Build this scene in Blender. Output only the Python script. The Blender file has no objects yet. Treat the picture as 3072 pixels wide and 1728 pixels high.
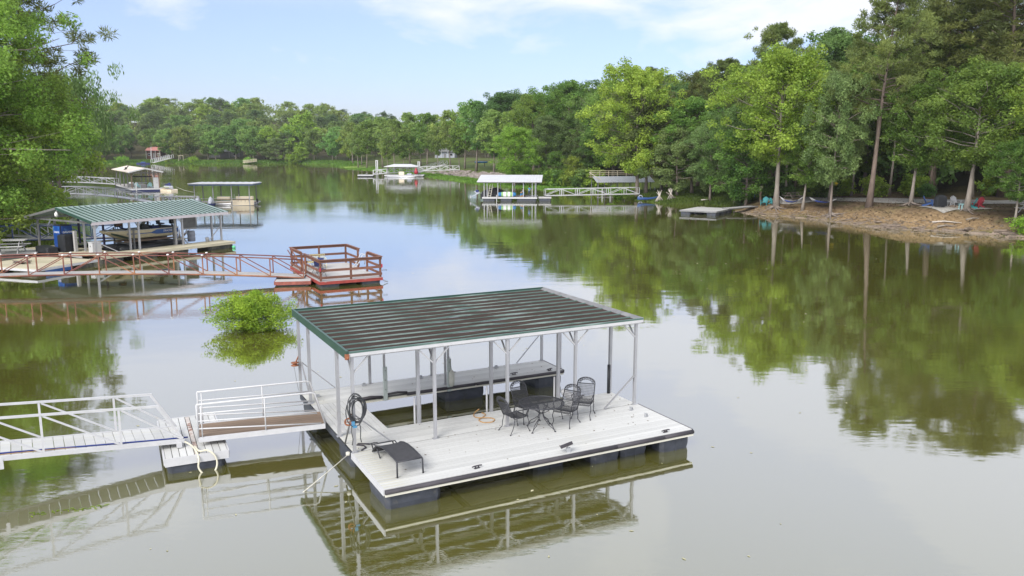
import bpy, bmesh, math, random
import numpy as np
from mathutils import Vector, Matrix
R = math.radians
PI = math.pi
SC = bpy.context.scene
COL = SC.collection

# ------------------------------------------------------------------ camera, sky, sun, exposure
cam_d = bpy.data.cameras.new('camera')
cam = bpy.data.objects.new('camera', cam_d)
COL.objects.link(cam)
cam.location = (0, 0, 8.0)
cam.rotation_euler = (R(90 - 9.779), 0, 0)
cam_d.sensor_width = 36
cam_d.lens = 28.83
cam_d.clip_end = 6000
SC.camera = cam

SUN_EL, SUN_AZ = R(40), R(206)          # high sun behind the camera's left shoulder, veiled by thin cloud
world = bpy.data.worlds.new('World')
SC.world = world
world.use_nodes = True
wn, wl = world.node_tree.nodes, world.node_tree.links
bg = wn['Background']
sky = wn.new('ShaderNodeTexSky')
sky.sky_type = 'NISHITA'
sky.sun_disc = False
sky.sun_elevation = SUN_EL
sky.sun_rotation = SUN_AZ
sky.air_density = 1.0
sky.dust_density = 1.2
sky.ozone_density = 2.2
tc = wn.new('ShaderNodeTexCoord')
sep = wn.new('ShaderNodeSeparateXYZ')
wl.new(tc.outputs['Generated'], sep.inputs[0])


def wmath(op, a, b=None, c=None):
    n = wn.new('ShaderNodeMath')
    n.operation = op
    for i, v in enumerate((a, b, c)):
        if v is None:
            continue
        if isinstance(v, (int, float)):
            n.inputs[i].default_value = v
        else:
            wl.new(v, n.inputs[i])
    return n.outputs[0]


# thin cloud sheet: the view direction is projected on a level layer above the lake
zc = wmath('ADD', wmath('MAXIMUM', sep.outputs['Z'], 0.0), 0.12)
cx = wmath('DIVIDE', sep.outputs['X'], zc)
cy = wmath('DIVIDE', sep.outputs['Y'], zc)
comb = wn.new('ShaderNodeCombineXYZ')
wl.new(cx, comb.inputs[0])
wl.new(cy, comb.inputs[1])


def wnoise(scale, detail, rough, loc):
    mp = wn.new('ShaderNodeMapping')
    mp.inputs['Location'].default_value = loc
    mp.inputs['Scale'].default_value = (1.0, 0.62, 1)
    mp.inputs['Rotation'].default_value = (0, 0, R(-25))
    wl.new(comb.outputs[0], mp.inputs[0])
    n = wn.new('ShaderNodeTexNoise')
    n.inputs['Scale'].default_value = scale
    n.inputs['Detail'].default_value = detail
    n.inputs['Roughness'].default_value = rough
    n.inputs['Distortion'].default_value = 0.35
    wl.new(mp.outputs[0], n.inputs['Vector'])
    return n.outputs[0]


def wramp(v, stops):
    n = wn.new('ShaderNodeValToRGB')
    while len(n.color_ramp.elements) < len(stops):
        n.color_ramp.elements.new(0.5)
    for e, (p, c) in zip(n.color_ramp.elements, stops):
        e.position = p
        e.color = (c, c, c, 1) if isinstance(c, (int, float)) else (*c, 1)
    wl.new(v, n.inputs[0])
    return n.outputs[0]


big = wnoise(0.33, 3, 0.5, (1.7, 0.4, 0))
fine = wnoise(1.5, 8, 0.58, (4.1, 2.2, 0))
cl = wmath('ADD', wmath('ADD', wmath('MULTIPLY', big, 0.50), wmath('MULTIPLY', fine, 0.54)), wmath('MULTIPLY', sep.outputs['X'], 0.16))
cover = wramp(cl, [(0.52, 0.0), (0.66, 1.0)])
veil = wramp(sep.outputs['Z'], [(0.0, 0.26), (0.08, 0.16), (0.15, 0.20), (0.24, 0.84), (1.0, 0.88)])
cover = wmath('MINIMUM', wmath('ADD', wmath('MULTIPLY', cover, 0.85), veil), 0.95)
mix = wn.new('ShaderNodeMixRGB')
wl.new(cover, mix.inputs[0])
tint = wn.new('ShaderNodeMixRGB')
tint.blend_type = 'MULTIPLY'
tint.inputs[0].default_value = 1.0
tint.inputs[2].default_value = (0.66, 0.70, 0.94, 1)
wl.new(sky.outputs[0], tint.inputs[1])
wl.new(tint.outputs[0], mix.inputs[1])
mix.inputs[2].default_value = (4.9, 5.05, 5.5, 1)
wl.new(mix.outputs[0], bg.inputs['Color'])
bg.inputs['Strength'].default_value = 0.1

sd = bpy.data.lights.new('sun', 'SUN')
sd.energy = 1.9
sd.angle = R(30)
sd.color = (1.0, 0.97, 0.91)
sun = bpy.data.objects.new('sun', sd)
COL.objects.link(sun)
sun.rotation_euler = (R(90) - SUN_EL, 0, PI - SUN_AZ)

SC.view_settings.view_transform = 'Standard'
SC.view_settings.look = 'None'
SC.view_settings.exposure = 1.08
SC.view_settings.gamma = 1
SC.view_settings.use_curve_mapping = False
SC.cycles.max_bounces = 6
SC.cycles.diffuse_bounces = 3
SC.cycles.glossy_bounces = 3
SC.cycles.transmission_bounces = 4
SC.cycles.transparent_max_bounces = 8
SC.cycles.use_denoising = True

# ------------------------------------------------------------------ materials


def newmat(name):
    m = bpy.data.materials.new(name)
    m.use_nodes = True
    return m, m.node_tree.nodes, m.node_tree.links, m.node_tree.nodes['Principled BSDF']


def noise_node(nt, scale, detail=4, rough=0.55, stretch=(1, 1, 1), coord='Object', off=0.0):
    t = nt.nodes.new('ShaderNodeTexCoord')
    mp = nt.nodes.new('ShaderNodeMapping')
    mp.inputs['Scale'].default_value = stretch
    mp.inputs['Location'].default_value = (off, off * .7, off * .3)
    nt.links.new(t.outputs[coord], mp.inputs[0])
    n = nt.nodes.new('ShaderNodeTexNoise')
    n.inputs['Scale'].default_value = scale
    n.inputs['Detail'].default_value = detail
    n.inputs['Roughness'].default_value = rough
    nt.links.new(mp.outputs[0], n.inputs['Vector'])
    return n.outputs[0]


def ramp_node(nt, v, stops):
    n = nt.nodes.new('ShaderNodeValToRGB')
    while len(n.color_ramp.elements) < len(stops):
        n.color_ramp.elements.new(0.5)
    for e, (p, c) in zip(n.color_ramp.elements, stops):
        e.position = p
        e.color = (c, c, c, 1) if isinstance(c, (int, float)) else (*c, 1)
    nt.links.new(v, n.inputs[0])
    return n.outputs[0]


def mix_node(nt, f, a, b, mode='MIX'):
    n = nt.nodes.new('ShaderNodeMixRGB')
    n.blend_type = mode
    for i, v in enumerate((f, a, b)):
        if isinstance(v, (int, float)):
            n.inputs[i].default_value = v
        elif isinstance(v, tuple):
            n.inputs[i].default_value = (*v, 1)
        else:
            nt.links.new(v, n.inputs[i])
    return n.outputs[0]


def M(name, col, rough=0.6, metal=0.0, var=0.18, scale=3.0, stretch=(1, 1, 1), bump=0.0, stain_or_sheen=None, rnd=0.0, spec=0.4):
    """Painted, wooden or metal surface: noise-varied colour, optional stain (colour, scale, low, high) and bump."""
    m, ns, ls, b = newmat(name)
    nt = m.node_tree
    n = noise_node(nt, scale, 6, 0.6, stretch)
    lo = tuple(max(0, c * (1 - var)) for c in col)
    hi = tuple(min(1, c * (1 + var)) for c in col)
    c = ramp_node(nt, n, [(0.3, lo), (0.7, hi)])
    if stain_or_sheen:
        sc, ss, a, z = stain_or_sheen
        sn = noise_node(nt, ss, 8, 0.65, stretch, off=7.3)
        c = mix_node(nt, ramp_node(nt, sn, [(a, 0.0), (z, 1.0)]), c, sc)
    if rnd:
        oi = ns.new('ShaderNodeObjectInfo')
        mr = ns.new('ShaderNodeMapRange')
        mr.inputs['To Min'].default_value = 1 - rnd
        mr.inputs['To Max'].default_value = 1 + rnd
        ls.new(oi.outputs['Random'], mr.inputs[0])
        hv = ns.new('ShaderNodeHueSaturation')
        ls.new(mr.outputs[0], hv.inputs['Value'])
        ls.new(c, hv.inputs['Color'])
        c = hv.outputs[0]
    ls.new(c, b.inputs['Base Color'])
    b.inputs['Roughness'].default_value = rough
    b.inputs['Metallic'].default_value = metal
    b.inputs['Specular IOR Level'].default_value = spec
    if bump:
        bn = ns.new('ShaderNodeBump')
        bn.inputs['Strength'].default_value = bump
        bn.inputs['Distance'].default_value = 0.01
        ls.new(noise_node(nt, scale * 6, 5, 0.6, stretch), bn.inputs['Height'])
        ls.new(bn.outputs[0], b.inputs['Normal'])
    return m


def leafmat(name, lo, hi, trans=0.45, hue=0.02, val=0.25, scale=0.45):
    """Foliage: clump-sized colour patches, a small change leaf by leaf and tree by tree, light passing through."""
    m, ns, ls, b = newmat(name)
    nt = m.node_tree
    n = noise_node(nt, scale, 3, 0.6)
    c = ramp_node(nt, n, [(0.34, lo), (0.66, hi)])
    geo = ns.new('ShaderNodeNewGeometry')
    oi = ns.new('ShaderNodeObjectInfo')
    hv = ns.new('ShaderNodeHueSaturation')
    m1 = ns.new('ShaderNodeMapRange')
    m1.inputs['To Min'].default_value = 0.5 - hue
    m1.inputs['To Max'].default_value = 0.5 + hue
    ls.new(oi.outputs['Random'], m1.inputs[0])
    ls.new(m1.outputs[0], hv.inputs['Hue'])
    m2 = ns.new('ShaderNodeMapRange')
    m2.inputs['To Min'].default_value = 1 - val
    m2.inputs['To Max'].default_value = 1 + val
    ls.new(geo.outputs['Random Per Island'], m2.inputs[0])
    m3 = ns.new('ShaderNodeMapRange')
    m3.inputs['To Min'].default_value = 0.82
    m3.inputs['To Max'].default_value = 1.2
    sh = ns.new('ShaderNodeMath')
    sh.operation = 'FRACT'
    mu = ns.new('ShaderNodeMath')
    mu.operation = 'MULTIPLY'
    mu.inputs[1].default_value = 7.31
    ls.new(oi.outputs['Random'], mu.inputs[0])
    ls.new(mu.outputs[0], sh.inputs[0])
    ls.new(sh.outputs[0], m3.inputs[0])
    mm = ns.new('ShaderNodeMath')
    mm.operation = 'MULTIPLY'
    ls.new(m2.outputs[0], mm.inputs[0])
    ls.new(m3.outputs[0], mm.inputs[1])
    ls.new(mm.outputs[0], hv.inputs['Value'])
    ls.new(c, hv.inputs['Color'])
    ls.new(hv.outputs[0], b.inputs['Base Color'])
    b.inputs['Roughness'].default_value = 0.55
    b.inputs['Specular IOR Level'].default_value = 0.25
    tr = ns.new('ShaderNodeBsdfTranslucent')
    hv2 = ns.new('ShaderNodeHueSaturation')
    hv2.inputs['Value'].default_value = 1.35
    hv2.inputs['Hue'].default_value = 0.485
    ls.new(hv.outputs[0], hv2.inputs['Color'])
    ls.new(hv2.outputs[0], tr.inputs['Color'])
    ms = ns.new('ShaderNodeMixShader')
    ms.inputs[0].default_value = trans
    ls.new(b.outputs[0], ms.inputs[1])
    ls.new(tr.outputs[0], ms.inputs[2])
    ls.new(ms.outputs[0], ns['Material Output'].inputs['Surface'])
    return m


WHITE_DECK = M('white_deck_board', (0.54, 0.54, 0.525), 0.55, var=0.05, scale=1.2, stretch=(0.3, 3, 3), rnd=0.09,
               stain_or_sheen=((0.50, 0.48, 0.36), 1.4, 0.58, 0.80))
WHITE_PAINT = M('white_paint', (0.52, 0.52, 0.53), 0.45, var=0.06, scale=4, stain_or_sheen=((0.5, 0.47, 0.42), 3, 0.62, 0.8))
ALU = M('aluminium_tube', (0.46, 0.46, 0.48), 0.38, metal=0.55, var=0.12, scale=5, stretch=(1, 1, .3), bump=.1)
ALU_BRIGHT = M('bright_aluminium', (0.50, 0.50, 0.51), 0.42, metal=0.3, var=0.08, scale=4)
GALV = M('galvanised_steel', (0.46, 0.47, 0.49), 0.45, metal=0.5, var=0.15, scale=6)
GREY_DARK = M('weathered_dark_steel', (0.20, 0.20, 0.20), 0.6, metal=0.3, var=0.2)
FLOAT_BLACK = M('black_dock_float', (0.052, 0.058, 0.074), 0.5, var=0.3, scale=4, stain_or_sheen=((0.15, 0.14, 0.11), 2.2, 0.58, 0.8), bump=.2)
RUBBER = M('dark_rubber', (0.055, 0.05, 0.058), 0.7, var=0.25, scale=6, stretch=(.3, 1, 1))
CREAM = M('cream_strip', (0.68, 0.66, 0.56), 0.55, var=0.1, scale=3, stretch=(.3, 1, 1))
GREEN_PAINT = M('green_roof_paint', (0.07, 0.125, 0.105), 0.42, var=0.2, scale=2.0, stretch=(.35, 2.5, 1), stain_or_sheen=((0.33, 0.41, 0.38), 1.1, 0.5, 0.72))  # pale patches are highlights along the roof ribs, painted into the green
GREEN_TRIM = M('green_trim_paint', (0.034, 0.078, 0.060), 0.4, var=0.14, scale=2)
ROOF_PAN = M('dirt_stained_green_pan', (0.046, 0.030, 0.024), 0.75, var=0.35, scale=2.2, stretch=(.3, 2.5, 1), stain_or_sheen=((0.05, 0.10, 0.08), 0.95, 0.62, 0.80), spec=0.12)
IRON = M('dark_wrought_iron', (0.055, 0.056, 0.064), 0.5, metal=0.3, var=0.15, scale=8)
SLING = M('charcoal_sling_fabric', (0.05, 0.05, 0.055), 0.8, var=0.2, scale=9)
HOSE_DARK = M('dark_hose', (0.05, 0.053, 0.058), 0.5, var=0.2)
HOSE_BLUE = M('blue_hose', (0.02, 0.04, 0.20), 0.45, var=0.2)
HOSE_PALE = M('pale_hose', (0.6, 0.57, 0.45), 0.5, var=0.1)
ROPE_TAN = M('tan_rope', (0.42, 0.25, 0.11), 0.85, var=0.25, scale=12)
ROPE_PALE = M('pale_rope', (0.55, 0.53, 0.46), 0.85, var=0.2, scale=12)
RUST = M('rusty_metal', (0.26, 0.10, 0.05), 0.8, var=0.35, scale=8)
BLUE_PLASTIC = M('light_blue_plastic', (0.08, 0.25, 0.42), 0.4, var=0.1)
BROWN_BOARD = M('weathered_brown_board', (0.20, 0.145, 0.105), 0.8, var=0.3, scale=2.5, stretch=(.3, 5, 5), rnd=0.15, bump=.3)
GREY_BOARD = M('weathered_grey_board', (0.42, 0.41, 0.40), 0.8, var=0.15, scale=2.5, stretch=(.3, 5, 5), rnd=0.08, bump=.2)
TAN_BOARD = M('weathered_tan_board', (0.50, 0.45, 0.33), 0.8, var=0.2, scale=2.0, stretch=(.5, 3, 3), rnd=0.1, stain_or_sheen=((0.30, 0.28, 0.16), 1.2, 0.55, 0.75))
RED_WOOD = M('red_stained_timber', (0.155, 0.068, 0.045), 0.7, var=0.3, scale=2.5, stretch=(.5, 3, 3), rnd=0.18, stain_or_sheen=((0.25, 0.15, 0.09), 1.5, 0.55, 0.8))
RED_PAINT = M('peeling_red_paint', (0.28, 0.045, 0.035), 0.6, var=0.2, scale=4, stain_or_sheen=((0.30, 0.22, 0.2), 2.6, 0.6, 0.7))
RED_IRON = M('rusty_red_iron', (0.15, 0.052, 0.042), 0.65, var=0.3, scale=1.5, stain_or_sheen=((0.31, 0.14, 0.065), 0.35, 0.48, 0.62))
YELLOW_PAINT = M('pale_yellow_paint', (0.66, 0.60, 0.34), 0.6, var=0.12)
GREEN_METAL = M('pale_green_metal_roof', (0.29, 0.37, 0.35), 0.4, metal=0.15, var=0.08, scale=1.2, stain_or_sheen=((0.40, 0.47, 0.45), 0.8, 0.5, 0.75))
BLACK_PLASTIC = M('black_plastic', (0.022, 0.024, 0.028), 0.45, var=0.3, scale=3)
BLUE_METAL = M('blue_gangway_paint', (0.05, 0.075, 0.19), 0.5, var=0.2)
PURPLE_STEEL = M('dark_blue_steel_post', (0.075, 0.07, 0.15), 0.5, var=0.2)
VEND_BLUE = M('vending_blue', (0.015, 0.07, 0.30), 0.3, var=0.25, scale=1.2, stain_or_sheen=((0.10, 0.35, 0.62), 1.6, 0.56, 0.66))
HULL_GREEN = M('dark_green_hull', (0.045, 0.07, 0.05), 0.3, var=0.15)
HULL_CREAM = M('cream_hull', (0.55, 0.48, 0.31), 0.3, var=0.1)
HULL_BLUE = M('blue_hull_band', (0.03, 0.09, 0.27), 0.3, var=0.15)
DARK_SEAT = M('dark_grey_vinyl', (0.06, 0.06, 0.075), 0.5, var=0.15)
NAVY = M('navy_carpet', (0.03, 0.04, 0.13), 0.8, var=0.2)
LETTER_WHITE = M('white_lettering', (0.82, 0.82, 0.82), 0.5, var=0.02)
WHITE_ROOF = M('white_metal_roof', (0.54, 0.54, 0.56), 0.4, var=0.07, scale=.8)
TAN_ROOF = M('pale_tan_roof', (0.70, 0.60, 0.50), 0.5, var=0.06, scale=.6)
TEAL = M('teal_plastic', (0.05, 0.28, 0.30), 0.5, var=0.1)
PALE_TEAL = M('pale_teal_plastic', (0.34, 0.58, 0.60), 0.5, var=0.1)
BLUE_PAINT = M('blue_plastic', (0.035, 0.085, 0.24), 0.5, var=0.1)
RED_PLASTIC = M('red_plastic', (0.36, 0.03, 0.05), 0.5, var=0.1)
CREAM_HULL = M('cream_fibreglass', (0.72, 0.62, 0.47), 0.35, var=0.06)
GREY_CANVAS = M('grey_canvas', (0.36, 0.38, 0.44), 0.8, var=0.2)
LIME = M('lime_vinyl', (0.30, 0.52, 0.20), 0.4, var=0.1)
SKYBLUE = M('sky_blue_vinyl', (0.04, 0.22, 0.50), 0.4, var=0.1)
SKIN = M('skin', (0.50, 0.30, 0.20), 0.6, var=0.06)
SHIRT_BLUE = M('blue_cloth', (0.05, 0.28, 0.52), 0.8, var=0.12)
TROUSERS = M('dark_grey_cloth', (0.05, 0.055, 0.07), 0.85, var=0.15)
HAIR = M('dark_hair', (0.03, 0.022, 0.018), 0.7, var=0.2)
BARK = M('grey_brown_bark', (0.20, 0.165, 0.14), 0.9, var=0.4, scale=2.5, stretch=(2, 2, .35), bump=.6)
BARK_PALE = M('pale_bark', (0.27, 0.235, 0.20), 0.9, var=0.3, scale=2.5, stretch=(2, 2, .35), bump=.5)
BARK_PINE = M('pine_bark', (0.16, 0.122, 0.10), 0.9, var=0.35, scale=3, stretch=(2, 2, .4), bump=.7)
DEADWOOD = M('bleached_deadwood', (0.52, 0.47, 0.42), 0.85, var=0.2, scale=5)
ROCK = M('brown_shale', (0.20, 0.155, 0.12), 0.9, var=0.4, scale=1.7, rnd=0.3, bump=.6)
ROCK_GREY = M('grey_riprap', (0.34, 0.29, 0.27), 0.9, var=0.3, scale=1.7, rnd=0.25, bump=.5)
RED_ROOF = M('faded_red_metal_roof', (0.50, 0.22, 0.20), 0.5, var=0.15)
HOUSE_DARK = M('dark_red_siding', (0.10, 0.045, 0.035), 0.8, var=0.2)
GLASS_DARK = M('dark_glass', (0.02, 0.025, 0.03), 0.1, var=0.1)
L_MAPLE = leafmat('maple_leaves', (0.083, 0.161, 0.031), (0.208, 0.316, 0.061))
L_BRIGHT = leafmat('bright_leaves', (0.137, 0.243, 0.035), (0.327, 0.461, 0.074))
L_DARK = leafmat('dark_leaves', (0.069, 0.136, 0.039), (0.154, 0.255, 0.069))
L_FEATHER = leafmat('grey_green_leaves', (0.104, 0.169, 0.055), (0.229, 0.316, 0.110))
L_PINE = leafmat('pine_needles', (0.087, 0.129, 0.038), (0.201, 0.248, 0.064), trans=.3)
L_NEAR = leafmat('sweetgum_leaves', (0.142, 0.245, 0.040), (0.274, 0.412, 0.075), scale=.8, val=.35)
L_BUSH = leafmat('flooded_bush_leaves', (0.119, 0.233, 0.027), (0.307, 0.466, 0.054), scale=1.5, val=.3)
L_FAR = leafmat('far_leaves', (0.123, 0.223, 0.057), (0.261, 0.385, 0.096), scale=.25, hue=.03)
L_FARPINE = leafmat('far_pine_leaves', (0.066, 0.115, 0.038), (0.121, 0.180, 0.053), scale=.3, trans=.3)

# ------------------------------------------------------------------ mesh helpers


def sm(pts, k=5):
    """Catmull-Rom smoothing of a polyline."""
    P = [Vector(p) for p in pts]
    out = []
    for i in range(len(P) - 1):
        a, b, c, d = P[max(i - 1, 0)], P[i], P[i + 1], P[min(i + 2, len(P) - 1)]
        for j in range(k):
            t = j / k
            out.append(.5 * ((2 * b) + (c - a) * t + (2 * a - 5 * b + 4 * c - d) * t * t + (3 * b - a - 3 * c + d) * t ** 3))
    return out + [P[-1]]


class MB:
    def __init__(s):
        s.v, s.f, s.sm = [], [], []

    def add(s, vs, fs, smooth=False):
        o = len(s.v)
        s.v += [tuple(p) for p in vs]
        s.f += [tuple(i + o for i in f) for f in fs]
        s.sm += [smooth] * len(fs)
        return s

    def box(s, c, d, rz=0.0, mat=None):
        m = mat or Matrix.Rotation(rz, 3, 'Z')
        c = Vector(c)
        vs = [c + m @ Vector((x * d[0] / 2, y * d[1] / 2, z * d[2] / 2)) for z in (-1, 1) for x, y in ((-1, -1), (1, -1), (1, 1), (-1, 1))]
        return s.add(vs, [(3, 2, 1, 0), (4, 5, 6, 7), (0, 1, 5, 4), (1, 2, 6, 5), (2, 3, 7, 6), (3, 0, 4, 7)])

    def span(s, a, b):
        return s.box([(a[i] + b[i]) / 2 for i in range(3)], [abs(b[i] - a[i]) for i in range(3)])

    def bar(s, p, q, w, h=None, up=(0, 0, 1)):
        p, q = Vector(p), Vector(q)
        h = h or w
        d = (q - p)
        L = d.length
        d.normalize()
        u = Vector(up)
        if abs(d.dot(u)) > 0.98:
            u = Vector((0, 1, 0)) if abs(d.y) < .9 else Vector((1, 0, 0))
        x = d.cross(u).normalized()
        z = x.cross(d).normalized()
        m = Matrix((x, d, z)).transposed()
        return s.box((p + q) / 2, (w, L, h), mat=m)

    def tube(s, pts, r, n=6, closed=False, smooth=True):
        pts = [Vector(p) for p in pts]
        k = len(pts)
        rs = r if isinstance(r, (list, tuple)) else [r] * k
        vs = []
        x = None
        for i, p in enumerate(pts):
            a = pts[(i - 1) % k] if (closed or i > 0) else p
            b = pts[(i + 1) % k] if (closed or i < k - 1) else p
            d = (b - a)
            if d.length < 1e-9:
                d = Vector((0, 0, 1))
            d.normalize()
            if x is None:
                x = d.cross(Vector((0, 0, 1)) if abs(d.z) < .9 else Vector((1, 0, 0))).normalized()
            else:
                x = (x - d * x.dot(d))
                x = x.normalized() if x.length > 1e-6 else d.cross(Vector((0.3, 0.5, 0.8))).normalized()
            y = d.cross(x)
            for j in range(n):
                t = 2 * PI * j / n
                vs.append(p + (x * math.cos(t) + y * math.sin(t)) * rs[i])
        fs = []
        for i in range(k if closed else k - 1):
            for j in range(n):
                a, b = i * n + j, i * n + (j + 1) % n
                c, d = ((i + 1) % k) * n + (j + 1) % n, ((i + 1) % k) * n + j
                fs.append((a, b, c, d))
        if not closed:
            fs.append(tuple(range(n))[::-1])
            fs.append(tuple((k - 1) * n + j for j in range(n)))
        return s.add(vs, fs, smooth)

    def cyl(s, p, q, r, n=10, r2=None):
        return s.tube([p, q], [r, r if r2 is None else r2], n, smooth=n > 8)

    def lathe(s, prof, n=14, c=(0, 0, 0)):
        vs = [(c[0] + r * math.cos(2 * PI * j / n), c[1] + r * math.sin(2 * PI * j / n), c[2] + z) for r, z in prof for j in range(n)]
        fs = [(i * n + j, i * n + (j + 1) % n, (i + 1) * n + (j + 1) % n, (i + 1) * n + j) for i in range(len(prof) - 1) for j in range(n)]
        fs.append(tuple(range(n))[::-1])
        fs.append(tuple((len(prof) - 1) * n + j for j in range(n)))
        return s.add(vs, fs, True)

    def loft(s, rings, smooth=True, cap=True):
        n = len(rings[0])
        vs = [p for r in rings for p in r]
        fs = [(i * n + j, i * n + (j + 1) % n, (i + 1) * n + (j + 1) % n, (i + 1) * n + j) for i in range(len(rings) - 1) for j in range(n)]
        if cap:
            fs.append(tuple(range(n))[::-1])
            fs.append(tuple((len(rings) - 1) * n + j for j in range(n)))
        return s.add(vs, fs, smooth)

    def prism(s, poly, a, b, axis='y'):
        """poly is a list of 2-D points; extruded from a to b along the axis (x: poly=(y,z), y: poly=(x,z), z: poly=(x,y))."""
        def p3(p, t):
            return {'x': (t, p[0], p[1]), 'y': (p[0], t, p[1]), 'z': (p[0], p[1], t)}[axis]
        n = len(poly)
        vs = [p3(p, a) for p in poly] + [p3(p, b) for p in poly]
        fs = [(i, (i + 1) % n, n + (i + 1) % n, n + i) for i in range(n)] + [tuple(range(n))[::-1], tuple(range(n, 2 * n))]
        return s.add(vs, fs)

    def mesh(s, name, mat, bevel=0.0):
        me = bpy.data.meshes.new(name)
        me.from_pydata(s.v, [], s.f)
        me.polygons.foreach_set('use_smooth', s.sm)
        bm = bmesh.new()
        bm.from_mesh(me)
        bmesh.ops.recalc_face_normals(bm, faces=bm.faces)
        if bevel:
            ed = [e for e in bm.edges if len(e.link_faces) == 2 and e.calc_face_angle(0) > 0.6]
            bmesh.ops.bevel(bm, geom=ed, offset=bevel, segments=2, affect='EDGES', profile=0.5)
        bm.to_mesh(me)
        bm.free()
        if mat:
            me.materials.append(mat)
        return me

    def build(s, name, mat, parent=None, loc=(0, 0, 0), rz=0.0, bevel=0.0):
        return put(name, s.mesh(name, mat, bevel), parent, loc, rz)


def put(name, me, parent=None, loc=(0, 0, 0), rz=0.0, rot=None, scale=None):
    o = bpy.data.objects.new(name, me)
    COL.objects.link(o)
    o.parent = parent
    o.location = loc
    o.rotation_euler = rot or (0, 0, rz)
    if scale:
        o.scale = (scale,) * 3 if isinstance(scale, (int, float)) else scale
    return o


def tag(o, label=None, cat=None, group=None, kind=None):
    for k, v in (('label', label), ('category', cat), ('group', group), ('kind', kind)):
        if v:
            o[k] = v
    return o


def thing(name, label, cat, loc=(0, 0, 0), rz=0.0, group=None):
    o = bpy.data.objects.new(name, None)
    COL.objects.link(o)
    o.empty_display_size = 0.3
    o.location = loc
    o.rotation_euler = (0, 0, rz)
    return tag(o, label, cat, group)


def dup(root, loc, rz=None, label=None, group=None, scale=None):
    def cp(o, par):
        c = o.copy()
        COL.objects.link(c)
        c.parent = par
        for ch in list(o.children):
            cp(ch, c)
        return c
    c = cp(root, None)
    c.location = loc
    if rz is not None:
        c.rotation_euler = (0, 0, rz)
    if scale:
        c.scale = (scale,) * 3
    if label:
        c['label'] = label
    if group:
        c['group'] = group
    return c


def mesh_np(name, V, F, mat, smooth=False):
    me = bpy.data.meshes.new(name)
    V = np.asarray(V, np.float32)
    F = np.asarray(F, np.int32)
    me.vertices.add(len(V))
    me.vertices.foreach_set('co', V.ravel())
    k = F.shape[1]
    me.loops.add(F.size)
    me.loops.foreach_set('vertex_index', F.ravel())
    me.polygons.add(len(F))
    me.polygons.foreach_set('loop_start', np.arange(0, F.size, k, dtype=np.int32))
    if smooth:
        me.polygons.foreach_set('use_smooth', np.ones(len(F), bool))
    me.update(calc_edges=True)
    me.validate()
    if mat:
        me.materials.append(mat)
    return me


def text_part(name, txt, size, mat, parent, loc, rot, extrude=0.006, shear=0.0):
    cu = bpy.data.curves.new(name, 'FONT')
    cu.body = txt
    cu.size = size
    cu.extrude = extrude
    cu.shear = shear
    cu.align_x = 'CENTER'
    cu.align_y = 'CENTER'
    tmp = bpy.data.objects.new(name, cu)
    COL.objects.link(tmp)
    me = bpy.data.meshes.new_from_object(tmp.evaluated_get(bpy.context.evaluated_depsgraph_get()))
    bpy.data.objects.remove(tmp)
    me.name = name
    me.materials.clear()
    me.materials.append(mat)
    return put(name, me, parent, loc, rot=rot)


# ------------------------------------------------------------------ terrain: the lake's shoreline and the land behind it
SHORE = [(90, -150), (66, 10), (52, 52), (45.2, 72), (43.7, 75.4), (42.6, 78.1), (40.4, 79), (37.1, 80.7), (35.9, 84.1), (34.9, 89.1), (33.1, 92.4),
         (31.4, 96), (28.8, 97), (28.1, 103.1), (28.9, 112.5), (26.6, 116.4), (21.8, 115.8), (19.9, 121.4), (17.8, 127.7), (17.9, 143.4), (16, 150),
         (6.5, 154.5), (-2.4, 167.5), (-6.9, 178), (-12.1, 191.6), (-20.6, 216.5), (-34.1, 251.9), (-45.1, 276.2), (-58, 296.6), (-75, 348),
         (-83.6, 381), (-109, 396), (-140, 388), (-171, 404), (-188, 388), (-186, 362), (-165, 290), (-132, 215), (-100, 168), (-84, 140), (-64, 118),
         (-52, 103), (-48, 84), (-47, 70), (-46, 58), (-42, 46), (-37, 34), (-33, 20), (-34, 0), (-60, -150)]
SH = np.array(SHORE, float)


def shore_dist(x, y):
    """Signed distance to the shoreline: positive on land."""
    x = np.asarray(x, float)
    y = np.asarray(y, float)
    best = np.full(x.shape, 1e18)
    inside = np.zeros(x.shape, bool)
    n = len(SH)
    for i in range(n):
        x0, y0 = SH[i]
        x1, y1 = SH[(i + 1) % n]
        dx, dy = x1 - x0, y1 - y0
        t = np.clip(((x - x0) * dx + (y - y0) * dy) / (dx * dx + dy * dy), 0, 1)
        best = np.minimum(best, (x - x0 - t * dx) ** 2 + (y - y0 - t * dy) ** 2)
        c = (y0 > y) != (y1 > y)
        xi = x0 + (y - y0) * dx / (dy if abs(dy) > 1e-9 else 1e-9)
        inside ^= c & (x < xi)
    d = np.sqrt(best)
    return np.where(inside, -d, d)


def vnoise(x, y, s, seed=0):
    x = np.asarray(x, float) / s + seed * 17.3
    y = np.asarray(y, float) / s - seed * 9.1
    xi, yi = np.floor(x), np.floor(y)
    fx, fy = x - xi, y - yi
    fx = fx * fx * (3 - 2 * fx)
    fy = fy * fy * (3 - 2 * fy)

    def h(a, b):
        v = np.sin(a * 127.1 + b * 311.7) * 43758.5453
        return v - np.floor(v)
    return (h(xi, yi) * (1 - fx) + h(xi + 1, yi) * fx) * (1 - fy) + (h(xi, yi + 1) * (1 - fx) + h(xi + 1, yi + 1) * fx) * fy


def sstep(v):
    v = np.clip(v, 0, 1)
    return v * v * (3 - 2 * v)


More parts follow.
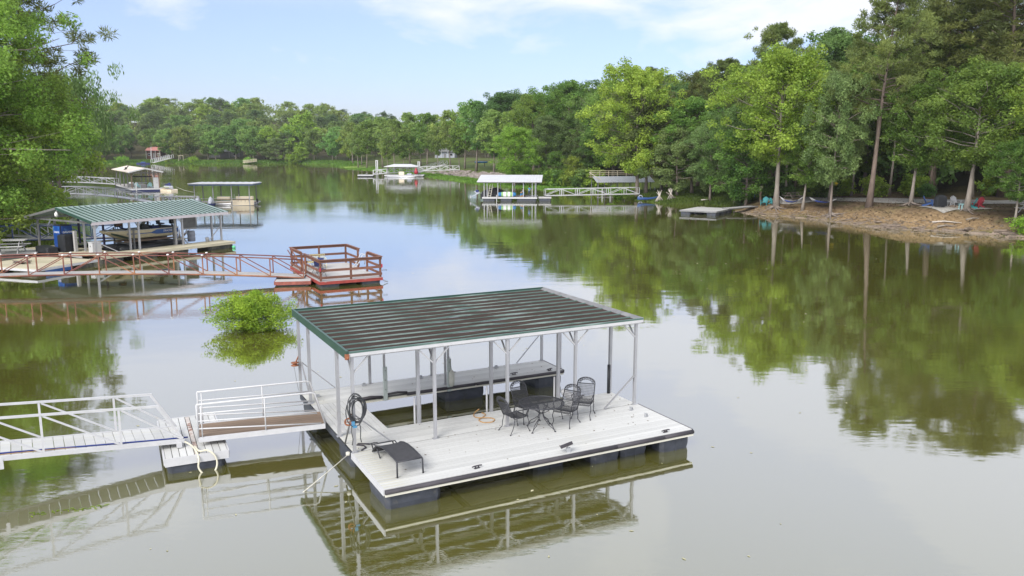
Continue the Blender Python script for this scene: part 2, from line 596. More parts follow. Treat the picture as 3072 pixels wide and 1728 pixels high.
def height(x, y, d=None):
    x = np.asarray(x, float)
    y = np.asarray(y, float)
    if d is None:
        d = shore_dist(x, y)
    right = x > -70 + np.clip(y - 250, 0, 100) * -.1
    bh = np.where(right, np.interp(y, [60, 106, 114, 124, 160, 190, 290, 340, 400], [1.7, 1.6, .75, .6, .55, 1.5, 1.3, .7, .6]), 0.9)
    bw = np.where(right, np.interp(y, [60, 106, 114, 160, 190, 300], [5.5, 5.5, 4, 6, 5, 6]), 6.0)
    fl = np.where(right, np.interp(y, [138, 152, 180, 290, 345], [0, 9, 11, 11, 0]), 0)
    e = np.maximum(d - fl, 0)
    z = np.where(d > 0, 0.10 * np.clip(d / np.maximum(fl, 1.5), 0, 1), 0)
    z = z + bh * sstep(e / bw)
    z = z + np.clip(e - bw, 0, 45) * np.where(y > 110, .045, .018)
    z = z + np.clip(e - 28, 0, 110) * np.where(right & (y < 290), .085, 0.0)
    z = z + 24 * np.exp(-(((x + 235) / 125) ** 2 + ((y - 640) / 130) ** 2)) * sstep((d - 10) / 60)
    z = z + 7 * np.exp(-(((x + 90) / 150) ** 2 + ((y - 620) / 120) ** 2)) * sstep((d - 10) / 60)
    z = z + (vnoise(x, y, 7, 1) - .5) * .25 * sstep(d / 4) + (vnoise(x, y, 2.1, 2) - .5) * .12 * sstep(d / 2)
    return np.where(d > 0, z, np.maximum(-2.0, d * .4))


def hz(x, y):
    return float(height(np.array([x]), np.array([y]))[0])


def build_ground():
    na, nr = 420, 300
    # fan of radii fine near the banks; it covers all the land around the arm of the lake
    ang = np.linspace(R(-62), R(62), na)
    rad = np.concatenate([np.geomspace(26, 60, 60), np.geomspace(60.4, 200, 150), np.geomspace(202, 1900, 90)])
    A, Q = np.meshgrid(ang, rad)
    X, Y = Q * np.sin(A), Q * np.cos(A)
    D = shore_dist(X.ravel(), Y.ravel()).reshape(X.shape)
    Z = height(X, Y, D)
    V = np.stack([X, Y, Z], -1).reshape(-1, 3)
    i = np.arange((nr - 1) * na).reshape(nr - 1, na)[:, :-1].ravel()
    F = np.stack([i, i + 1, i + na + 1, i + na], 1)
    me = mesh_np('ground', V, F, None, True)
    x, y, d = X.ravel(), Y.ravel(), D.ravel()
    right = x > 15
    beach = right & (y < 113)
    nb = vnoise(x, y, 3.2, 5) * .6 + vnoise(x, y, 1.1, 6) * .4
    sand = np.where(beach, sstep(1.0 - np.abs(d - 1.8) / np.where(y < 78, 1.6, 3.1) + (nb - .5) * 1.1), 0)
    litter = np.where(beach, np.clip(sstep(d / 2), 0, 1), 0)
    wood = np.where(right, sstep((d - 22) / 8), sstep((d - 45) / 30))
    wood = np.where((x < -35) & (y < 160), 1.0, wood)
    lawn = (x < 15) & (x > -80) & (y > 185) & (y < 380)
    wood = np.where(lawn, sstep((d - 75) / 25), wood)
    wood = np.where((x < -80) & (y > 300), sstep((d - 26 + (nb - .5) * 14) / 12), wood)
    grassn = vnoise(x, y, 9, 8)
    wood = np.clip(np.maximum(wood, np.where(~beach & (y > 300), sstep((grassn - .55) * 6) * sstep((d - 9) / 8) * .8, 0)), 0, 1)
    fl = np.interp(y, [138, 152, 180, 290, 345], [1.5, 9, 11, 11, 2.5])
    weed = np.where((y > 118) & (d > -.5), sstep((fl + 1.5 - d) / 2.5), 0)
    for nme, arr in (('sand', sand), ('litter', litter), ('wood', wood), ('weed', weed)):
        a = me.attributes.new(nme, 'FLOAT', 'POINT')
        a.data.foreach_set('value', arr.astype(np.float32))
    m, ns, ls, b = newmat('lakeside_ground')
    nt = m.node_tree

    def at(n):
        q = ns.new('ShaderNodeAttribute')
        q.attribute_name = n
        return q.outputs['Fac']
    n1 = noise_node(nt, .35, 6, .65)
    n2 = noise_node(nt, 2.3, 6, .7)
    grass = ramp_node(nt, n1, [(.32, (.045, .075, .016)), (.5, (.085, .125, .022)), (.7, (.125, .155, .034))])
    grass = mix_node(nt, .45, grass, ramp_node(nt, n2, [(.35, (.05, .075, .018)), (.7, (.12, .14, .04))]))
    lit = ramp_node(nt, n2, [(.3, (.062, .042, .027)), (.52, (.110, .076, .048)), (.72, (.17, .125, .078))])
    lit = mix_node(nt, ramp_node(nt, n1, [(.47, 0.0), (.62, .65)]), lit, (.085, .095, .035))
    snd = ramp_node(nt, n2, [(.3, (.16, .105, .055)), (.55, (.29, .20, .11)), (.75, (.40, .30, .18))])
    wd = ramp_node(nt, n2, [(.3, (.12, .20, .03)), (.7, (.24, .34, .06))])
    c = mix_node(nt, at('weed'), grass, wd)
    c = mix_node(nt, at('litter'), c, lit)
    c = mix_node(nt, at('wood'), c, ramp_node(nt, n2, [(.3, (.035, .034, .016)), (.7, (.085, .075, .035))]))
    c = mix_node(nt, at('sand'), c, snd)
    ls.new(c, b.inputs['Base Color'])
    b.inputs['Roughness'].default_value = .95
    b.inputs['Specular IOR Level'].default_value = .15
    bn = ns.new('ShaderNodeBump')
    bn.inputs['Strength'].default_value = .7
    bn.inputs['Distance'].default_value = .08
    ls.new(noise_node(nt, 3.5, 8, .7), bn.inputs['Height'])
    ls.new(bn.outputs[0], b.inputs['Normal'])
    me.materials.append(m)
    return tag(put('ground', me), kind='structure')


def build_water():
    me = mesh_np('water', [(-2500, -600, 0), (2500, -600, 0), (2500, 2500, 0), (-2500, 2500, 0)], [(0, 1, 2, 3)], None)
    m = bpy.data.materials.new('murky_lake_water')
    m.use_nodes = True
    nt = m.node_tree
    ns, ls = nt.nodes, nt.links
    ns.remove(ns['Principled BSDF'])
    n_silt = noise_node(nt, .03, 4, .6)
    silt = ramp_node(nt, n_silt, [(.3, (.112, .108, .020)), (.7, (.138, .132, .028))])
    df = ns.new('ShaderNodeBsdfDiffuse')
    ls.new(silt, df.inputs['Color'])
    gl = ns.new('ShaderNodeBsdfGlossy')
    gl.inputs['Roughness'].default_value = .035
    gl.inputs['Color'].default_value = (.93, .935, .96, 1)
    # ripples: a long lazy swell, finer wind ripples that come and go in patches, rings spreading near the step float
    swell = noise_node(nt, .55, 3, .5, stretch=(.7, 1.3, 1))
    rip = noise_node(nt, 2.6, 4, .6, stretch=(.6, 1.5, 1), off=3)
    patch = ramp_node(nt, noise_node(nt, .045, 4, .6, stretch=(.5, 1.4, 1), off=11), [(.47, 0.06), (.66, 1.0)])

    def mth(op, a, b_):
        n = ns.new('ShaderNodeMath')
        n.operation = op
        for i, v in enumerate((a, b_)):
            if isinstance(v, (int, float)):
                n.inputs[i].default_value = v
            else:
                ls.new(v, n.inputs[i])
        return n.outputs[0]
    hgt = mth('ADD', mth('MULTIPLY', swell, .55), mth('MULTIPLY', mth('MULTIPLY', rip, patch), .55))
    t = ns.new('ShaderNodeTexCoord')
    for cx_, cy_, rad_ in ((-9.75, 17.6, 1.3), (-6.2, 19.5, .8), (-26, 55, 2.2)):
        vm = ns.new('ShaderNodeVectorMath')
        vm.operation = 'DISTANCE'
        vm.inputs[1].default_value = (cx_, cy_, 0)
        ls.new(t.outputs['Object'], vm.inputs[0])
        dist = vm.outputs['Value']
        wave = mth('SINE', mth('MULTIPLY', dist, 26 / rad_), 0)
        fall = mth('MAXIMUM', mth('SUBTRACT', 1.0, mth('DIVIDE', dist, rad_)), 0.0)
        hgt = mth('ADD', hgt, mth('MULTIPLY', mth('MULTIPLY', wave, fall), .05))
    bn = ns.new('ShaderNodeBump')
    bn.inputs['Strength'].default_value = .20
    bn.inputs['Distance'].default_value = .055
    ls.new(hgt, bn.inputs['Height'])
    for n in (gl, ):
        ls.new(bn.outputs[0], n.inputs['Normal'])
    lw = ns.new('ShaderNodeLayerWeight')
    lw.inputs['Blend'].default_value = .5
    mr = ns.new('ShaderNodeMapRange')
    mr.inputs['From Min'].default_value = .40
    mr.inputs['From Max'].default_value = .97
    mr.inputs['To Min'].default_value = .34
    mr.inputs['To Max'].default_value = .86
    ls.new(lw.outputs['Facing'], mr.inputs[0])
    mx = ns.new('ShaderNodeMixShader')
    ls.new(mr.outputs[0], mx.inputs[0])
    ls.new(df.outputs[0], mx.inputs[1])
    ls.new(gl.outputs[0], mx.inputs[2])
    ls.new(mx.outputs[0], ns['Material Output'].inputs['Surface'])
    me.materials.append(m)
    return tag(put('water', me), kind='structure')


build_ground()
build_water()


def build_road():
    # gravel drive along the top of the right bank, with a tan earth track where it bends down to the float
    def strip(name, pts, w, mat, lift):
        p = np.array(pts, float)
        q = []
        for i in range(len(p) - 1):
            for t in np.linspace(0, 1, 12, endpoint=False):
                q.append(p[i] * (1 - t) + p[i + 1] * t)
        q = np.array(q + [p[-1]])
        d = np.gradient(q, axis=0)
        nrm = np.stack([-d[:, 1], d[:, 0]], 1) / np.linalg.norm(d, axis=1, keepdims=True)
        rows = []
        k = 7
        for s in np.linspace(-.5, .5, k):
            wob = (vnoise(q[:, 0], q[:, 1], 2.5, 3 + s) - .5) * .5 * (abs(s) > .4)
            a = q + nrm * (s * w + wob)[:, None]
            rows.append(np.stack([a[:, 0], a[:, 1], height(a[:, 0], a[:, 1]) + lift], 1))
        V = np.stack(rows, 1).reshape(-1, 3)
        i = np.array([r * k + c for r in range(len(q) - 1) for c in range(k - 1)])
        F = np.stack([i, i + 1, i + k + 1, i + k], 1)
        return tag(put(name, mesh_np(name, V, F, mat, True)), kind='structure')
    strip('road', [(33.5, 102.5), (38, 99.2), (44, 95.2), (52, 92.2), (62, 90), (80, 90)], 5.6,
          M('grey_gravel', (.33, .31, .29), .95, var=.25, scale=2.5, bump=.5), .05)
    strip('path', [(29.6, 105.5), (31.5, 103.6), (35.6, 101.2)], 2.2, M('tan_earth_track', (.36, .26, .13), .95, var=.2, scale=1.5, bump=.4), .075)
    strip('fire_circle_gravel', [(42.6, 83.6), (45, 84.2), (48.5, 84.6)], 3.4, M('pale_gravel', (.36, .34, .31), .95, var=.25, scale=3, bump=.5), .06)


build_road()

# ------------------------------------------------------------------ trees


def unit(v):
    return v / np.maximum(np.linalg.norm(v, axis=-1, keepdims=True), 1e-9)


def leaf_cloud(rng, C, Rr, n, size, asp=.62, flat=.75, up=.55, needle=False, droop=0.0, shell=2.2):
    """n leaf-sized quads spread through clumps with centres C and radii Rr."""
    w = Rr ** 2
    idx = rng.choice(len(C), n, p=w / w.sum())
    d = unit(rng.normal(size=(n, 3)))
    r = rng.random(n) ** (1 / shell)
    off = d * (r * Rr[idx])[:, None]
    off[:, 2] *= flat
    if droop:
        off[:, 2] -= droop * Rr[idx] * rng.random(n) ** 1.5 * 1.6
    p = C[idx] + off
    if needle:
        t = unit(d + rng.normal(size=(n, 3)) * .35 + np.array([0, 0, .25]))
        nn = unit(np.cross(t, rng.normal(size=(n, 3))))
    else:
        nn = unit(d * .55 + np.array([0, 0, up]) + rng.normal(size=(n, 3)) * .55)
        t = unit(np.cross(nn, rng.normal(size=(n, 3))))
        if droop:
            t = unit(t * .5 + np.array([0, 0, -1.0]))
            nn = unit(np.cross(t, rng.normal(size=(n, 3))))
    b = np.cross(nn, t)
    L = (size * rng.uniform(.65, 1.35, n))[:, None] * .5
    W = L * asp
    bend = nn * L * .22
    V = np.stack([p - t * L, p + b * W + bend, p + t * L, p - b * W + bend], 1).reshape(-1, 3)
    return V


def quad_idx(n):
    return np.arange(n * 4, dtype=np.int32).reshape(-1, 4)


def limb_pts(p, az, el, L, sag, k=4, rng=None):
    out = []
    for i in range(k + 1):
        f = i / k
        e = el + sag * f
        out.append((p[0] + math.cos(az) * L * f * math.cos(el), p[1] + math.sin(az) * L * f * math.cos(el), p[2] + L * (f * math.sin(el) + sag * f * f * .5)))
        if rng is not None and 0 < i < k:
            j = L * .05
            out[-1] = tuple(c + rng.uniform(-j, j) for c in out[-1])
    return out


PROTO = {}


def tree_proto(key, kind, seed, H, Rc, base, nl, leaf, n, clump, leafm, barkm, tr=.2, lean=0.0, per=4, asp=.62, droop=0.0, trunk_top=.95, peak=.45, lowd=0.0, dead=0):
    """Builds the trunk mesh (with limbs) and the crown mesh of one tree form."""
    rng = np.random.default_rng(seed)
    mb = MB()
    k = 7
    tp = []
    jx, jy = rng.normal(size=2) * .015
    for i in range(k + 1):
        f = i / k
        w = math.sin(f * PI * 1.3 + seed) * H * .012
        tp.append((lean * H * f ** 1.1 + jx * H * f + w, jy * H * f + w * .6, H * trunk_top * f - (.35 if i == 0 else 0)))
    rad = [tr * (1.55 if i == 0 else 1.0) * (1 - .86 * (i / k) ** .9) for i in range(k + 1)]
    mb.tube(tp, rad, 8)
    tpa = np.array(tp)

    def at(f):
        g = min(max(f, 0), .999) * k
        i = int(g)
        return tpa[i] * (1 - g + i) + tpa[i + 1] * (g - i)
    C, Q = [], []
    for i in range(nl):
        s = (i + rng.uniform(.1, .9)) / nl
        t = base + (.98 - base) * s
        az = i * 2.399 + rng.uniform(-.5, .5)
        if kind == 'pine':
            prof = (.35 + .65 * math.sin(PI * min(1, .25 + .72 * s))) if s < .8 else .62 * (1.12 - s) / .32
            L = Rc * max(prof, .22) * rng.uniform(.6, 1.15)
            el, sag = .02 + .55 * s, .28
        else:
            a = (s - peak) / (peak if s < peak else 1 - peak)
            prof = max(.2, 1 - abs(a) ** 2.1 * .85)
            L = Rc * prof * rng.uniform(.68, 1.18)
            el = (.10 + .85 * s) - lowd * (1 - s)
            sag = -.12 if not droop else -.55
        pts = limb_pts(at(t / trunk_top * .97), az, el, L, sag, 4, rng)
        mb.tube(pts, [max(.018, tr * (1 - t) * .42 + .02) * (1 - .75 * q / 4) for q in range(5)], 5)
        P = np.array(pts)
        for q in range(per):
            f = rng.uniform(.38, 1.05) if kind != 'pine' else rng.uniform(.45, 1.05)
            g = min(f, .999) * 4
            j = int(g)
            c = P[j] * (1 - g + j) + P[j + 1] * (g - j)
            sp = (.20 if kind != 'pine' else .16) * L
            c = c + rng.normal(size=3) * sp * np.array([1, 1, .55])
            C.append(c)
            Q.append(clump * rng.uniform(.6, 1.25))
            if q < 2:
                mb.tube([tuple(P[max(j - 1, 0)]), tuple(c)], [max(.012, tr * .06), .008], 4)
    top = at(.99)
    for q in range(3):
        C.append(top + rng.normal(size=3) * np.array([.5, .5, .4]) * clump + np.array([0, 0, H * (1 - trunk_top) * .5]))
        Q.append(clump * rng.uniform(.6, .95))
    C, Q = np.array(C), np.array(Q)
    for q in range(dead):
        t = rng.uniform(base * .5, .9)
        az = rng.uniform(0, 6.28)
        pts = limb_pts(at(t), az, rng.uniform(.1, .8), Rc * rng.uniform(.5, .9), .1, 4, rng)
        mb.tube(pts, [.05, .04, .03, .02, .008], 4)
    V = leaf_cloud(rng, C, Q, n, leaf, asp, needle=(kind == 'pine'), droop=droop, flat=.8 if kind != 'pine' else .7)
    PROTO[key] = (mb.mesh('trunk', barkm), mesh_np('crown', V, quad_idx(n), leafm), H)


for i in range(3):
    tree_proto(f'maple{i}', 'oak', 11 + i, 18, 7.4, .20, 42, .31, 34000, 1.02, (L_MAPLE, L_BRIGHT, L_MAPLE)[i], BARK, .30, per=7)
for i in range(3):
    tree_proto(f'dark{i}', 'oak', 31 + i, 18, 6.6, .20, 40, .32, 30000, 1.0, (L_DARK, L_MAPLE, L_DARK)[i], BARK, .25, per=7)
for i in range(2):
    tree_proto(f'feather{i}', 'oak', 51 + i, 15, 5.8, .28, 38, .32, 28000, .95, L_FEATHER, BARK, .22, per=6, asp=.4, peak=.45, lowd=.15, dead=i)
for i in range(3):
    tree_proto(f'pine{i}', 'pine', 71 + i, 23, 5.0, (.42, .36, .5)[i], 42, .36, 40000, .60, L_PINE, BARK_PINE, .30, per=11, asp=.2)
for i in range(2):
    tree_proto(f'small{i}', 'oak', 91 + i, 8, 3.6, .16, 22, .27, 6500, .75, (L_BRIGHT, L_MAPLE)[i], BARK, .13, per=5, lowd=.1)
for i in range(2):
    tree_proto(f'low{i}', 'oak', 111 + i, 9, 4.2, .16, 30, .25, 16000, .7, (L_MAPLE, L_FEATHER)[i], BARK, .16, per=5, lowd=.2, peak=.35)
for i in range(2):
    tree_proto(f'beach{i}', 'oak', 121 + i, 18, 7.2, .34, 42, .30, 34000, 1.0, (L_BRIGHT, L_MAPLE)[i], BARK_PALE, .30, per=8, peak=.4)
tree_proto('slim0', 'pine', 131, 17, 2.3, .6, 18, .4, 5000, .6, L_PINE, BARK_PINE, .17, per=6, asp=.18)
tree_proto('slim1', 'oak', 132, 16, 2.8, .5, 16, .35, 4500, .8, L_MAPLE, BARK_PALE, .15, per=4)
for i in range(4):
    tree_proto(f'far{i}', 'oak', 151 + i, 16, 6.6, .24, 24, .80, 4600, 1.5, L_FAR, BARK_PALE, .24, per=4)
for i in range(3):
    tree_proto(f'lawn{i}', 'oak', 141 + i, 17, 5.0, .36, 22, .62, 4200, 1.15, (L_FAR, L_FAR, L_MAPLE)[i], BARK, .24, per=5)
tree_proto('farbright', 'oak', 161, 16, 6.6, .2, 24, .80, 4600, 1.5, L_BRIGHT, BARK, .24, per=4)
for i in range(2):
    tree_proto(f'farpine{i}', 'oak', 165 + i, 17, 5.2, .3, 22, .66, 3600, 1.25, L_FARPINE, BARK_PINE, .22, per=4, asp=.45)


def tree(key, x, y, H, label, group=None, rz=None, name='tree', lean=None, wide=1.0, z=None, cat='tree'):
    tm, cm, h0 = PROTO[key]
    s = H / h0
    zz = hz(x, y) if z is None else z
    rz = random.Random(int(x * 131 + y * 17)).uniform(0, 6.28) if rz is None else rz
    t = thing(name, label, cat, (x, y, zz), rz, group)
    if lean:
        t.rotation_euler = (0, lean, rz)
        t.rotation_mode = 'XYZ'
    t.scale = (s * wide, s * wide, s)
    put('trunk', tm, t)
    put('crown', cm, t)
    return t

# thin summer haze over the lake: one even volume round everything that is built
hz_m = bpy.data.materials.new('summer_haze')
hz_m.use_nodes = True
hn = hz_m.node_tree.nodes
hn.remove(hn['Principled BSDF'])
pv = hn.new('ShaderNodeVolumePrincipled')
pv.inputs['Color'].default_value = (.93, .95, 1.0, 1)
pv.inputs['Density'].default_value = .00013
hz_m.node_tree.links.new(pv.outputs[0], hn['Material Output'].inputs['Volume'])
tag(MB().span((-2600, -700, -4), (2600, 2600, 75)).build('haze', hz_m), kind='stuff')

# ---- left bank
tree_proto('gum', 'oak', 201, 25, 11.6, .05, 96, .22, 200000, 1.3, L_NEAR, BARK_PALE, .42, per=6, asp=.7, lowd=.35, peak=.36)
tree_proto('gumlow', 'oak', 202, 13, 8.5, .03, 56, .25, 60000, 1.05, L_NEAR, BARK, .24, per=6, asp=.7, lowd=.45, peak=.3)
tree_proto('bigpine', 'pine', 203, 27, 7.6, .34, 44, .62, 26000, .85, L_PINE, BARK_PINE, .38, per=9, asp=.14)
tree_proto('willow', 'oak', 204, 14, 8.0, .55, 40, .46, 24000, 1.15, L_FEATHER, BARK, .28, per=6, asp=.3, droop=.9, lowd=-.1)
LB = 'trees on the left bank'
tree('gum', -47.2, 64, 25, 'tall yellow green broadleaf tree with bare pale limbs at the left edge', LB, rz=.4)
tree('gumlow', -45.6, 59.5, 12.5, 'low leafy tree drooping to the water beside the picnic table', LB, rz=2.2)
tree('gum', -53.5, 71, 25, 'tall leafy tree filling the gap behind the left edge tree', LB, rz=3.6)
tree('gumlow', -47.0, 69, 15, 'mid sized leafy tree between the left edge tree and the pine', LB, rz=.7)
tree('gum', -57.5, 86, 18, 'broad leafy tree behind the tall yellow green one at left', LB, rz=2.9, wide=.85)
tree('bigpine', -47.5, 79, 27, 'dark pine reaching long bare branches over the leafy trees at left', LB, rz=.9)
tree('willow', -57.0, 104, 14.6, 'grey green weeping tree hanging over the left cove', LB, rz=.3)
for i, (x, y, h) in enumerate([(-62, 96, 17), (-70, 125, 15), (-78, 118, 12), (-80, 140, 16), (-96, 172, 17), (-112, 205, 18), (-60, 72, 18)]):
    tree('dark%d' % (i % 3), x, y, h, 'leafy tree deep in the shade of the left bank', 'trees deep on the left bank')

# ---- right bank, front row on the beach and the grass
RB = 'trees along the right bank'
for key, x, y, h, lab, kw in [
    ('beach0', 31.6, 98.5, 17.8, 'largest bright green maple in the middle of the right bank', dict(rz=.6, wide=1.05)),
    ('low0', 29.6, 104.5, 9.6, 'low bushy maple whose branches hang over the floating swim dock', dict(rz=1.4, wide=1.1)),
    ('beach1', 33.9, 96.0, 9.5, 'small maple with a leaning trunk by the striped hammock', dict(lean=.14, rz=.2)),
    ('feather0', 35.4, 91.0, 15.0, 'feathery grey green tree with bare roots on the beach', dict(rz=2.0, wide=.68)),
    ('feather1', 37.6, 97.5, 14.0, 'light feathery tree with bleached dead limbs behind the drive', dict(rz=4.0, wide=.9)),
    ('beach1', 42.6, 88.0, 12.0, 'spreading maple with a split leaning trunk on the beach', dict(lean=.12, rz=.1, wide=1.0)),
    ('beach1', 45.6, 82.3, 13.6, 'leafy tree with a straight dark trunk by the fire circle', dict(rz=3.1, wide=1.15)),
    ('beach1', 46.4, 75.6, 7.4, 'thin young tree with low leafy boughs at the lower right corner', dict(rz=.9)),
    ('maple1', 51.6, 79.0, 15.0, 'yellow green maple cut by the right edge of the picture', dict(rz=5.0)),
    ('maple1', 19.5, 128.5, 19.0, 'tall bright tree with a stout trunk at the end of the white gangway', dict(rz=1.1)),
    ('feather0', 21.0, 130.0, 15.5, 'grey green tree standing close behind the gangway end', dict(rz=.2, wide=1.15)),
    ('low1', 24.3, 122.0, 9.6, 'small double trunked tree on the grassy point', dict(rz=2.6)),
    ('dark1', 27.4, 125.0, 14.0, 'stout dark trunked tree on the grass beside the driftwood', dict(rz=2.2, wide=1.1)),
    ('feather1', 28.2, 117.6, 10.5, 'slim tree leaning over the water left of the swim dock', dict(rz=4.4)),
    ('dark0', 30.4, 112.0, 12.5, 'dark slender tree between the grassy point and the track', dict(rz=5.1)),
    ('maple0', 24.2, 134.0, 14.0, 'round leafy tree filling the gap behind the grassy point', dict(rz=3.6)),
    ('maple1', .6, 170.0, 11.6, 'bright yellow green young tree behind the white boat shelter', dict(rz=.3, wide=1.25)),
    ('small1', 8.6, 169.0, 6.6, 'small tree on the green bank right of the yellow green one', dict(rz=1.9)),
    ('small0', 12.3, 166.0, 5.6, 'smallest sapling on the green bank behind the white gangway', dict(rz=2.8)),
    ('dark2', 16.7, 168.0, 12.4, 'dark tree behind the shelter on stilts', dict(rz=1.3)),
    ('feather0', 14.9, 172.0, 11.0, 'pale tree between the sapling and the dark woods', dict(rz=3.3)),
    ('pine0', 38.9, 90.0, 23.6, 'very tall pine with a leaning reddish trunk on the beach', dict(lean=.085, rz=.05)),
    ('pine1', 36.8, 118.0, 24.2, 'round headed pine standing above the bright maple', dict(rz=2.2, wide=.95)),
    ('pine2', 33.4, 129.0, 20.4, 'dark pine shouldering the round headed one from the left', dict(rz=.8)),
    ('pine0', 32.0, 143.0, 19.6, 'dusky pine above the grassy point', dict(rz=4.5)),
    ('pine1', 57.0, 112.0, 24.5, 'broad dark pine right of the very tall leaning pine', dict(rz=3.9, wide=1.3)),
    ('pine2', 58.6, 99.0, 28.0, 'huge pine rising past the top right corner', dict(rz=1.7, wide=1.5)),
    ('pine0', 52.6, 103.0, 26.0, 'tall dense pine second from the top right corner', dict(rz=2.9, wide=1.3)),
    ('pine1', 66.0, 112.0, 27.0, 'pine behind the huge one at the top right', dict(rz=.2, wide=1.3)),
    ('dark2', 48.4, 125.0, 23.0, 'dark leafy tree whose top shows left of the broad pine', dict(rz=3.0)),
    ('dark0', 28.2, 150.0, 18.0, 'dark leafy tree rising behind the grey green tree', dict(rz=.7)),
    ('maple2', 20.3, 165.0, 18.6, 'green domed tree above the end of the white gangway', dict(rz=4.0, wide=1.1)),
    ('dark1', 12.6, 188.0, 20.0, 'tall dark tree in the woods above the shelter on stilts', dict(rz=5.6, wide=1.1)),
    ('maple0', 5.2, 200.0, 17.8, 'mid green tree on the slope above the young yellow green tree', dict(rz=1.2, wide=1.15)),
    ('dark2', 17.0, 180.0, 17.0, 'dark rounded tree on the slope behind the green domed one', dict(rz=2.4, wide=1.1)),
    ('feather1', 7.5, 180.0, 13.0, 'grey green tree at the foot of the wooded slope', dict(rz=.9, wide=1.1)),
    ('dark0', -3.3, 228.0, 20.2, 'dark tree where the wooded slope meets the lawn', dict(rz=3.4, wide=1.2)),
    ('maple2', 2.3, 236.0, 20.0, 'tall tree at the upper edge of the lawn on the slope', dict(rz=4.8, wide=1.2)),
]:
    tree(key, x, y, h, lab, RB, **kw)
SLIM = [(34.8, 104.5, 16), (36.4, 106, 15), (39.4, 107, 16.5), (41.4, 109, 17.5), (45.1, 103, 17), (48, 105, 18), (55.6, 99.5, 18.5), (33.2, 107, 14), (51, 100.5, 17), (43.2, 105, 16), (60.5, 97, 17)]
SLIM.sort(key=lambda q: q[0] / q[1])
ORD = ['first', 'second', 'third', 'fourth', 'fifth', 'sixth', 'seventh', 'eighth', 'ninth', 'tenth', 'eleventh']
for i, (x, y, h) in enumerate(SLIM):
    tree('slim%d' % (i % 2), x, y, h, ORD[i] + ' slim bare trunk from the left behind the gravel drive', 'slim trunks behind the gravel drive')

ORD = ['first', 'second', 'third', 'fourth', 'fifth', 'sixth', 'seventh', 'eighth', 'ninth', 'tenth', 'eleventh', 'twelfth', 'thirteenth', 'fourteenth', 'fifteenth', 'sixteenth', 'seventeenth']
# ---- lawn trees in front of the middle of the far bank
LAWN = [(-9.9, 232, 19), (-19.3, 260, 17), (-28.5, 281, 17), (-37.5, 306, 18), (-32, 291, 14.5), (-37.3, 284, 12), (-40.3, 286, 16.5), (-43.3, 289, 11), (-46.8, 301, 17), (-52.9, 303, 16.5), (-58.5, 316, 13.5), (-65.4, 341, 17), (-13.9, 246, 18), (-4.8, 216, 15.5), (-24, 268, 13), (-60, 330, 15), (-16, 251, 12)]
LAWN_ORDER = sorted(range(len(LAWN)), key=lambda q: LAWN[q][0] / LAWN[q][1])
for i, (x, y, h) in enumerate(LAWN):
    k = ('lawn0', 'lawn1', 'lawn2', 'lawn1', 'lawn0', 'lawn2', 'lawn1')[i % 7]
    tree(k, x, y, h, ORD[LAWN_ORDER.index(i)] + ' shade tree from the left on the sloping lawn', 'shade trees on the sloping lawn')

rs = random.Random(5)


def scatter(n, test, gap, tries=60):
    pts = []
    for _ in range(n * tries):
        q = test()
        if q is None:
            continue
        if all((q[0] - a) ** 2 + (q[1] - b) ** 2 > gap * gap for a, b in pts):
            pts.append(q)
            if len(pts) >= n:
                break
    return pts


def in_view(x, y, m=1.06):
    return y > 20 and abs(x) < y * .6245 * m + 2


# far shore row and the wooded hill behind it
def t_far():
    x, y = rs.uniform(-215, -70), rs.uniform(380, 430)
    d = float(shore_dist(np.array([x]), np.array([y]))[0])
    return (x, y) if 9 < d < 34 and in_view(x, y) and not (-188 < x < -174 and y < 422) else None


for i, (x, y) in enumerate(scatter(44, t_far, 6.5)):
    k = rs.choice(['far0', 'far1', 'far2', 'far3', 'farbright', 'farpine0'])
    lab = {'farbright': 'bright leafy tree in the row along the far shore', 'farpine0': 'dark pine in the row along the far shore'}.get(k, 'leafy tree in the row along the far shore')
    tree(k, x, y, rs.uniform(12, 16), lab, lab.replace(' in the row', 's in the row').replace('trees', 'trees'))
tree('low1', -113.5, 401, 10.5, 'pale spreading tree leaning over the far shore', 'single trees on the far shore', wide=1.5)
tree('small0', -100.5, 394, 7, 'round yellow green bush tree at the water on the far shore', 'single trees on the far shore', wide=1.4)
tree('farbright', -103, 408, 21, 'tall bright tree in the middle of the far shore', 'single trees on the far shore')


def t_hill():
    x, y = rs.uniform(-330, 60), rs.uniform(345, 640)
    d = float(shore_dist(np.array([x]), np.array([y]))[0])
    if x > -80 and y < 380 and d < 70:
        return None
    return (x, y) if d > 34 and in_view(x, y) else None


for i, (x, y) in enumerate(scatter(165, t_hill, 11.5)):
    pine = rs.random() < (.4 if y > 450 else .2)
    k = rs.choice(['farpine0', 'farpine1']) if pine else rs.choice(['far0', 'far1', 'far2', 'far3', 'far0', 'farbright'])
    tree(k, x, y, rs.uniform(12.5, 16.5) + (1.5 if pine else 0), 'dark pine on the wooded hill beyond the far shore' if pine else 'leafy tree on the wooded hill beyond the far shore',
         'pines on the wooded hill' if pine else 'leafy trees on the wooded hill', wide=rs.uniform(1.1, 1.4))


def t_rw():
    x, y = rs.uniform(-8, 105), rs.uniform(96, 255)
    d = float(shore_dist(np.array([x]), np.array([y]))[0])
    if d < 17 + (12 if y > 140 else 0):
        return None
    return (x, y) if in_view(x, y, 1.1) else None


for i, (x, y) in enumerate(scatter(74, t_rw, 8.6)):
    k = rs.choice(['dark0', 'dark1', 'dark2', 'maple0', 'pine0', 'pine1', 'dark1', 'maple2'])
    pine = k.startswith('pine')
    tree(k, x, y, rs.uniform(16.5, 21) + (4 if pine else 0), 'tall pine in the thick woods of the right bank' if pine else 'leafy tree in the thick woods of the right bank',
         'pines in the right bank woods' if pine else 'leafy trees in the right bank woods', wide=1.1)


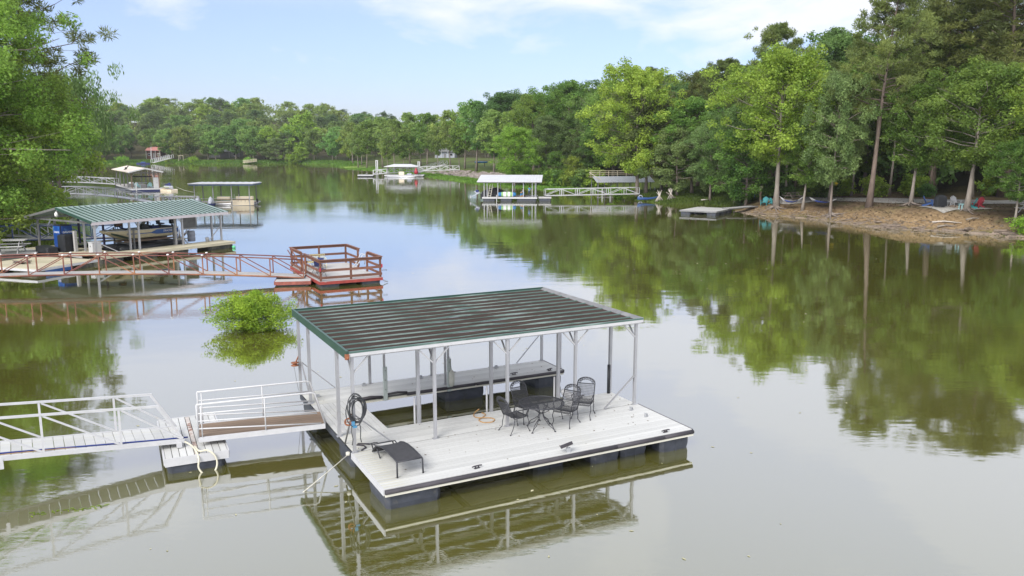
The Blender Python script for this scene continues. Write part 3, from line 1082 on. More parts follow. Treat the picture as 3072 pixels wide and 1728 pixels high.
# distant woods filling the ground between and behind the trees one can tell apart
def woods(name, test, n, gap, hmin, hmax, rad, leaves, leaf, mat):
    rng = np.random.default_rng(77)
    pts = scatter(n, test, gap, 40)
    P = np.array(pts)
    Z = height(P[:, 0], P[:, 1])
    C, Q = [], []
    for (x, y), z in zip(pts, Z):
        h = rng.uniform(hmin, hmax)
        for k in range(11):
            d = unit(rng.normal(size=3))
            C.append((x + d[0] * rad, y + d[1] * rad, z + h * .60 + d[2] * h * .36))
            Q.append(rad * rng.uniform(.35, .6))
    V = leaf_cloud(rng, np.array(C), np.array(Q), leaves, leaf, .75)
    return tag(put(name, mesh_np(name, V, quad_idx(leaves), mat)), 'unbroken woods covering the slopes behind the nearer trees', 'woods', kind='stuff')


def t_back():
    x, y = rs.uniform(-420, 160), rs.uniform(360, 720)
    d = float(shore_dist(np.array([x]), np.array([y]))[0])
    return (x, y) if d > (75 if x > -80 and y < 400 else 40) and in_view(x, y, 1.1) else None


woods('distant_woods', t_back, 620, 8.5, 9, 13, 4.4, 130000, 1.15, L_FAR)


def t_under():
    x, y = rs.uniform(-8, 120), rs.uniform(92, 260)
    d = float(shore_dist(np.array([x]), np.array([y]))[0])
    return (x, y) if d > (18 if y < 135 else 32) and in_view(x, y, 1.12) else None


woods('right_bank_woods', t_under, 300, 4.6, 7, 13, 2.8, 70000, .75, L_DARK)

# ------------------------------------------------------------------ the near covered dock
DK = thing('covered_dock', 'large white covered boat dock with a green ribbed metal roof', 'dock', (-3.917, 19.301, 0), .476)
DZ = .55


def part(name, mb, mat, parent, bevel=0.0, loc=(0, 0, 0), rz=0.0):
    return mb.build(name, mat, parent, loc, rz, bevel)


def boards(parent, name, mat, x0, x1, y0, y1, z, along='x', w=.14, gap=.011, th=.03):
    """Separate deck boards that share one mesh: laid side by side over the rectangle."""
    if along == 'x':
        n = max(1, round((y1 - y0) / w))
        p = (y1 - y0) / n
        me = MB().box((0, 0, 0), (x1 - x0, p - gap, th)).mesh(name, mat, .004)
        for i in range(n):
            put(name, me, parent, ((x0 + x1) / 2, y0 + p * (i + .5), z - th / 2))
    else:
        n = max(1, round((x1 - x0) / w))
        p = (x1 - x0) / n
        me = MB().box((0, 0, 0), (p - gap, y1 - y0, th)).mesh(name, mat, .004)
        for i in range(n):
            put(name, me, parent, (x0 + p * (i + .5), (y0 + y1) / 2, z - th / 2))


def float_part(parent, x0, x1, y0, y1, top=.38, mat=None, seams=0):
    m = MB()
    tx, ty = .05, .05
    def ring(z, i):
        c = .09
        a0, a1, b0, b1 = x0 + i, x1 - i, y0 + i, y1 - i
        return [(a0 + c, b0, z), (a1 - c, b0, z), (a1, b0 + c, z), (a1, b1 - c, z), (a1 - c, b1, z), (a0 + c, b1, z), (a0, b1 - c, z), (a0, b0 + c, z)]
    m.loft([ring(-.25, .06), ring(-.05, .03), ring(.12, .0), ring(top - .06, 0), ring(top, .04)], smooth=False)
    for k in range(seams):
        x = x0 + (x1 - x0) * (k + 1) / (seams + 1)
        m.span((x - .012, y0 - .006, -.1), (x + .012, y0 + .05, top - .05))
    return part('float', m, mat or FLOAT_BLACK, parent)


boards(DK, 'deck_board', WHITE_DECK, -.04, 8.54, -2.50, -.02, DZ, 'x', .138)
boards(DK, 'deck_board', WHITE_DECK, .0, 8.50, .02, 1.30, DZ + .006, 'x', .142)
boards(DK, 'deck_board', WHITE_DECK, .0, 8.50, 4.18, 5.60, DZ, 'x', .142)
boards(DK, 'deck_board', WHITE_DECK, .0, 1.33, 1.31, 4.17, DZ - .004, 'y', .148)
m = MB()
for y in (-2.35, -1.25, -.12, .12, 1.15):
    m.span((.02, y - .04, .36), (8.48, y + .04, DZ - .034))
for y in (4.3, 5.45):
    m.span((.02, y - .04, .36), (8.46, y + .04, DZ - .034))
for x in (.12, 1.2):
    m.span((x - .04, 1.2, .36), (x + .04, 4.25, DZ - .04))
for x in (2.1, 4.2, 6.3, 8.4):
    m.span((x - .04, -2.3, .37), (x + .04, 1.1, DZ - .04))
part('frame', m, GREY_DARK, DK)
# edge trim: dark rubber fender in lengths on the front edge, cream strip below it
xs = [-.04, 3.55, 6.1, 7.6, 8.56]
for a, b in zip(xs, xs[1:]):
    part('edge_fender', MB().tube([(a + .005, -2.53, .485), (b - .005, -2.53, .485)], .055, 10), RUBBER, DK)
part('fascia_strip', MB().span((-.04, -2.54, .375), (8.56, -2.505, .428)), CREAM, DK)
part('fascia_strip', MB().span((-.075, -2.50, .40), (-.043, -.02, .545)), WHITE_PAINT, DK)
part('fascia_strip', MB().span((8.543, -2.50, .40), (8.575, -.02, .548)), RUBBER, DK)
part('fascia_strip', MB().span((-.035, 0, .36), (-.003, 5.6, .50)), FLOAT_BLACK, DK)
part('fascia_strip', MB().span((1.35, 4.13, .40), (8.50, 4.175, .47)), CREAM, DK)
part('edge_fender', MB().tube([(2.9, 4.12, .505), (5.2, 4.12, .505)], .05, 8), RUBBER, DK)
part('edge_fender', MB().tube([(5.25, 4.12, .505), (8.5, 4.12, .505)], .05, 8), RUBBER, DK)
part('edge_fender', MB().tube([(1.4, 4.14, .54), (1.75, 4.10, .57), (2.1, 4.12, .52)], .05, 8), RUBBER, DK)
part('edge_fender', MB().tube([(2.3, 4.15, .58), (2.6, 4.13, .60), (2.9, 4.10, .57)], .035, 8), RUBBER, DK)
part('edge_fender', MB().tube([(8.53, 4.2, .505), (8.53, 5.55, .505)], .05, 8), RUBBER, DK)
part('fascia_strip', MB().span((.02, 5.602, .42), (8.5, 5.625, .545)), GREY_DARK, DK)
part('fascia_strip', MB().span((1.34, 1.302, .40), (8.5, 1.325, .535)), CREAM, DK)
for f in [(.02, 1.34, -2.42, -1.1, .38, 0), (4.04, 4.95, -1.95, -.8, .36, 1), (5.55, 6.42, -2.25, -.8, .38, 1), (6.5, 7.33, -2.2, -.8, .38, 1), (7.6, 8.55, -2.42, -1.1, .38, 1),
          (.02, .9, .35, 1.5, .38, 0), (.02, .9, 4.2, 5.5, .38, 0), (4.25, 5.6, 4.25, 5.4, .36, 0), (7.5, 8.5, 4.22, 5.5, .36, 0), (2.0, 3.2, .2, 1.2, .36, 0), (6.8, 8.3, .2, 1.2, .36, 0)]:
    float_part(DK, *f[:5], seams=f[5])
# posts: front row, inner row along the slip, rear rows
TOPZ = DZ + 2.42


def post(x, y, w=.075, z0=DZ, z1=TOPZ, mat=ALU, par=DK):
    part('post', MB().box((x, y, (z0 + z1) / 2), (w, w, z1 - z0)).box((x, y, z0 + .008), (w * 1.9, w * 1.5, .016)), mat, par)


for x in (0.02, 2.16, 4.25, 6.38, 8.42):
    post(x, -.03)
for x in (2.2, 4.4, 6.6, 8.44):
    post(x, 1.28, .085, .12)
for x in (.0, ):
    post(.0, 1.27, .08)
    post(.02, 4.43, .08)
for x in (.0, 2.19, 4.3, 6.47, 8.46):
    post(x, 5.58, .075)
for x in (4.3, 6.55, 8.53):
    post(x, 4.42, .06)
# white pipe sleeves beside the inner posts, green bumper planks on the rear finger, black pipe at the right
for x in (2.12, 2.28, 4.3, 4.47, 6.52, 6.69):
    part('pipe_sleeve', MB().cyl((x, 1.36, -.1), (x, 1.36, 1.28), .028, 10), WHITE_PAINT, DK)
BP = M('grey_green_plank', (.42, .47, .45), .6, var=.12)
for x in (2.21, 4.30):
    m = MB().box((x, 4.11, DZ + .38), (.13, .05, 1.05))
    o = part('bumper_plank', m, BP, DK, .004)
    for z in (.2, .5, .8):
        part('bolt', MB().cyl((x, 4.085, DZ + z), (x, 4.072, DZ + z), .016, 8), GREY_DARK, o)
    post(x, 4.17, .06, DZ + .4)
part('pipe', MB().cyl((8.36, 1.22, .3), (8.36, 1.22, DZ + .9), .05, 10), BLACK_PLASTIC, DK)
m = MB()
for x, z in ((4.26, .95), (8.55, .75)):
    pass
# knee braces and long diagonal braces
for x in (0.02, 2.16, 4.25, 6.38, 8.42):
    for s in (-1, 1):
        if (x < .1 and s < 0) or (x > 8 and s > 0):
            continue
        part('brace', MB().bar((x, -.03, TOPZ - .42), (x + s * .40, -.03, TOPZ - .02), .035, .035), ALU_BRIGHT, DK)
    part('brace', MB().bar((x, -.0, TOPZ - .42), (x, .38, TOPZ - .02), .035, .035), ALU, DK)
for x, y in ((0, 1.27), (.02, 4.43)):
    for s in (-1, 1):
        part('brace', MB().bar((x, y, TOPZ - .36), (x, y + s * .24, TOPZ - .02), .03, .03), ALU, DK)
part('brace', MB().bar((.0, 5.54, DZ + 1.02), (1.05, 5.56, DZ + .03), .04, .03), ALU, DK)
part('brace', MB().bar((.03, 5.5, DZ + 1.0), (.05, 4.5, DZ + .03), .04, .03), ALU, DK)
part('brace', MB().bar((.06, -.03, DZ + .95), (1.05, .28, DZ + .03), .05, .03), ALU, DK)
part('brace', MB().bar((8.40, -.05, DZ + .9), (7.35, -.07, DZ + .03), .05, .03), ALU, DK)
part('brace', MB().bar((8.46, 5.56, DZ + 1.05), (7.45, 5.57, DZ + .03), .04, .03), ALU, DK)
# roof: perimeter beams, twelve pans with upstanding ribs, green fascia, grey end flashing
RZ = TOPZ + .04
for y in (-.04, 1.28, 4.43, 5.60):
    part('beam', MB().span((-.06, y - .03, TOPZ), (8.58, y + .03, TOPZ + .085)), ALU_BRIGHT if y < 0 else ALU, DK)
for x in (.0, 2.17, 4.3, 6.45, 8.48):
    part('beam', MB().span((x - .025, .0, TOPZ + .003), (x + .025, 5.56, TOPZ + .075)), ALU, DK)
NP = 12
RY0, RY1 = -.10, 5.74
pw = (RY1 - RY0) / NP
rg = np.random.default_rng(4)
pan_me = None
for i in range(NP):
    y = RY0 + i * pw
    # dished pan, slightly buckled along its length
    k = 40
    V, F = [], []
    ph = rg.uniform(0, 6)
    for a in range(k + 1):
        x = -.06 + 8.50 * a / k
        w = .010 * math.sin(x * 2.3 + ph) * math.exp(-((x - 4.4) / 2.0) ** 2)
        for yy, zz in ((0, 0), (pw * .25, -.004 + w), (pw * .5, w), (pw * .78, w)):
            V.append((x, yy, zz))
    for a in range(k):
        for b in range(3):
            F.append((a * 4 + b, a * 4 + 4 + b, a * 4 + 5 + b, a * 4 + 1 + b))
    pan = put('roof_panel', mesh_np('roof_panel', V, F, ROOF_PAN), DK, (0, y, RZ + .075))
    rib = MB()
    rings = []
    for a in range(k + 1):
        x = -.065 + 8.50 * a / k
        w = .014 * math.sin(x * 2.6 + ph * 1.7) * math.exp(-((x - 4.6) / 1.8) ** 2)
        y0 = pw * .78 + w
        rings.append([(x, y0, -.002), (x, y0 + .012, .026), (x, y0 + pw * .09, .026 + w), (x, y0 + pw * .13, .0), (x, y0 + pw * .07, -.012)])
    rib.loft(rings, smooth=False)
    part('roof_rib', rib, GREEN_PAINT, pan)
part('roof_fascia', MB().prism([(RY0 - .02, RZ - .06), (RY0 - .02, RZ + .15), (RY0 + .02, RZ + .15), (RY1, RZ + .15), (RY1, RZ - .06)], -.135, -.075, 'x'), GREEN_TRIM, DK)
part('roof_fascia', MB().span((-.07, RY0 - .03, RZ + .0), (8.60, RY0 - .005, RZ + .082)), WHITE_PAINT, DK)
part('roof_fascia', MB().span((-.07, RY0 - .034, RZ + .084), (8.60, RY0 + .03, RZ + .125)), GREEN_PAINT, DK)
part('roof_fascia', MB().span((-.07, RY1 + .002, RZ + .0), (8.60, RY1 + .03, RZ + .14)), GREEN_TRIM, DK)
part('flashing', MB().prism([(8.45, RZ + .060), (8.60, RZ + .135), (8.62, RZ + .135), (8.62, RZ - .03), (8.60, RZ - .03), (8.59, RZ + .12), (8.46, RZ + .045)], RY0 - .02, RY1 + .02, 'y'), M('dull_grey_flashing', (.22, .22, .22), .5, metal=.3, var=.25), DK)
part('rusty_bracket', MB().box((-.12, -.13, RZ + .01), (.10, .06, .13)).cyl((-.12, -.17, RZ), (-.12, -.10, RZ - .05), .03, 8), RUST, DK)


def cleat(x, y, z, rz, par=DK, mat=RUBBER, s=1.0):
    m = MB().tube([(-.13 * s, 0, .055 * s), (-.07 * s, 0, .065 * s), (.07 * s, 0, .065 * s), (.13 * s, 0, .055 * s)], .016 * s, 7)
    m.box((-.04 * s, 0, .03 * s), (.03 * s, .03 * s, .06 * s)).box((.04 * s, 0, .03 * s), (.03 * s, .03 * s, .06 * s)).box((0, 0, .006), (.14 * s, .05 * s, .012))
    return part('cleat', m, mat, par, loc=(x, y, z), rz=rz)


cleat(2.28, -2.33, DZ, .1)
cleat(7.75, -2.38, DZ, .05)
cleat(7.35, 1.2, DZ + .006, .2)
cleat(8.05, 4.3, DZ, .3)
cleat(4.95, 5.4, DZ, 0)
cleat(6.75, 4.4, DZ, 0)
for x, y in ((8.02, -.45), (8.06, -1.1)):
    part('bracket', MB().box((0, 0, .006), (.12, .07, .012)).box((-.03, 0, .06), (.012, .07, .12)).box((.03, 0, .045), (.012, .07, .09)), GALV, DK, loc=(x, y, DZ), rz=.4)
for x, y in ((1.95, 5.42), (3.85, 5.42), (6.6, 5.42), (.35, 4.9)):
    part('bracket', MB().box((0, 0, .03), (.14, .06, .06)).box((0, .02, .07), (.10, .015, .05)), GALV, DK, loc=(x, y, DZ))
# solar light on a hinge at the front edge
m = MB().box((0, 0, .06), (.10, .07, .12)).cyl((0, 0, .12), (-.03, 0, .2), .02, 8)
lt = part('edge_light', m, GALV, DK, loc=(4.72, -2.43, DZ), rz=-.3)
part('lamp_panel', MB().bar((-.20, 0, .14), (.10, -.02, .25), .14, .035), RUBBER, lt)
part('corner_roller', MB().lathe([(.02, -.05), (.055, -.035), (.055, .035), (.02, .05)], 12), ROPE_PALE, DK, loc=(-.13, .05, .52))
part('winch_reel', MB().lathe([(.03, -.05), (.12, -.05), (.12, -.035), (.07, -.03), (.07, .03), (.12, .035), (.12, .05), (.03, .05)], 14).bar((.0, 0, .0), (.17, .1, .26), .03), RUST, DK, loc=(-.16, 5.52, DZ + .95))
part('cable', MB().tube([(-.2, 5.5, DZ + .9), (-.08, 5.55, DZ + .1)], .006, 4), GREY_DARK, DK)
part('wall_bracket', MB().box((0, 0, 0), (.10, .03, .16)), ALU_BRIGHT, DK, loc=(.08, 1.23, DZ + .25))

# ---- things on the near dock


def on_deck(x, y, z=DZ):
    c, s = math.cos(.476), math.sin(.476)
    return (-3.917 + c * x - s * y, 19.301 + s * x + c * y, z)


def mesh_sheet(m, rows, w=.007, na=24, nb=24):
    """Expanded-metal sheet as a real net of flat strips over a bilinear patch rows[i][j]."""
    pass


def net_patch(fn, nu, nv, r):
    """A woven metal net: strips along u and v of the surface fn(u, v)."""
    m = MB()
    e = .0
    for i in range(nu + 1):
        u = i / nu
        pts = [Vector(fn(u, j / 6)) for j in range(7)]
        for a, b in zip(pts, pts[1:]):
            m.bar(a, b, r, r * .6)
    for j in range(nv + 1):
        v = j / nv
        pts = [Vector(fn(i / 6, v)) for i in range(7)]
        for a, b in zip(pts, pts[1:]):
            m.bar(a, b, r, r * .6)
    return m


def build_table():
    t = thing('patio_table', 'round dark wrought iron table with a mesh top on the dock', 'table', on_deck(4.97, -.62), .476)
    rr, h = .60, .72
    m = MB()
    for i in range(-13, 14):
        a = i / 14 * rr
        l = math.sqrt(rr * rr - a * a) - .005
        m.bar((a, -l, h), (a, l, h), .011, .005)
        m.bar((-l, a, h - .005), (l, a, h - .005), .011, .005)
    part('mesh_top', m, IRON, t)
    part('rim', MB().tube([(rr * math.cos(q * PI / 20), rr * math.sin(q * PI / 20), h) for q in range(40)], .016, 6, closed=True), IRON, t)
    m = MB()
    for k in range(4):
        a = k * PI / 2
        m.bar((0, 0, h - .02), (rr * math.cos(a), rr * math.sin(a), h - .02), .02, .012)
    part('spokes', m, IRON, t)
    for k in range(4):
        a = k * PI / 2 + .5
        c, s = math.cos(a), math.sin(a)
        pr = [(.40, h - .03), (.30, h - .12), (.16, .50), (.06, .44), (.09, .34), (.20, .26), (.34, .17), (.40, .06), (.44, .012)]
        pr2 = [(.20, h - .02), (.13, .56), (.05, .44), (.10, .30), (.24, .14), (.33, .10), (.40, .05)]
        part('leg', MB().tube([(r * c, r * s, z) for r, z in pr], .011, 6).lathe([(.005, 0), (.03, 0), (.03, .012), (.008, .02)], 8, (.44 * c, .44 * s, 0)), IRON, t)
        part('scroll', MB().tube([(r * c, r * s, z) for r, z in pr2], .009, 5), IRON, t)
    part('hub_ring', MB().tube([(.055 * math.cos(q * PI / 5), .055 * math.sin(q * PI / 5), .44) for q in range(10)], .012, 5, closed=True), IRON, t)
    return t


def build_chair(name, label, loc, rz):
    """High backed wrought iron chair: x is the width, the sitter looks along -y."""
    t = thing(name, label, 'chair', loc, rz, 'wrought iron chairs round the table')
    w = .25

    def seatf(u, v):
        return ((u - .5) * 2 * (w - .01), -.24 + .46 * v, .42 + .03 * (2 * v - 1) ** 2 + (-.03 if v < .1 else 0))

    def backf(u, v):
        return ((u - .5) * 2 * (w - .015), .22 + .20 * v, .43 + .40 * v)
    part('seat', net_patch(seatf, 13, 12, .012), IRON, t)
    part('backrest', net_patch(backf, 13, 10, .012), IRON, t)
    arch = [(-w, .22, .42), (-w, .43, .86)]
    for q in range(9):
        a = PI - PI * q / 8
        arch.append((w * math.cos(a), .43 + .045 * math.sin(a), .86 + .15 * math.sin(a)))
    arch.append((w, .22, .42))
    part('back_frame', MB().tube(arch, .014, 6), IRON, t)
    m = MB().tube([(-w, .425, .845), (w, .425, .845)], .009, 5)
    for k in range(7):
        a = PI * (k + .5) / 7
        p = Vector((w * .78 * math.cos(a), .44 + .03 * math.sin(a), .86 + .105 * math.sin(a)))
        m.tube([p + Vector((.034 * math.cos(q * PI / 4), .006 * math.sin(q * PI / 4), .026 * math.sin(q * PI / 4))) for q in range(8)], .009, 4, closed=True)
        m.tube([p, p + Vector((.03, .01, .04))], .008, 4)
    part('leaf_scrollwork', m, IRON, t)
    part('seat_frame', MB().tube([(-w, .22, .42), (-w, .0, .41), (-w, -.22, .44), (-w * .9, -.25, .40), (w * .9, -.25, .40), (w, -.22, .44), (w, .0, .41), (w, .22, .42)], .012, 5), IRON, t)
    for s in (-1, 1):
        part('armrest', MB().tube([(s * w, .30, .60), (s * (w + .03), .10, .64), (s * (w + .04), -.12, .63), (s * (w + .03), -.19, .59), (s * (w + .01), -.16, .50), (s * w, -.12, .42)], .012, 6), IRON, t)
        part('leg', MB().tube([(s * w, -.20, .42), (s * (w + .02), -.24, .28), (s * (w - .01), -.22, .12), (s * (w + .02), -.27, .01)], .011, 6).lathe([(.005, 0), (.022, 0), (.022, .012), (.006, .02)], 8, (s * (w + .02), -.27, 0)), IRON, t)
        part('leg', MB().tube([(s * w, .20, .42), (s * (w + .01), .24, .25), (s * (w - .01), .27, .12), (s * (w + .02), .36, .01)], .011, 6).lathe([(.005, 0), (.022, 0), (.022, .012), (.006, .02)], 8, (s * (w + .02), .36, 0)), IRON, t)
    return t


build_table()
build_chair('patio_chair', 'dark mesh chair left of the round table near the bare post', on_deck(4.30, -.42), .476 + PI / 2 + .15)
build_chair('patio_chair', 'dark mesh chair behind the round table with its back to the slip', on_deck(4.95, .18), .476 + .1)
build_chair('patio_chair', 'dark mesh chair tucked against the right rim of the round table', on_deck(5.72, -.62), .476 - PI / 2 + .55)
build_chair('patio_chair', 'dark mesh chair turned away at the far right of the table', on_deck(6.50, -.27), .476 - PI / 2 + .8)

# lounger: curved sling bed on two bent legs, head end resting on the deck
lo = thing('sun_lounger', 'charcoal sling lounger with a folded down back on the dock corner', 'sun lounger', on_deck(.72, -1.12), .476 + .02)
prof = [(.86, .04), (.74, .16), (.55, .285), (.30, .36), (.02, .40), (-.30, .405), (-.62, .39), (-.86, .37)]
V, F = [], []
for i, (y, z) in enumerate(prof):
    for x in (-.29, -.15, 0, .15, .29):
        V.append((x, y, z - .012 * (1 - (x / .29) ** 2)))
for i in range(len(prof) - 1):
    for j in range(4):
        F.append((i * 5 + j, i * 5 + j + 1, i * 5 + j + 6, i * 5 + j + 5))
n0 = len(V)
V2 = V + [(x, y, z - .014) for x, y, z in V]
F2 = F + [tuple(n0 + q for q in f[::-1]) for f in F]
put('sling', mesh_np('sling', V2, F2, SLING, True), lo)
for s in (-1, 1):
    part('side_rail', MB().tube([(s * .305, y, z) for y, z in prof], .020, 7), IRON, lo)
    part('leg', MB().tube([(s * .305, -.84, .37), (s * .31, -.88, .34), (s * .315, -.90, .0)], .021, 7), IRON, lo)
part('cross_bar', MB().tube([(-.305, -.86, .362), (.305, -.86, .362)], .016, 6), IRON, lo)
m = MB()
for s in (-1, 1):
    m.tube([(s * .27, .88, .05), (s * .27, 1.0, .17), (s * .27, .82, .235), (s * .27, .60, .20), (s * .27, .40, .02)], .016, 6)
m.tube([(-.27, 1.0, .17), (.27, 1.0, .17)], .016, 6)
part('folded_back_frame', m, IRON, lo)

# coiled hose and cables hanging on the corner post
hc = thing('hose_coil', 'tangled coil of dark hose hanging on the corner post', 'hose', on_deck(.05, -.12, DZ + 1.15), .476)
rg2 = random.Random(3)
for k in range(9):
    a, b = rg2.uniform(.15, .23), rg2.uniform(.26, .36)
    ox, oz, tw = rg2.uniform(-.05, .07), rg2.uniform(-.10, .06), rg2.uniform(-.5, .5)
    pts = []
    for q in range(22):
        t_ = 2 * PI * q / 22
        x, z = a * math.cos(t_), b * math.sin(t_)
        pts.append((ox + x * math.cos(tw * .3), -.04 + .06 * math.sin(t_ + k) + x * math.sin(tw * .5) * .4, oz + z))
    part('hose_loop', MB().tube(pts, .013, 6, closed=True), HOSE_DARK, hc)
part('loose_end', MB().tube([(.05, -.06, -.25), (.09, -.08, -.5), (.08, -.07, -.75), (.10, -.08, -.85)], .012, 6), HOSE_DARK, hc)
part('loose_end', MB().tube([(-.1, -.04, -.2), (-.14, -.06, -.55), (-.10, -.05, -.75), (-.13, -.05, -.9)], .010, 6), HOSE_DARK, hc)
part('blue_clip', MB().box((-.10, -.10, -.33), (.07, .06, .10)).box((-.06, -.10, -.42), (.10, .05, .05)), BLUE_PLASTIC, hc)
pl = thing('rusty_pulley', 'rusty pulley wheel hanging beside the coiled hose', 'pulley', on_deck(-.12, -.06, DZ + .82), .2)
part('wheel', MB().tube([(.085 * math.cos(q * PI / 8), 0, .085 * math.sin(q * PI / 8)) for q in range(16)], .022, 6, closed=True).bar((-.08, 0, 0), (.08, 0, 0), .02), RUST, pl)
part('hanger', MB().bar((0, 0, .08), (.08, 0, .2), .03, .02), RUST, pl)
ps = thing('steel_pole', 'dark pole leaning against the corner post by the hose', 'pole', on_deck(-.03, .66), .476)
part('shaft', MB().tube([(0, 0, 0), (.02, -.62, .95)], .022, 7), GREY_DARK, ps)
sr = thing('mooring_strap', 'dark strap with a loop lying at the foot of the corner post', 'strap', on_deck(.3, .1), .476)
part('strap', MB().tube([(-.1, -.1, .02), (.05, .0, .03), (.05, .18, .02), (-.1, .3, .02), (-.05, .38, .02), (.12, .28, .02), (.2, .2, .03)], .02, 6), RUBBER, sr)
part('loop', MB().tube([(.2, .2, .03), (.34, .16, .02), (.42, .22, .02), (.36, .28, .02), (.24, .24, .02)], .01, 5, closed=True), HOSE_DARK, sr)
rp = thing('rope', 'tan rope dropped in loops on the dock by the slip', 'rope', on_deck(3.9, .62), .476)
pts = [(.12, .68, .02), (.06, .55, .3), (.0, .45, .34)]
part('strand', MB().tube(sm([(.18, .62, .03), (.22, .45, .02), (.02, .25, .02), (-.14, .12, .02), (-.12, -.12, .02), (.1, -.2, .02), (.26, -.05, .02), (.22, .12, .02), (.02, .2, .035), (-.1, .32, .02), (-.12, .5, .02), (.0, .68, .05), (.14, .7, .12)]), .016, 6), ROPE_TAN, rp)
fd = thing('boat_fender', 'white oval boat fender hanging on the rear finger plank', 'fender', on_deck(4.36, 4.04, DZ + .28), .476)
part('bladder', MB().lathe([(.01, -.27), (.05, -.25), (.085, -.18), (.095, 0), (.085, .18), (.05, .25), (.015, .28)], 14), M('off_white_vinyl', (.52, .52, .46), .5, var=.15), fd)
part('line', MB().tube([(0, 0, .26), (-.04, .04, .7)], .008, 5), GREY_DARK, fd)
fd2 = thing('boat_fender', 'white boat fender lying behind the round table', 'fender', on_deck(6.85, 1.2, DZ + .13), .476)
part('bladder', MB().tube([(-.12, .05, .20), (-.08, .03, .14), (.05, -.03, .03), (.20, -.1, -.02), (.3, -.14, -.02)], [.05, .10, .12, .11, .05], 12), WHITE_PAINT, fd2)
ml = thing('mooring_line', 'pale mooring line slanting from the dock corner into the lake', 'rope', (0, 0, 0))
a = Vector(on_deck(-.14, .03, .50))
part('strand', MB().tube([a, a + Vector((-.45, -.6, -.27)), a + Vector((-.95, -1.2, -.56))], .012, 6), ROPE_PALE, ml)

# ------------------------------------------------------------------ white truss gangway, step float and pipe-railed bridge at the lower left
G1A, G1B = Vector((-20.2, 12.92, 1.75)), Vector((-8.40, 20.06, .60))


def gangway_frame(name, label, cat, A, B, group=None):
    """An empty at A whose x axis runs to B in plan; returns it, the length, and the rise."""
    d = Vector(B) - Vector(A)
    return thing(name, label, cat, A, math.atan2(d.y, d.x), group), math.hypot(d.x, d.y), d.z


g1, L1, dz1 = gangway_frame('gangway', 'long white truss gangway with a board deck at lower left', 'gangway', G1A, G1B)
W1 = 1.16


def zz(x):
    return dz1 * x / L1


nb = 62
me = MB().box((0, 0, 0), (L1 / nb - .012, W1 - .06, .03)).mesh('deck_board', WHITE_DECK, .004)
for i in range(nb):
    x = L1 * (i + .5) / nb
    put('deck_board', me, g1, (x, W1 / 2, zz(x) + .0), rot=(0, -math.atan2(dz1, L1), 0))
for y in (.0, W1):
    part('bottom_chord', MB().bar((0, y, -.03), (L1, y, zz(L1) - .03), .06, .11), WHITE_PAINT, g1)
    part('top_chord', MB().bar((0, y, .96), (L1 - .55, y, zz(L1) + .98), .05, .055), WHITE_PAINT, g1)
    px = [L1 - 1.46 - 1.66 * k for k in range(7)]
    for x in px:
        part('rail_post', MB().bar((x, y, zz(x) + .02), (x, y, zz(x) + .93), .05, .05), WHITE_PAINT, g1)
    for i, x in enumerate(px):
        nx = px[i - 1] if i else L1 - .05
        part('diagonal', MB().bar((x + .05, y, zz(x) + .90), (nx - .03, y, zz(nx) + .04), .04, .04), WHITE_PAINT, g1)
    part('end_post', MB().bar((L1 - .58, y, zz(L1) + .96), (L1 - .04, y, zz(L1) + .04), .06, .06), WHITE_PAINT, g1)
part('cross_bar', MB().span((L1 - .2, -.12, zz(L1) - .16), (L1 - .08, .0, zz(L1) - .03)), WHITE_PAINT, g1)
part('tie_plate', MB().span((L1 - 4.02, -.05, zz(L1 - 4) - .28), (L1 - 3.94, -.032, zz(L1 - 4) - .05)), WHITE_PAINT, g1)
hb = thing('garden_hose', 'dark blue hose running along the white gangway deck', 'hose', G1A, g1.rotation_euler[2])
pts = [(x, .16 + .05 * math.sin(x * .8) + .05 * math.sin(x * .37), zz(x) + .035 + (.0)) for x in np.linspace(0.2, L1 + .1, 50)]
part('hose', MB().tube(pts, .02, 6), HOSE_BLUE, hb)
pts = [(x, .10 + .03 * math.sin(x * 1.3), zz(x) + .03) for x in np.linspace(0.2, L1 - .4, 40)]
part('cord', MB().tube(pts, .009, 5), ROPE_TAN, hb)

sf = thing('step_float', 'small white float carrying the join of the two gangways', 'float', (-8.53, 19.17, 0), .45)
boards(sf, 'deck_board', WHITE_DECK, .0, .68, .0, 3.22, .42, 'y', .17, .014)
boards(sf, 'deck_board', WHITE_DECK, .80, 1.46, .0, 3.22, .42, 'y', .165, .014)
part('centre_beam', MB().span((.69, .02, .33), (.79, 3.2, .412)), M('rust_streaked_white', (.55, .50, .46), .7, var=.2, stain_or_sheen=((.22, .09, .05), 3, .5, .62)), sf)
for a, b in (((-.02, -.045, .22), (1.48, -.003, .425)), ((-.02, 3.223, .22), (1.48, 3.26, .425)), ((-.045, 0, .24), (-.003, 3.2, .42)), ((1.463, 0, .24), (1.50, 3.2, .42))):
    part('side_board', MB().span(a, b), WHITE_PAINT, sf)
float_part(sf, .03, 1.40, .02, 1.3, .24)
float_part(sf, .03, 1.40, 1.9, 3.15, .24)
hl = thing('hose_loop', 'pale hose looping over the edge of the small white float', 'hose', (-8.53, 19.17, 0), .45)
pts = [(.15, .9, .62), (.35, .85, .60), (.62, .6, .5), (.72, .15, .47), (.76, -.10, .34), (.74, -.14, .12), (.86, -.2, -.05), (1.08, -.17, -.05), (1.18, -.13, .14), (1.14, -.10, .36), (.98, -.02, .5), (.80, .05, .48), (.72, .4, .5)]
part('hose', MB().tube(sm(pts), .024, 7), HOSE_PALE, hl)

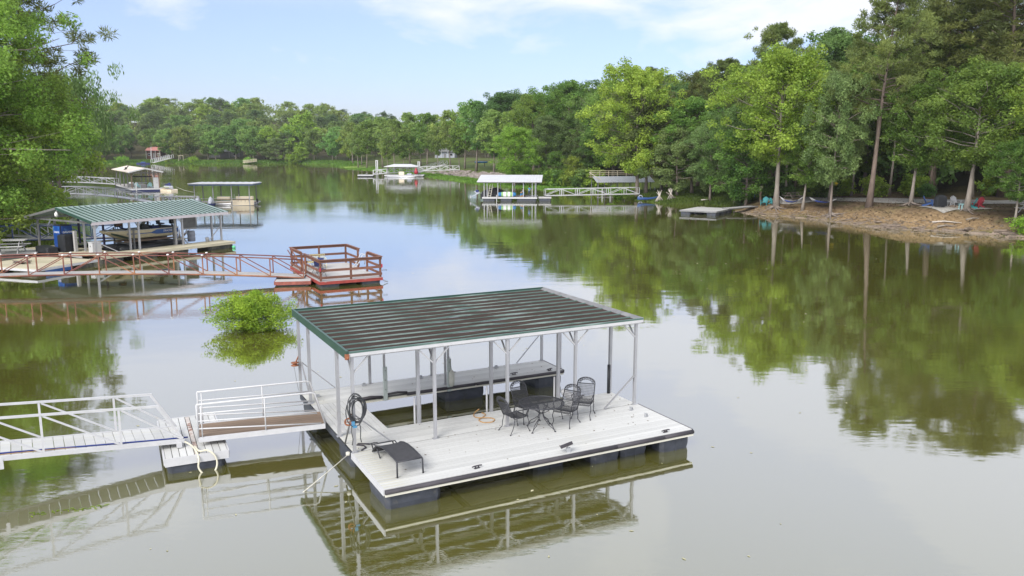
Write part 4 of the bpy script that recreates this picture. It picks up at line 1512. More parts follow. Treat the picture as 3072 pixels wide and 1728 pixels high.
g2, L2, dz2 = gangway_frame('foot_bridge', 'short white pipe railed bridge with weathered brown planks', 'gangway', (-8.02, 20.02, .64), (-5.02, 21.10, .64))
W2 = 1.16
boards(g2, 'deck_board', BROWN_BOARD, .0, L2, .05, W2 - .05, .02, 'x', .155, .01)
for y in (0, W2):
    part('side_beam', MB().span((0, y - .03, -.10), (L2, y + .03, .025)), WHITE_PAINT, g2)
    yy = y
    top = [(.0, yy, .0), (.0, yy, .88), (.0, yy, .90), (L2 - .35, yy, .92), (L2 - .25, yy, .90), (L2, yy, .03)]
    part('top_rail', MB().tube(top, .024, 7), WHITE_PAINT, g2)
    for z0, z1 in ((.66, .62), (.46, .34), (.26, .05)):
        part('mid_rail', MB().tube([(.0, yy, z0), (L2 - .3 + (.62 - z1) * .35, yy, z1)], .018, 6), WHITE_PAINT, g2)
    part('rail_post', MB().tube([(L2 * .52, yy, .0), (L2 * .52, yy, .9)], .02, 6), WHITE_PAINT, g2)
    part('rail_post', MB().tube([(.10, yy, .0), (.10, yy, .86)], .018, 6), WHITE_PAINT, g2)

# ------------------------------------------------------------------ flooded bush
tree_proto('bush', 'oak', 301, 1.75, 1.75, .04, 60, .125, 26000, .40, L_BUSH, BARK, .03, per=7, asp=.42, lowd=.1, peak=.28)
b = tree('bush', -11.65, 35.9, 1.72, 'bright yellow green bush growing out of the lake', None, rz=.7, name='flooded_bush', z=0, cat='bush')
b.scale = (.94, .88, .66)
put('crown', PROTO['bush'][1], b, (.3, .3, 1.05), 2.1, scale=(.26, .26, .62))
tw = MB()
rgb = random.Random(9)
for k in range(46):
    a = rgb.uniform(0, 6.28)
    r0, r1 = rgb.uniform(.1, .5), rgb.uniform(.9, 1.9)
    tw.tube([(r0 * math.cos(a), r0 * math.sin(a), -.1), (r1 * .7 * math.cos(a), r1 * .7 * math.sin(a), rgb.uniform(.1, .4)), (r1 * math.cos(a + .1), r1 * math.sin(a + .1), rgb.uniform(.2, .6))], [.012, .009, .005], 4)
part('twigs', tw, BARK, b)

# floating debris on the water
db = thing('floating_twigs', 'scrap of yellow leaves and twigs afloat below the gangway', 'debris', (-9.9, 17.2, .0))
m = MB()
for k in range(40):
    x = rgb.uniform(-.7, .7)
    y = x * .3 + rgb.uniform(-.12, .12)
    m.bar((x, y, .008), (x + rgb.uniform(-.12, .12), y + rgb.uniform(-.06, .06), .012), .018, .006)
part('leaves', m, L_BUSH, db)

# ------------------------------------------------------------------ generic truss gangway for the middle distance


def truss(name, label, A, B, width, h, n, mfr, mdk, arch=0.0, style='vee', group=None, bar=.05, boards_n=0, ends=True, cat='gangway', pair=.0):
    t, L, dz = gangway_frame(name, label, cat, A, B, group)

    def z(x):
        f = x / L
        return dz * f + arch * 4 * f * (1 - f)
    N = 14
    xs = [L * i / N for i in range(N + 1)]
    if boards_n:
        for i in range(boards_n):
            x0, x1 = L * i / boards_n, L * (i + 1) / boards_n
            part('deck_board', MB().bar((x0 + .006, width / 2, z(x0)), (x1 - .006, width / 2, z(x1)), width - .06, .03), mdk, t)
    else:
        m = MB()
        for a, b in zip(xs, xs[1:]):
            m.bar((a, width / 2, z(a)), (b, width / 2, z(b)), width - .08, .04)
        part('deck', m, mdk, t)
    for y in (0, width):
        part('bottom_chord', MB().tube([(x, y, z(x) - .03) for x in xs], bar * .8, 4, smooth=False), mfr, t)
        part('handrail', MB().tube([(x, y, z(x) + h) for x in xs], bar * .62, 5), mfr, t)
        px = [L * (i + .5 * (0 if ends else 1)) / n for i in range(n + (1 if ends else 0))]
        for x in px:
            part('rail_post', MB().bar((x, y, z(x) - .02), (x, y, z(x) + h - .01), bar, bar), mfr, t)
            if pair and 0 < x < L:
                part('rail_post', MB().bar((x + pair, y, z(x) - .02), (x + pair, y, z(x) + h - .01), bar * .8, bar * .8), mfr, t)
        for i, (a, b) in enumerate(zip(px, px[1:])):
            if style == 'fan':
                up = (a + b) / 2 < L * .5
            else:
                up = i % 2 == 0
            za, zb = (z(a) + .03, z(b) + h - .04) if up else (z(a) + h - .04, z(b) + .03)
            part('diagonal', MB().bar((a + .04, y, za), (b - .04, y, zb), bar * .8, bar * .8), mfr, t)
    return t


# ------------------------------------------------------------------ rusty red gangway and the red railed float it leads to
rgw = truss('gangway', 'long rusty red truss gangway leading to the red railed float', (-33.0, 45.1, .66), (-12.35, 48.0, .36), 1.15, 1.06, 11, RED_IRON, GREY_BOARD,
            arch=.30, style='fan', bar=.06, boards_n=0)
part('end_brace', MB().bar((20.0, 0, 1.36), (20.75, 0, .02), .05), RED_IRON, rgw)
part('end_brace', MB().bar((20.0, 1.15, 1.36), (20.75, 1.15, .02), .05), RED_IRON, rgw)
CAPM = M('white_post_cap', (.75, .74, .72), .5)
for k in (2, 3, 4, 5, 6, 7, 8):
    x = 20.85 * k / 11
    for y in (0, 1.15):
        f = x / 20.85
        part('post_cap', MB().lathe([(.02, 0), (.075, .0), (.07, .05), (.02, .07)], 10, (x, y, -.30 * f + .30 * 4 * f * (1 - f) + 1.085)), CAPM, rgw)

RD = thing('railed_float', 'square float with a red stained timber railing and grey deck', 'dock', (-11.02, 46.45, 0), .49)
RW, RL, RH = 3.72, 7.1, 1.22
boards(RD, 'deck_board', GREY_BOARD, .0, RW, .0, RL, .36, 'x', .15, .01)
part('rim_board', MB().span((-.04, -.05, .17), (RW + .04, -.003, .34)), RED_PAINT, RD)
part('rim_board', MB().span((-.05, 0, .17), (-.004, RL, .34)), RED_PAINT, RD)
part('rim_board', MB().span((RW + .004, 0, .17), (RW + .05, RL, .34)), RED_PAINT, RD)
for a, b, c, d in ((.05, 1.2, .05, 1.3), (2.5, 3.65, .05, 1.3), (.05, 1.2, 5.6, 6.9), (2.5, 3.65, 5.6, 6.9), (.05, 1.2, 2.8, 4), (2.5, 3.65, 2.8, 4)):
    float_part(RD, a, b, c, d, .19)


def rrail(p, q, z, w=.14, cap=False):
    if cap:
        part('cap_rail', MB().bar((*p, z), (*q, z), .15, .04), RED_WOOD, RD)
    else:
        part('rail', MB().bar((*p, z), (*q, z), .04, w), RED_WOOD, RD)


gl0, gl1 = 3.55, 4.35        # gate gap, left side
gr0, gr1 = 2.6, 4.3          # ladder gap, right side
segs = [((0, 0), (RW, 0)), ((0, 0), (0, gl0)), ((0, gl1), (0, RL)), ((0, RL), (RW, RL)), ((RW, 0), (RW, gr0)), ((RW, gr1), (RW, RL))]
for p, q in segs:
    for z in (.36 + .20, .36 + .62):
        rrail(p, q, z)
    rrail(p, q, .36 + RH - .09)
    rrail(p, q, .36 + RH + .005, cap=True)
for x, y in ((0.07, .07), (RW / 2, .07), (RW - .07, .07), (.07, gl0 - .06), (.07, gl1 + .06), (.07, RL - .07), (RW / 2, RL - .07), (RW - .07, RL - .07), (RW - .07, gr0 - .06), (RW - .07, gr1 + .06)):
    part('post', MB().span((x - .055, y - .055, .16), (x + .055, y + .055, .36 + RH - .03)), RED_WOOD, RD, .006)
part('red_reflector', MB().span((-.03, -.075, .95), (.06, -.055, 1.15)), RED_PLASTIC, RD)
part('red_reflector', MB().span((RW - .05, -.075, .95), (RW + .03, -.055, 1.15)), RED_PLASTIC, RD)
part('tie_bar', MB().tube([(RW, .1, .2), (RW + .35, .0, .05), (RW + .1, -.1, .08)], .02, 5), GREY_DARK, RD)
st = thing('step_platform', 'low grey step platform with red edges at the gangway foot', 'float', (-13.75, 46.9, 0), .18)
boards(st, 'deck_board', GREY_BOARD, 0, 2.0, 0, 2.6, .28, 'x', .15, .01)
for a, b in (((-.03, -.05, .08), (2.03, -.003, .27)), ((-.05, 0, .08), (-.003, 2.6, .27)), ((2.003, 0, .08), (2.05, 2.6, .27))):
    part('rim_board', MB().span(a, b), M('dull_red_board', (.25, .08, .06), .8, var=.3), st)
float_part(st, .05, 1.95, .05, 1.2, .1)
float_part(st, .05, 1.95, 1.4, 2.5, .1)


def on(t, x, y, z=0):
    c, s = math.cos(t.rotation_euler[2]), math.sin(t.rotation_euler[2])
    return (t.location[0] + c * x - s * y, t.location[1] + s * x + c * y, t.location[2] + z)


# pale yellow settee with scrolled iron back
yb = thing('garden_bench', 'pale yellow iron bench with a scrolled back on the red float', 'bench', on(RD, 1.25, 5.2, .36), .49 + PI + .05)
part('seat', MB().box((0, 0, .43), (1.15, .42, .06)), YELLOW_PAINT, yb, .01)
m = MB()
m.tube([(-.56, -.2, .45), (-.58, -.28, .86), (.58, -.28, .86), (.56, -.2, .45)], .018, 6)
for k in range(8):
    x = -.46 + k * .13
    m.tube([(x + .055 * math.cos(q * PI / 4), -.25, .68 + .12 * math.sin(q * PI / 4)) for q in range(8)], .014, 4, closed=True)
part('backrest', m, YELLOW_PAINT, yb)
for x in (-.52, .52):
    part('arm', MB().tube([(x, -.25, .66), (x, .16, .66), (x, .2, .45)], .016, 5), YELLOW_PAINT, yb)
    for y in (-.2, .19):
        part('leg', MB().tube([(x, y, .43), (x, y * 1.1, 0)], .016, 5), YELLOW_PAINT, yb)
fc = thing('folding_chair', 'dark folding chair with a blue seat inside the red railing', 'chair', on(RD, .55, 1.9, .36), .8)
part('seat', MB().box((0, 0, .44), (.5, .46, .03)), NAVY, fc)
part('backrest', MB().bar((0, .22, .62), (0, .30, .92), .48, .02, up=(0, -1, .2)), NAVY, fc)
for s in (-1, 1):
    part('frame', MB().tube([(s * .25, -.24, 0), (s * .25, .22, .62), (s * .25, .31, .95)], .014, 5).tube([(s * .25, .3, 0), (s * .25, -.2, .46), (s * .25, -.2, .66), (s * .25, .22, .66)], .014, 5), IRON, fc)
fc2 = dup(fc, on(RD, .75, 3.3, .36), -.6, 'dark folding chair with a blue seat near the float gate')
ld = thing('swim_ladder', 'white tubular swim ladder folded up in the railing gap', 'ladder', on(RD, RW - .25, 3.4, .36), .49)
for y in (-.22, .22):
    part('rail', MB().tube([(-.5, y, .02), (-.1, y, .55), (.1, y, .95), (.28, y, 1.0), (.42, y, .85), (.36, y, .3)], .025, 6), WHITE_PAINT, ld)
for k in range(3):
    part('rung', MB().bar((-.38 + k * .17, -.22, .16 + k * .22), (-.38 + k * .17, .22, .16 + k * .22), .06, .03), WHITE_PAINT, ld)
rr_ = thing('rod_holder', 'thin steel rod holder on the right corner of the red float', 'holder', on(RD, RW + .05, .1, .75), .49)
part('tube', MB().tube([(0, 0, 0), (.28, .02, .0)], .02, 6).cyl((.26, 0, 0), (.3, .0, 0), .035, 8), GREY_DARK, rr_)

# ------------------------------------------------------------------ green roofed dock with the bass boat
GD = thing('covered_dock', 'long boat dock under a pale green standing seam gable roof', 'dock', (-29.18, 57.16, 0), 1.0)
GZ = .52
GL, GW = 10.6, 8.0
boards(GD, 'deck_board', TAN_BOARD, -.5, GL + .2, -1.3, .55, GZ, 'x', .16, .01)
boards(GD, 'deck_board', TAN_BOARD, -.7, 1.7, .56, GW + .3, GZ - .004, 'y', .16, .01)
boards(GD, 'deck_board', TAN_BOARD, 1.72, GL + .2, GW - .9, GW + .3, GZ, 'x', .16, .01)
boards(GD, 'deck_board', TAN_BOARD, 1.72, GL - .4, 3.75, 4.5, GZ - .006, 'x', .16, .01)
part('fascia_board', MB().span((-.5, -1.36, GZ - .2), (GL + .2, -1.303, GZ - .01)), TAN_BOARD, GD)
part('fascia_board', MB().span((GL + .203, -1.3, GZ - .2), (GL + .25, .55, GZ - .01)), TAN_BOARD, GD)
part('fascia_board', MB().span((-.76, .56, GZ - .2), (-.703, GW + .3, GZ - .01)), GREY_BOARD, GD)
FL2 = M('grey_mossy_float', (.06, .06, .055), .8, var=.35, stain_or_sheen=((.17, .16, .11), 2.2, .5, .7))
for a, b, c, d in ((-.4, 1.3, -1.2, .4), (2.2, 4, -1.2, .4), (5.0, 6.6, -1.2, .4), (8.4, 10.7, -1.2, .4), (-.6, 1.5, 2.2, 4), (-.6, 1.5, 6, 8), (3, 5, GW - .8, GW + .2), (7.5, 9.5, GW - .8, GW + .2)):
    float_part(GD, a, b, c, d, GZ - .21, FL2)
part('green_buoy', MB().lathe([(.02, -.12), (.12, -.08), (.15, 0), (.12, .08), (.02, .12)], 12), M('green_float_ball', (.12, .5, .25), .5), GD, loc=(GL - .1, -1.5, .1))
EZ, PKZ = GZ + 2.2, GZ + 3.0
for x, y, mt in [(0, 0, ALU), (.7, 2.55, ALU), (2.9, .45, ALU), (3.3, -.05, ALU), (6.7, .45, GREY_BOARD), (6.95, -.05, ALU), (10.0, .45, ALU), (10.5, -.05, ALU), (.6, 6.2, ALU), (.3, GW, ALU),
                 (2.9, 3.8, PURPLE_STEEL), (5.2, 4.1, PURPLE_STEEL), (6.8, 4.1, PURPLE_STEEL), (9.3, 4.1, PURPLE_STEEL), (3.3, GW - .2, PURPLE_STEEL), (6.9, GW - .2, PURPLE_STEEL), (10.3, GW - .2, PURPLE_STEEL)]:
    o = part('post', MB().span((x - .06, y - .06, GZ), (x + .06, y + .06, EZ)), mt, GD)
part('brace', MB().bar((0, -.05, GZ + .9), (1.5, -.6, GZ), .08, .06), ALU, GD)
part('brace', MB().bar((10.5, .0, GZ + 1.2), (9.4, .1, GZ + .05), .06, .05), ALU, GD)
for x in (0, 3.3, 6.95, 10.5):
    part('brace', MB().bar((x, -.03, EZ - .45), (x + (.38 if x < 5 else -.38), -.03, EZ - .03), .05), ALU, GD)
    part('brace', MB().bar((x, -.0, EZ - .5), (x, .45, EZ - .03), .05), ALU, GD)
OV = .4
part('eave_beam', MB().span((-OV, -OV - .02, EZ - .10), (GL + OV, -OV + .05, EZ + .10)), M('pinkish_white_beam', (.58, .53, .55), .5, var=.1), GD)
part('eave_beam', MB().span((-OV, GW + OV - .05, EZ - .10), (GL + OV, GW + OV + .02, EZ + .08)), ALU, GD)
for x in (0, 3.5, 7, 10.5):
    part('truss_beam', MB().bar((x, 0, EZ), (x, GW, EZ), .08, .12), GREY_DARK, GD)
mid = GW / 2
sl = math.atan2(PKZ - EZ, mid + OV)
sw = math.hypot(PKZ - EZ, mid + OV)
nseam = 27
wpan = (GL + 2 * OV) / nseam
pm = MB().box((0, 0, 0), (wpan - .004, sw, .03)).mesh('roof_panel', GREEN_METAL)
SEAM = M('dark_green_seam', (.02, .055, .045), .4, var=.15)
sm = MB().box((0, 0, .035), (.085, sw, .05)).mesh('seam', SEAM)
for side in (0, 1):
    for i in range(nseam):
        x = -OV + wpan * (i + .5)
        y = (mid - OV) / 2 if side == 0 else mid + (mid + OV) / 2
        z = (EZ + PKZ) / 2 + .12
        p = put('roof_panel', pm, GD, (x, y, z), rot=(sl if side == 0 else -sl, 0, 0))
        put('seam', sm, p, (-wpan / 2, 0, 0))
part('ridge_cap', MB().prism([(mid - .2, PKZ + .10), (mid, PKZ + .19), (mid + .2, PKZ + .10), (mid, PKZ + .165)], -OV - .02, GL + OV + .02, 'x'), GREEN_METAL, GD)
part('gable_trim', MB().bar((-OV - .03, -OV, EZ + .09), (-OV - .03, mid, PKZ + .10), .05, .16), GREEN_TRIM, GD)
part('gable_trim', MB().bar((-OV - .03, GW + OV, EZ + .09), (-OV - .03, mid, PKZ + .10), .05, .16), GREY_DARK, GD)
part('gable_trim', MB().bar((GL + OV + .03, -OV, EZ + .09), (GL + OV + .03, mid, PKZ + .10), .05, .12), GREEN_TRIM, GD)
fl_ = thing('flood_lamp', 'glass jar lamp hanging under the green gable end', 'lamp', on(GD, -OV - .1, mid - .2, PKZ - .28), 0)
part('jar', MB().lathe([(.03, .18), (.07, .12), (.12, .05), (.13, -.08), (.09, -.18), (.02, -.2)], 12), M('milky_glass', (.7, .7, .66), .25), fl_)
part('bracket', MB().bar((0, 0, .18), (.1, .05, .34), .05), GREY_DARK, fl_)

# things on the green roofed dock
vm = thing('vending_machine', 'tall blue drinks vending machine under the green gable', 'vending machine', on(GD, .62, 5.2, GZ), 1.0)
part('cabinet', MB().span((-.42, -.46, .0), (.42, .46, 1.80)), BLACK_PLASTIC, vm, .03)
front = part('front_panel', MB().span((-.36, -.50, .06), (.42, -.463, 1.74)), VEND_BLUE, vm, .01)
part('front_panel', MB().span((-.47, -.44, .06), (-.423, .44, 1.74)), VEND_BLUE, vm, .01)
text_part('lettering', 'DASANI', .19, LETTER_WHITE, front, (.05, -.505, 1.28), (R(90), 0, 0))
text_part('lettering', 'DASANI', .19, LETTER_WHITE, vm, (-.475, 0, 1.28), (R(90), 0, R(-90)))
bf = thing('plastic_float', 'black plastic float drum stood on end beside the vending machine', 'float drum', on(GD, -.15, 3.5, GZ), 1.15)
float_part(bf, -.45, .45, -.38, .38, 1.25, BLACK_PLASTIC)
bf2 = thing('plastic_float', 'black plastic float lying flat at the dock edge', 'float drum', on(GD, -1.0, 4.6, GZ - .1), 2.45)
float_part(bf2, -1.1, 1.0, -.4, .4, .5, BLACK_PLASTIC)
cb = thing('dock_cabinet', 'white slatted storage cabinet by the corner post', 'cabinet', on(GD, .55, 1.05, GZ), 1.0)
part('body', MB().span((-.34, -.26, 0), (.34, .26, .74)), WHITE_PAINT, cb, .02)
part('lid', MB().span((-.36, -.28, .743), (.36, .28, .79)), WHITE_PAINT, cb, .01)
part('latch', MB().box((-.35, .0, .5), (.03, .06, .1)), GREY_DARK, cb)
wp = thing('timber_post', 'short grey timber post with a cleat on the green roofed dock', 'post', on(GD, .2, 2.9, GZ), 1.0)
part('shaft', MB().span((-.10, -.10, 0), (.10, .10, 1.5)), GREY_BOARD, wp)
part('hook', MB().bar((.1, 0, 1.15), (.22, 0, 1.15), .03), GREY_DARK, wp)
bk = thing('bucket', 'white bucket near the right end of the green roofed dock', 'bucket', on(GD, 9.4, .3, GZ), 0)
part('pail', MB().lathe([(.12, 0), (.15, .3), (.16, .33), (.14, .32), (.11, .03)], 12), WHITE_PAINT, bk)
part('handle', MB().tube([(-.15, 0, .3), (0, 0, .42), (.15, 0, .3)], .008, 4), GREY_DARK, bk)
bl = thing('barrel', 'grey ribbed barrel behind the stern of the bass boat', 'barrel', on(GD, 8.9, 1.6, GZ), 0)
part('drum', MB().lathe([(.27, 0), (.30, .05), (.29, .2), (.31, .24), (.31, .30), (.29, .34), (.29, .5), (.31, .54), (.31, .6), (.28, .8), (.25, .83)], 16), GREY_CANVAS, bl)
pnl = thing('grey_screen', 'grey hanging screen panel by the boat slip', 'screen', on(GD, 9.0, 1.9, GZ + 1.05), 1.0)
part('sheet', MB().span((-.6, -.03, 0), (.6, .03, 1.1)), GREY_DARK, pnl)
part('rail', MB().span((-.62, -.05, -.1), (.62, .05, -.004)), GREY_BOARD, pnl)

# bass boat on its lift: hull lofted from stations, bow at x=0
BB = thing('bass_boat', 'cream and green aluminium bass boat raised on a lift', 'boat', on(GD, 2.0, 2.35, 1.06), .985)
BL, BWd = 5.6, .95


def hull_rings(z_of, outset=0.0):
    rings = []
    for i in range(13):
        f = i / 12
        x = BL * f
        w = BWd * (min(1, .36 + 1.5 * f) ** .7 if f < .45 else 1 - .08 * (f - .45))
        keel = .62 * max(0, 1 - f / .36) ** 1.7
        sheer = .74 + .06 * (1 - f) ** 2
        rings.append((x, w, keel, sheer))
    return rings


rings = []
for x, w, k, s in hull_rings(None):
    rings.append([(x, -w, s), (x, -w * .97, s * .62 + k * .38), (x, -w * .82, k + .16 * (1 - k)), (x, 0, k), (x, w * .82, k + .16 * (1 - k)), (x, w * .97, s * .62 + k * .38), (x, w, s)])
hb_ = MB().loft(rings, smooth=False, cap=True)
hull = part('hull', hb_, HULL_CREAM, BB)
m = MB()
lo_, hi_ = [], []
for x, w, k, s in hull_rings(None):
    pass
HR = hull_rings(None)
for sgn in (-1, 1):
    band = MB()
    for (a, b) in zip(HR[3:], HR[4:]):
        q = []
        for (x, w, k, s), up in ((a, 0), (b, 0), (b, 1), (a, 1)):
            f0 = .60 if x < 3.5 else .48
            f1 = .68 if x < 3.5 else .93
            fz = f1 if up else f0
            wv = w * (.97 + .03 * (fz - .5) * 2)
            q.append((x, sgn * (wv + .012), k + (s - k) * fz))
        band.add(q, [(0, 1, 2, 3)])
    part('blue_band', band, HULL_BLUE, hull)
    band = MB()
    for (a, b) in zip(HR, HR[1:6]):
        q = []
        for (x, w, k, s), fz in ((a, .0), (b, .0), (b, .72 - b[0] * .28), (a, .72 - a[0] * .28)):
            fz = max(fz, .0)
            ww = w * (.0 + .985) if fz > .3 else w * .83
            q.append((x, sgn * (ww + .012), k + (s - k) * fz + (.1 if fz == 0 else 0)))
        band.add(q, [(0, 1, 2, 3)])
    part('green_bow_band', band, HULL_GREEN, hull)
    band = MB()
    for (a, b) in zip(HR[3:], HR[4:]):
        q = [(x, sgn * (w * .86 + .05), k + .03 + (.17 if up else .0)) for (x, w, k, s), up in ((a, 0), (b, 0), (b, 1), (a, 1))]
    text_part('lettering', 'TRACKER', .21, LETTER_WHITE, hull, (4.72, sgn * (.925), .53), (R(90), 0, 0 if sgn < 0 else PI), shear=.25)
m = MB()
for sgn in (-1, 1):
    m.tube([(x, sgn * w, s + .01) for x, w, k, s in HR], .028, 5)
part('gunwale', m, WHITE_PAINT, BB)
m = MB()
for a, b in zip(HR, HR[1:]):
    z0, z1 = a[3] - .06, b[3] - .06
    m.add([(a[0], -a[1] + .03, z0), (a[0], a[1] - .03, z0), (b[0], b[1] - .03, z1), (b[0], -b[1] + .03, z1)], [(0, 1, 2, 3)])
part('deck', m, NAVY, BB)
mo = part('trolling_motor', MB().loft([[(.95 + dx, .05 + y * s_, 1.18 + z * s_) for y, z in ((-.16, -.05), (-.12, .14), (.12, .14), (.16, -.05), (.1, -.14), (-.1, -.14))] for dx, s_ in ((0, .5), (.08, 1), (.42, 1), (.55, .75), (.60, .3))], False), BLACK_PLASTIC, BB)
part('shaft', MB().tube([(1.25, .05, 1.1), (1.45, .05, .92), (1.9, .0, .80)], .06, 7), NAVY, mo)
part('stripe', MB().span((1.0, -.125, 1.16), (1.42, -.112, 1.21)), RUST, mo)
part('console', MB().loft([[(2.75 + a, -.55, z), (3.45 + b_, -.55, z), (3.45 + b_, .05, z), (2.75 + a, .05, z)] for a, b_, z in ((0, 0, .7), (.05, -.1, 1.0), (.25, -.2, 1.12))], False), BLACK_PLASTIC, BB)
part('windscreen', MB().bar((3.0, -.25, 1.1), (3.2, -.25, 1.32), .5, .015), M('tinted_screen', (.35, .33, .28), .2), BB)
part('steering_wheel', MB().tube([(3.55 + .06 * math.sin(q * PI / 6), -.25 + .17 * math.cos(q * PI / 6), 1.05 + .16 * math.sin(q * PI / 6)) for q in range(12)], .018, 5, closed=True), IRON, BB)


def boat_seat(x, y, z, back=.5):
    s_ = part('seat', MB().box((x, y, z), (.46, .46, .10)).box((x, y, z - .12), (.10, .10, .2)), DARK_SEAT, BB, .02)
    part('backrest', MB().bar((x - .18, y, z + .06), (x - .28, y, z + back), .44, .09, up=(1, 0, .3)), DARK_SEAT, s_)


boat_seat(4.75, .1, 1.02, .62)
part('bench', MB().span((3.55, -.7, .72), (4.1, .7, .93)), NAVY, BB)
part('rear_deck', MB().span((4.2, -.75, .72), (5.35, .75, .86)), DARK_SEAT, BB, .03)
part('outboard_motor', MB().loft([[(5.68 + x * s_, y * s_, .98 + z) for x, y in ((-.14, -.16), (.22, -.14), (.26, 0), (.22, .14), (-.14, .16))] for z, s_ in ((-.05, .6), (.0, 1), (.24, 1), (.34, .7))], False).bar((5.72, 0, .9), (5.74, 0, .05), .12, .16), BLACK_PLASTIC, BB)
bl_ = thing('boat_lift', 'steel boat lift with timber bunks under the bass boat', 'boat lift', on(GD, 2.0, 2.35, 0), .985)
for y in (-.55, .55):
    part('bunk', MB().span((1.3, y - .10, .93), (5.5, y + .10, 1.04)), BROWN_BOARD, bl_)
for x in (1.6, 4.9):
    part('cross_beam', MB().span((x - .06, -1.35, .78), (x + .06, 1.35, .925)), GREY_DARK, bl_)
    for y in (-1.3, 1.3):
        part('guide_post', MB().span((x - .05, y - .05, .2), (x + .05, y + .05, 1.95)), GREY_DARK, bl_)
part('tank', MB().tube([(.6, -.9, .45), (5.9, -.9, .45)], .32, 12), BLACK_PLASTIC, bl_)
part('tank', MB().tube([(.6, .9, .45), (5.9, .9, .45)], .32, 12), BLACK_PLASTIC, bl_)

# lower landing in front of the green roofed dock, with driftwood lying on it
ll = thing('landing_float', 'low weathered landing float in front of the green roofed dock', 'float', on(GD, -5.7, -3.0, 0), 1.25)
boards(ll, 'deck_board', TAN_BOARD, 0, 4.8, 0, 5.4, .44, 'x', .16, .01)
part('rim_board', MB().span((-.05, -.05, .28), (4.85, -.003, .425)), WHITE_PAINT, ll)
part('rim_board', MB().span((4.803, 0, .28), (4.85, 5.4, .425)), WHITE_PAINT, ll)
part('rim_board', MB().span((-.05, 0, .28), (-.003, 5.4, .425)), WHITE_PAINT, ll)
part('skirt', MB().span((.6, -.04, .05), (2.6, -.02, .275)), HULL_BLUE, ll)
for a, b, c, d in ((.1, 1.4, .1, 1.5), (3.3, 4.7, .1, 1.5), (.1, 1.4, 3.5, 5.2), (3.3, 4.7, 3.5, 5.2)):
    float_part(ll, a, b, c, d, .26, FL2)
dw = thing('driftwood', 'dark lump of driftwood on the weathered landing float', 'driftwood', on(ll, 1.6, 3.0, .44), 0)
m = MB()
for k in range(9):
    a = rgb.uniform(0, 6.28)
    m.tube([(0, 0, .08), (.3 * math.cos(a), .3 * math.sin(a), .15), (.55 * math.cos(a + .3), .55 * math.sin(a + .3), rgb.uniform(.05, .3))], [.09, .07, .03], 5)
part('branches', m, BARK, dw)
# picnic table on its own little landing under the trees
pl_ = thing('landing_float', 'shaded landing float under the left trees holding the picnic table', 'float', (-36.6, 58.4, 0), .2)
boards(pl_, 'deck_board', GREY_BOARD, -2.4, 2.4, -1.3, 2.6, .5, 'x', .16, .01)
float_part(pl_, -2.2, 2.2, -1.1, 1.1, .46, FL2)


def picnic_table(label, loc, rz, mat, scale=1.0, group=None):
    t = thing('picnic_table', label, 'picnic table', loc, rz, group)
    t.scale = (scale,) * 3
    for k in range(4):
        part('table_plank', MB().span((-.95, -.36 + k * .185, .73), (.95, -.36 + k * .185 + .175, .77)), mat, t)
    for y in (-.75, .75):
        part('seat_plank', MB().span((-.95, y - .14, .43), (.95, y + .14, .47)), mat, t)
    for x in (-.65, .65):
        part('trestle', MB().bar((x, -.75, .02), (x, -.15, .72), .09, .04, up=(1, 0, 0)).bar((x, .75, .02), (x, .15, .72), .09, .04, up=(1, 0, 0)).bar((x + .05, -.8, .40), (x + .05, .8, .40), .04, .09), mat, t)
    return t


picnic_table('grey picnic table half under the branches at the left edge', (-35.9, 58.1, .5), .25, GREY_BOARD, 1.25)
bgw = truss('gangway', 'dark blue truss gangway behind the green roofed dock', on(GD, -1.5, 12.4, .9), on(GD, 7.0, 8.6, .55), 1.2, 1.05, 5, BLUE_METAL, GREY_BOARD, style='vee', bar=.06)
wgw = truss('gangway', 'white railed gangway half hidden by leaves at the left', (-44.0, 65.0, 1.2), (-36.3, 66.5, .6), 1.2, 1.0, 6, WHITE_PAINT, GREY_BOARD, style='fan', bar=.06)
hr = thing('bird', 'grey bird perched on the blue gangway rail', 'bird', on(GD, 2.55, 10.6, 1.93), 1.2)
MB_b = MB().loft([[(x, r * math.cos(q * PI / 4) * .8, z + r * math.sin(q * PI / 4)) for q in range(8)] for x, z, r in ((-.22, -.12, .02), (-.12, .0, .07), (0, .12, .10), (.05, .25, .08), (.06, .34, .045), (.08, .40, .05), (.12, .41, .035), (.20, .40, .008))])
part('body', MB_b, GREY_CANVAS, hr)
part('leg', MB().cyl((0, .03, .08), (0, .03, -.05), .01, 5), GREY_DARK, hr)
part('leg', MB().cyl((0, -.03, .08), (0, -.03, -.05), .01, 5), GREY_DARK, hr)
db2 = thing('bare_branches', 'bare dead branches poking out of the water behind the boat', 'dead tree', (-29.6, 73.0, -.2), .3)
m = MB()
for k in range(12):
    a, e = rgb.uniform(0, 6.28), rgb.uniform(.5, 1.3)
    L_ = rgb.uniform(1.2, 2.6)
    p1 = (L_ * .5 * math.cos(a) * math.cos(e), L_ * .5 * math.sin(a) * math.cos(e), L_ * .55 * math.sin(e))
    p2 = (L_ * math.cos(a + .4) * math.cos(e), L_ * math.sin(a + .4) * math.cos(e), L_ * math.sin(e))
    m.tube([(0, 0, 0), p1, p2], [.035, .022, .008], 4)
    m.tube([p1, (p1[0] + rgb.uniform(-.5, .5), p1[1] + rgb.uniform(-.5, .5), p1[2] + rgb.uniform(.2, .7))], [.015, .006], 4)
part('branch', m, BARK, db2)

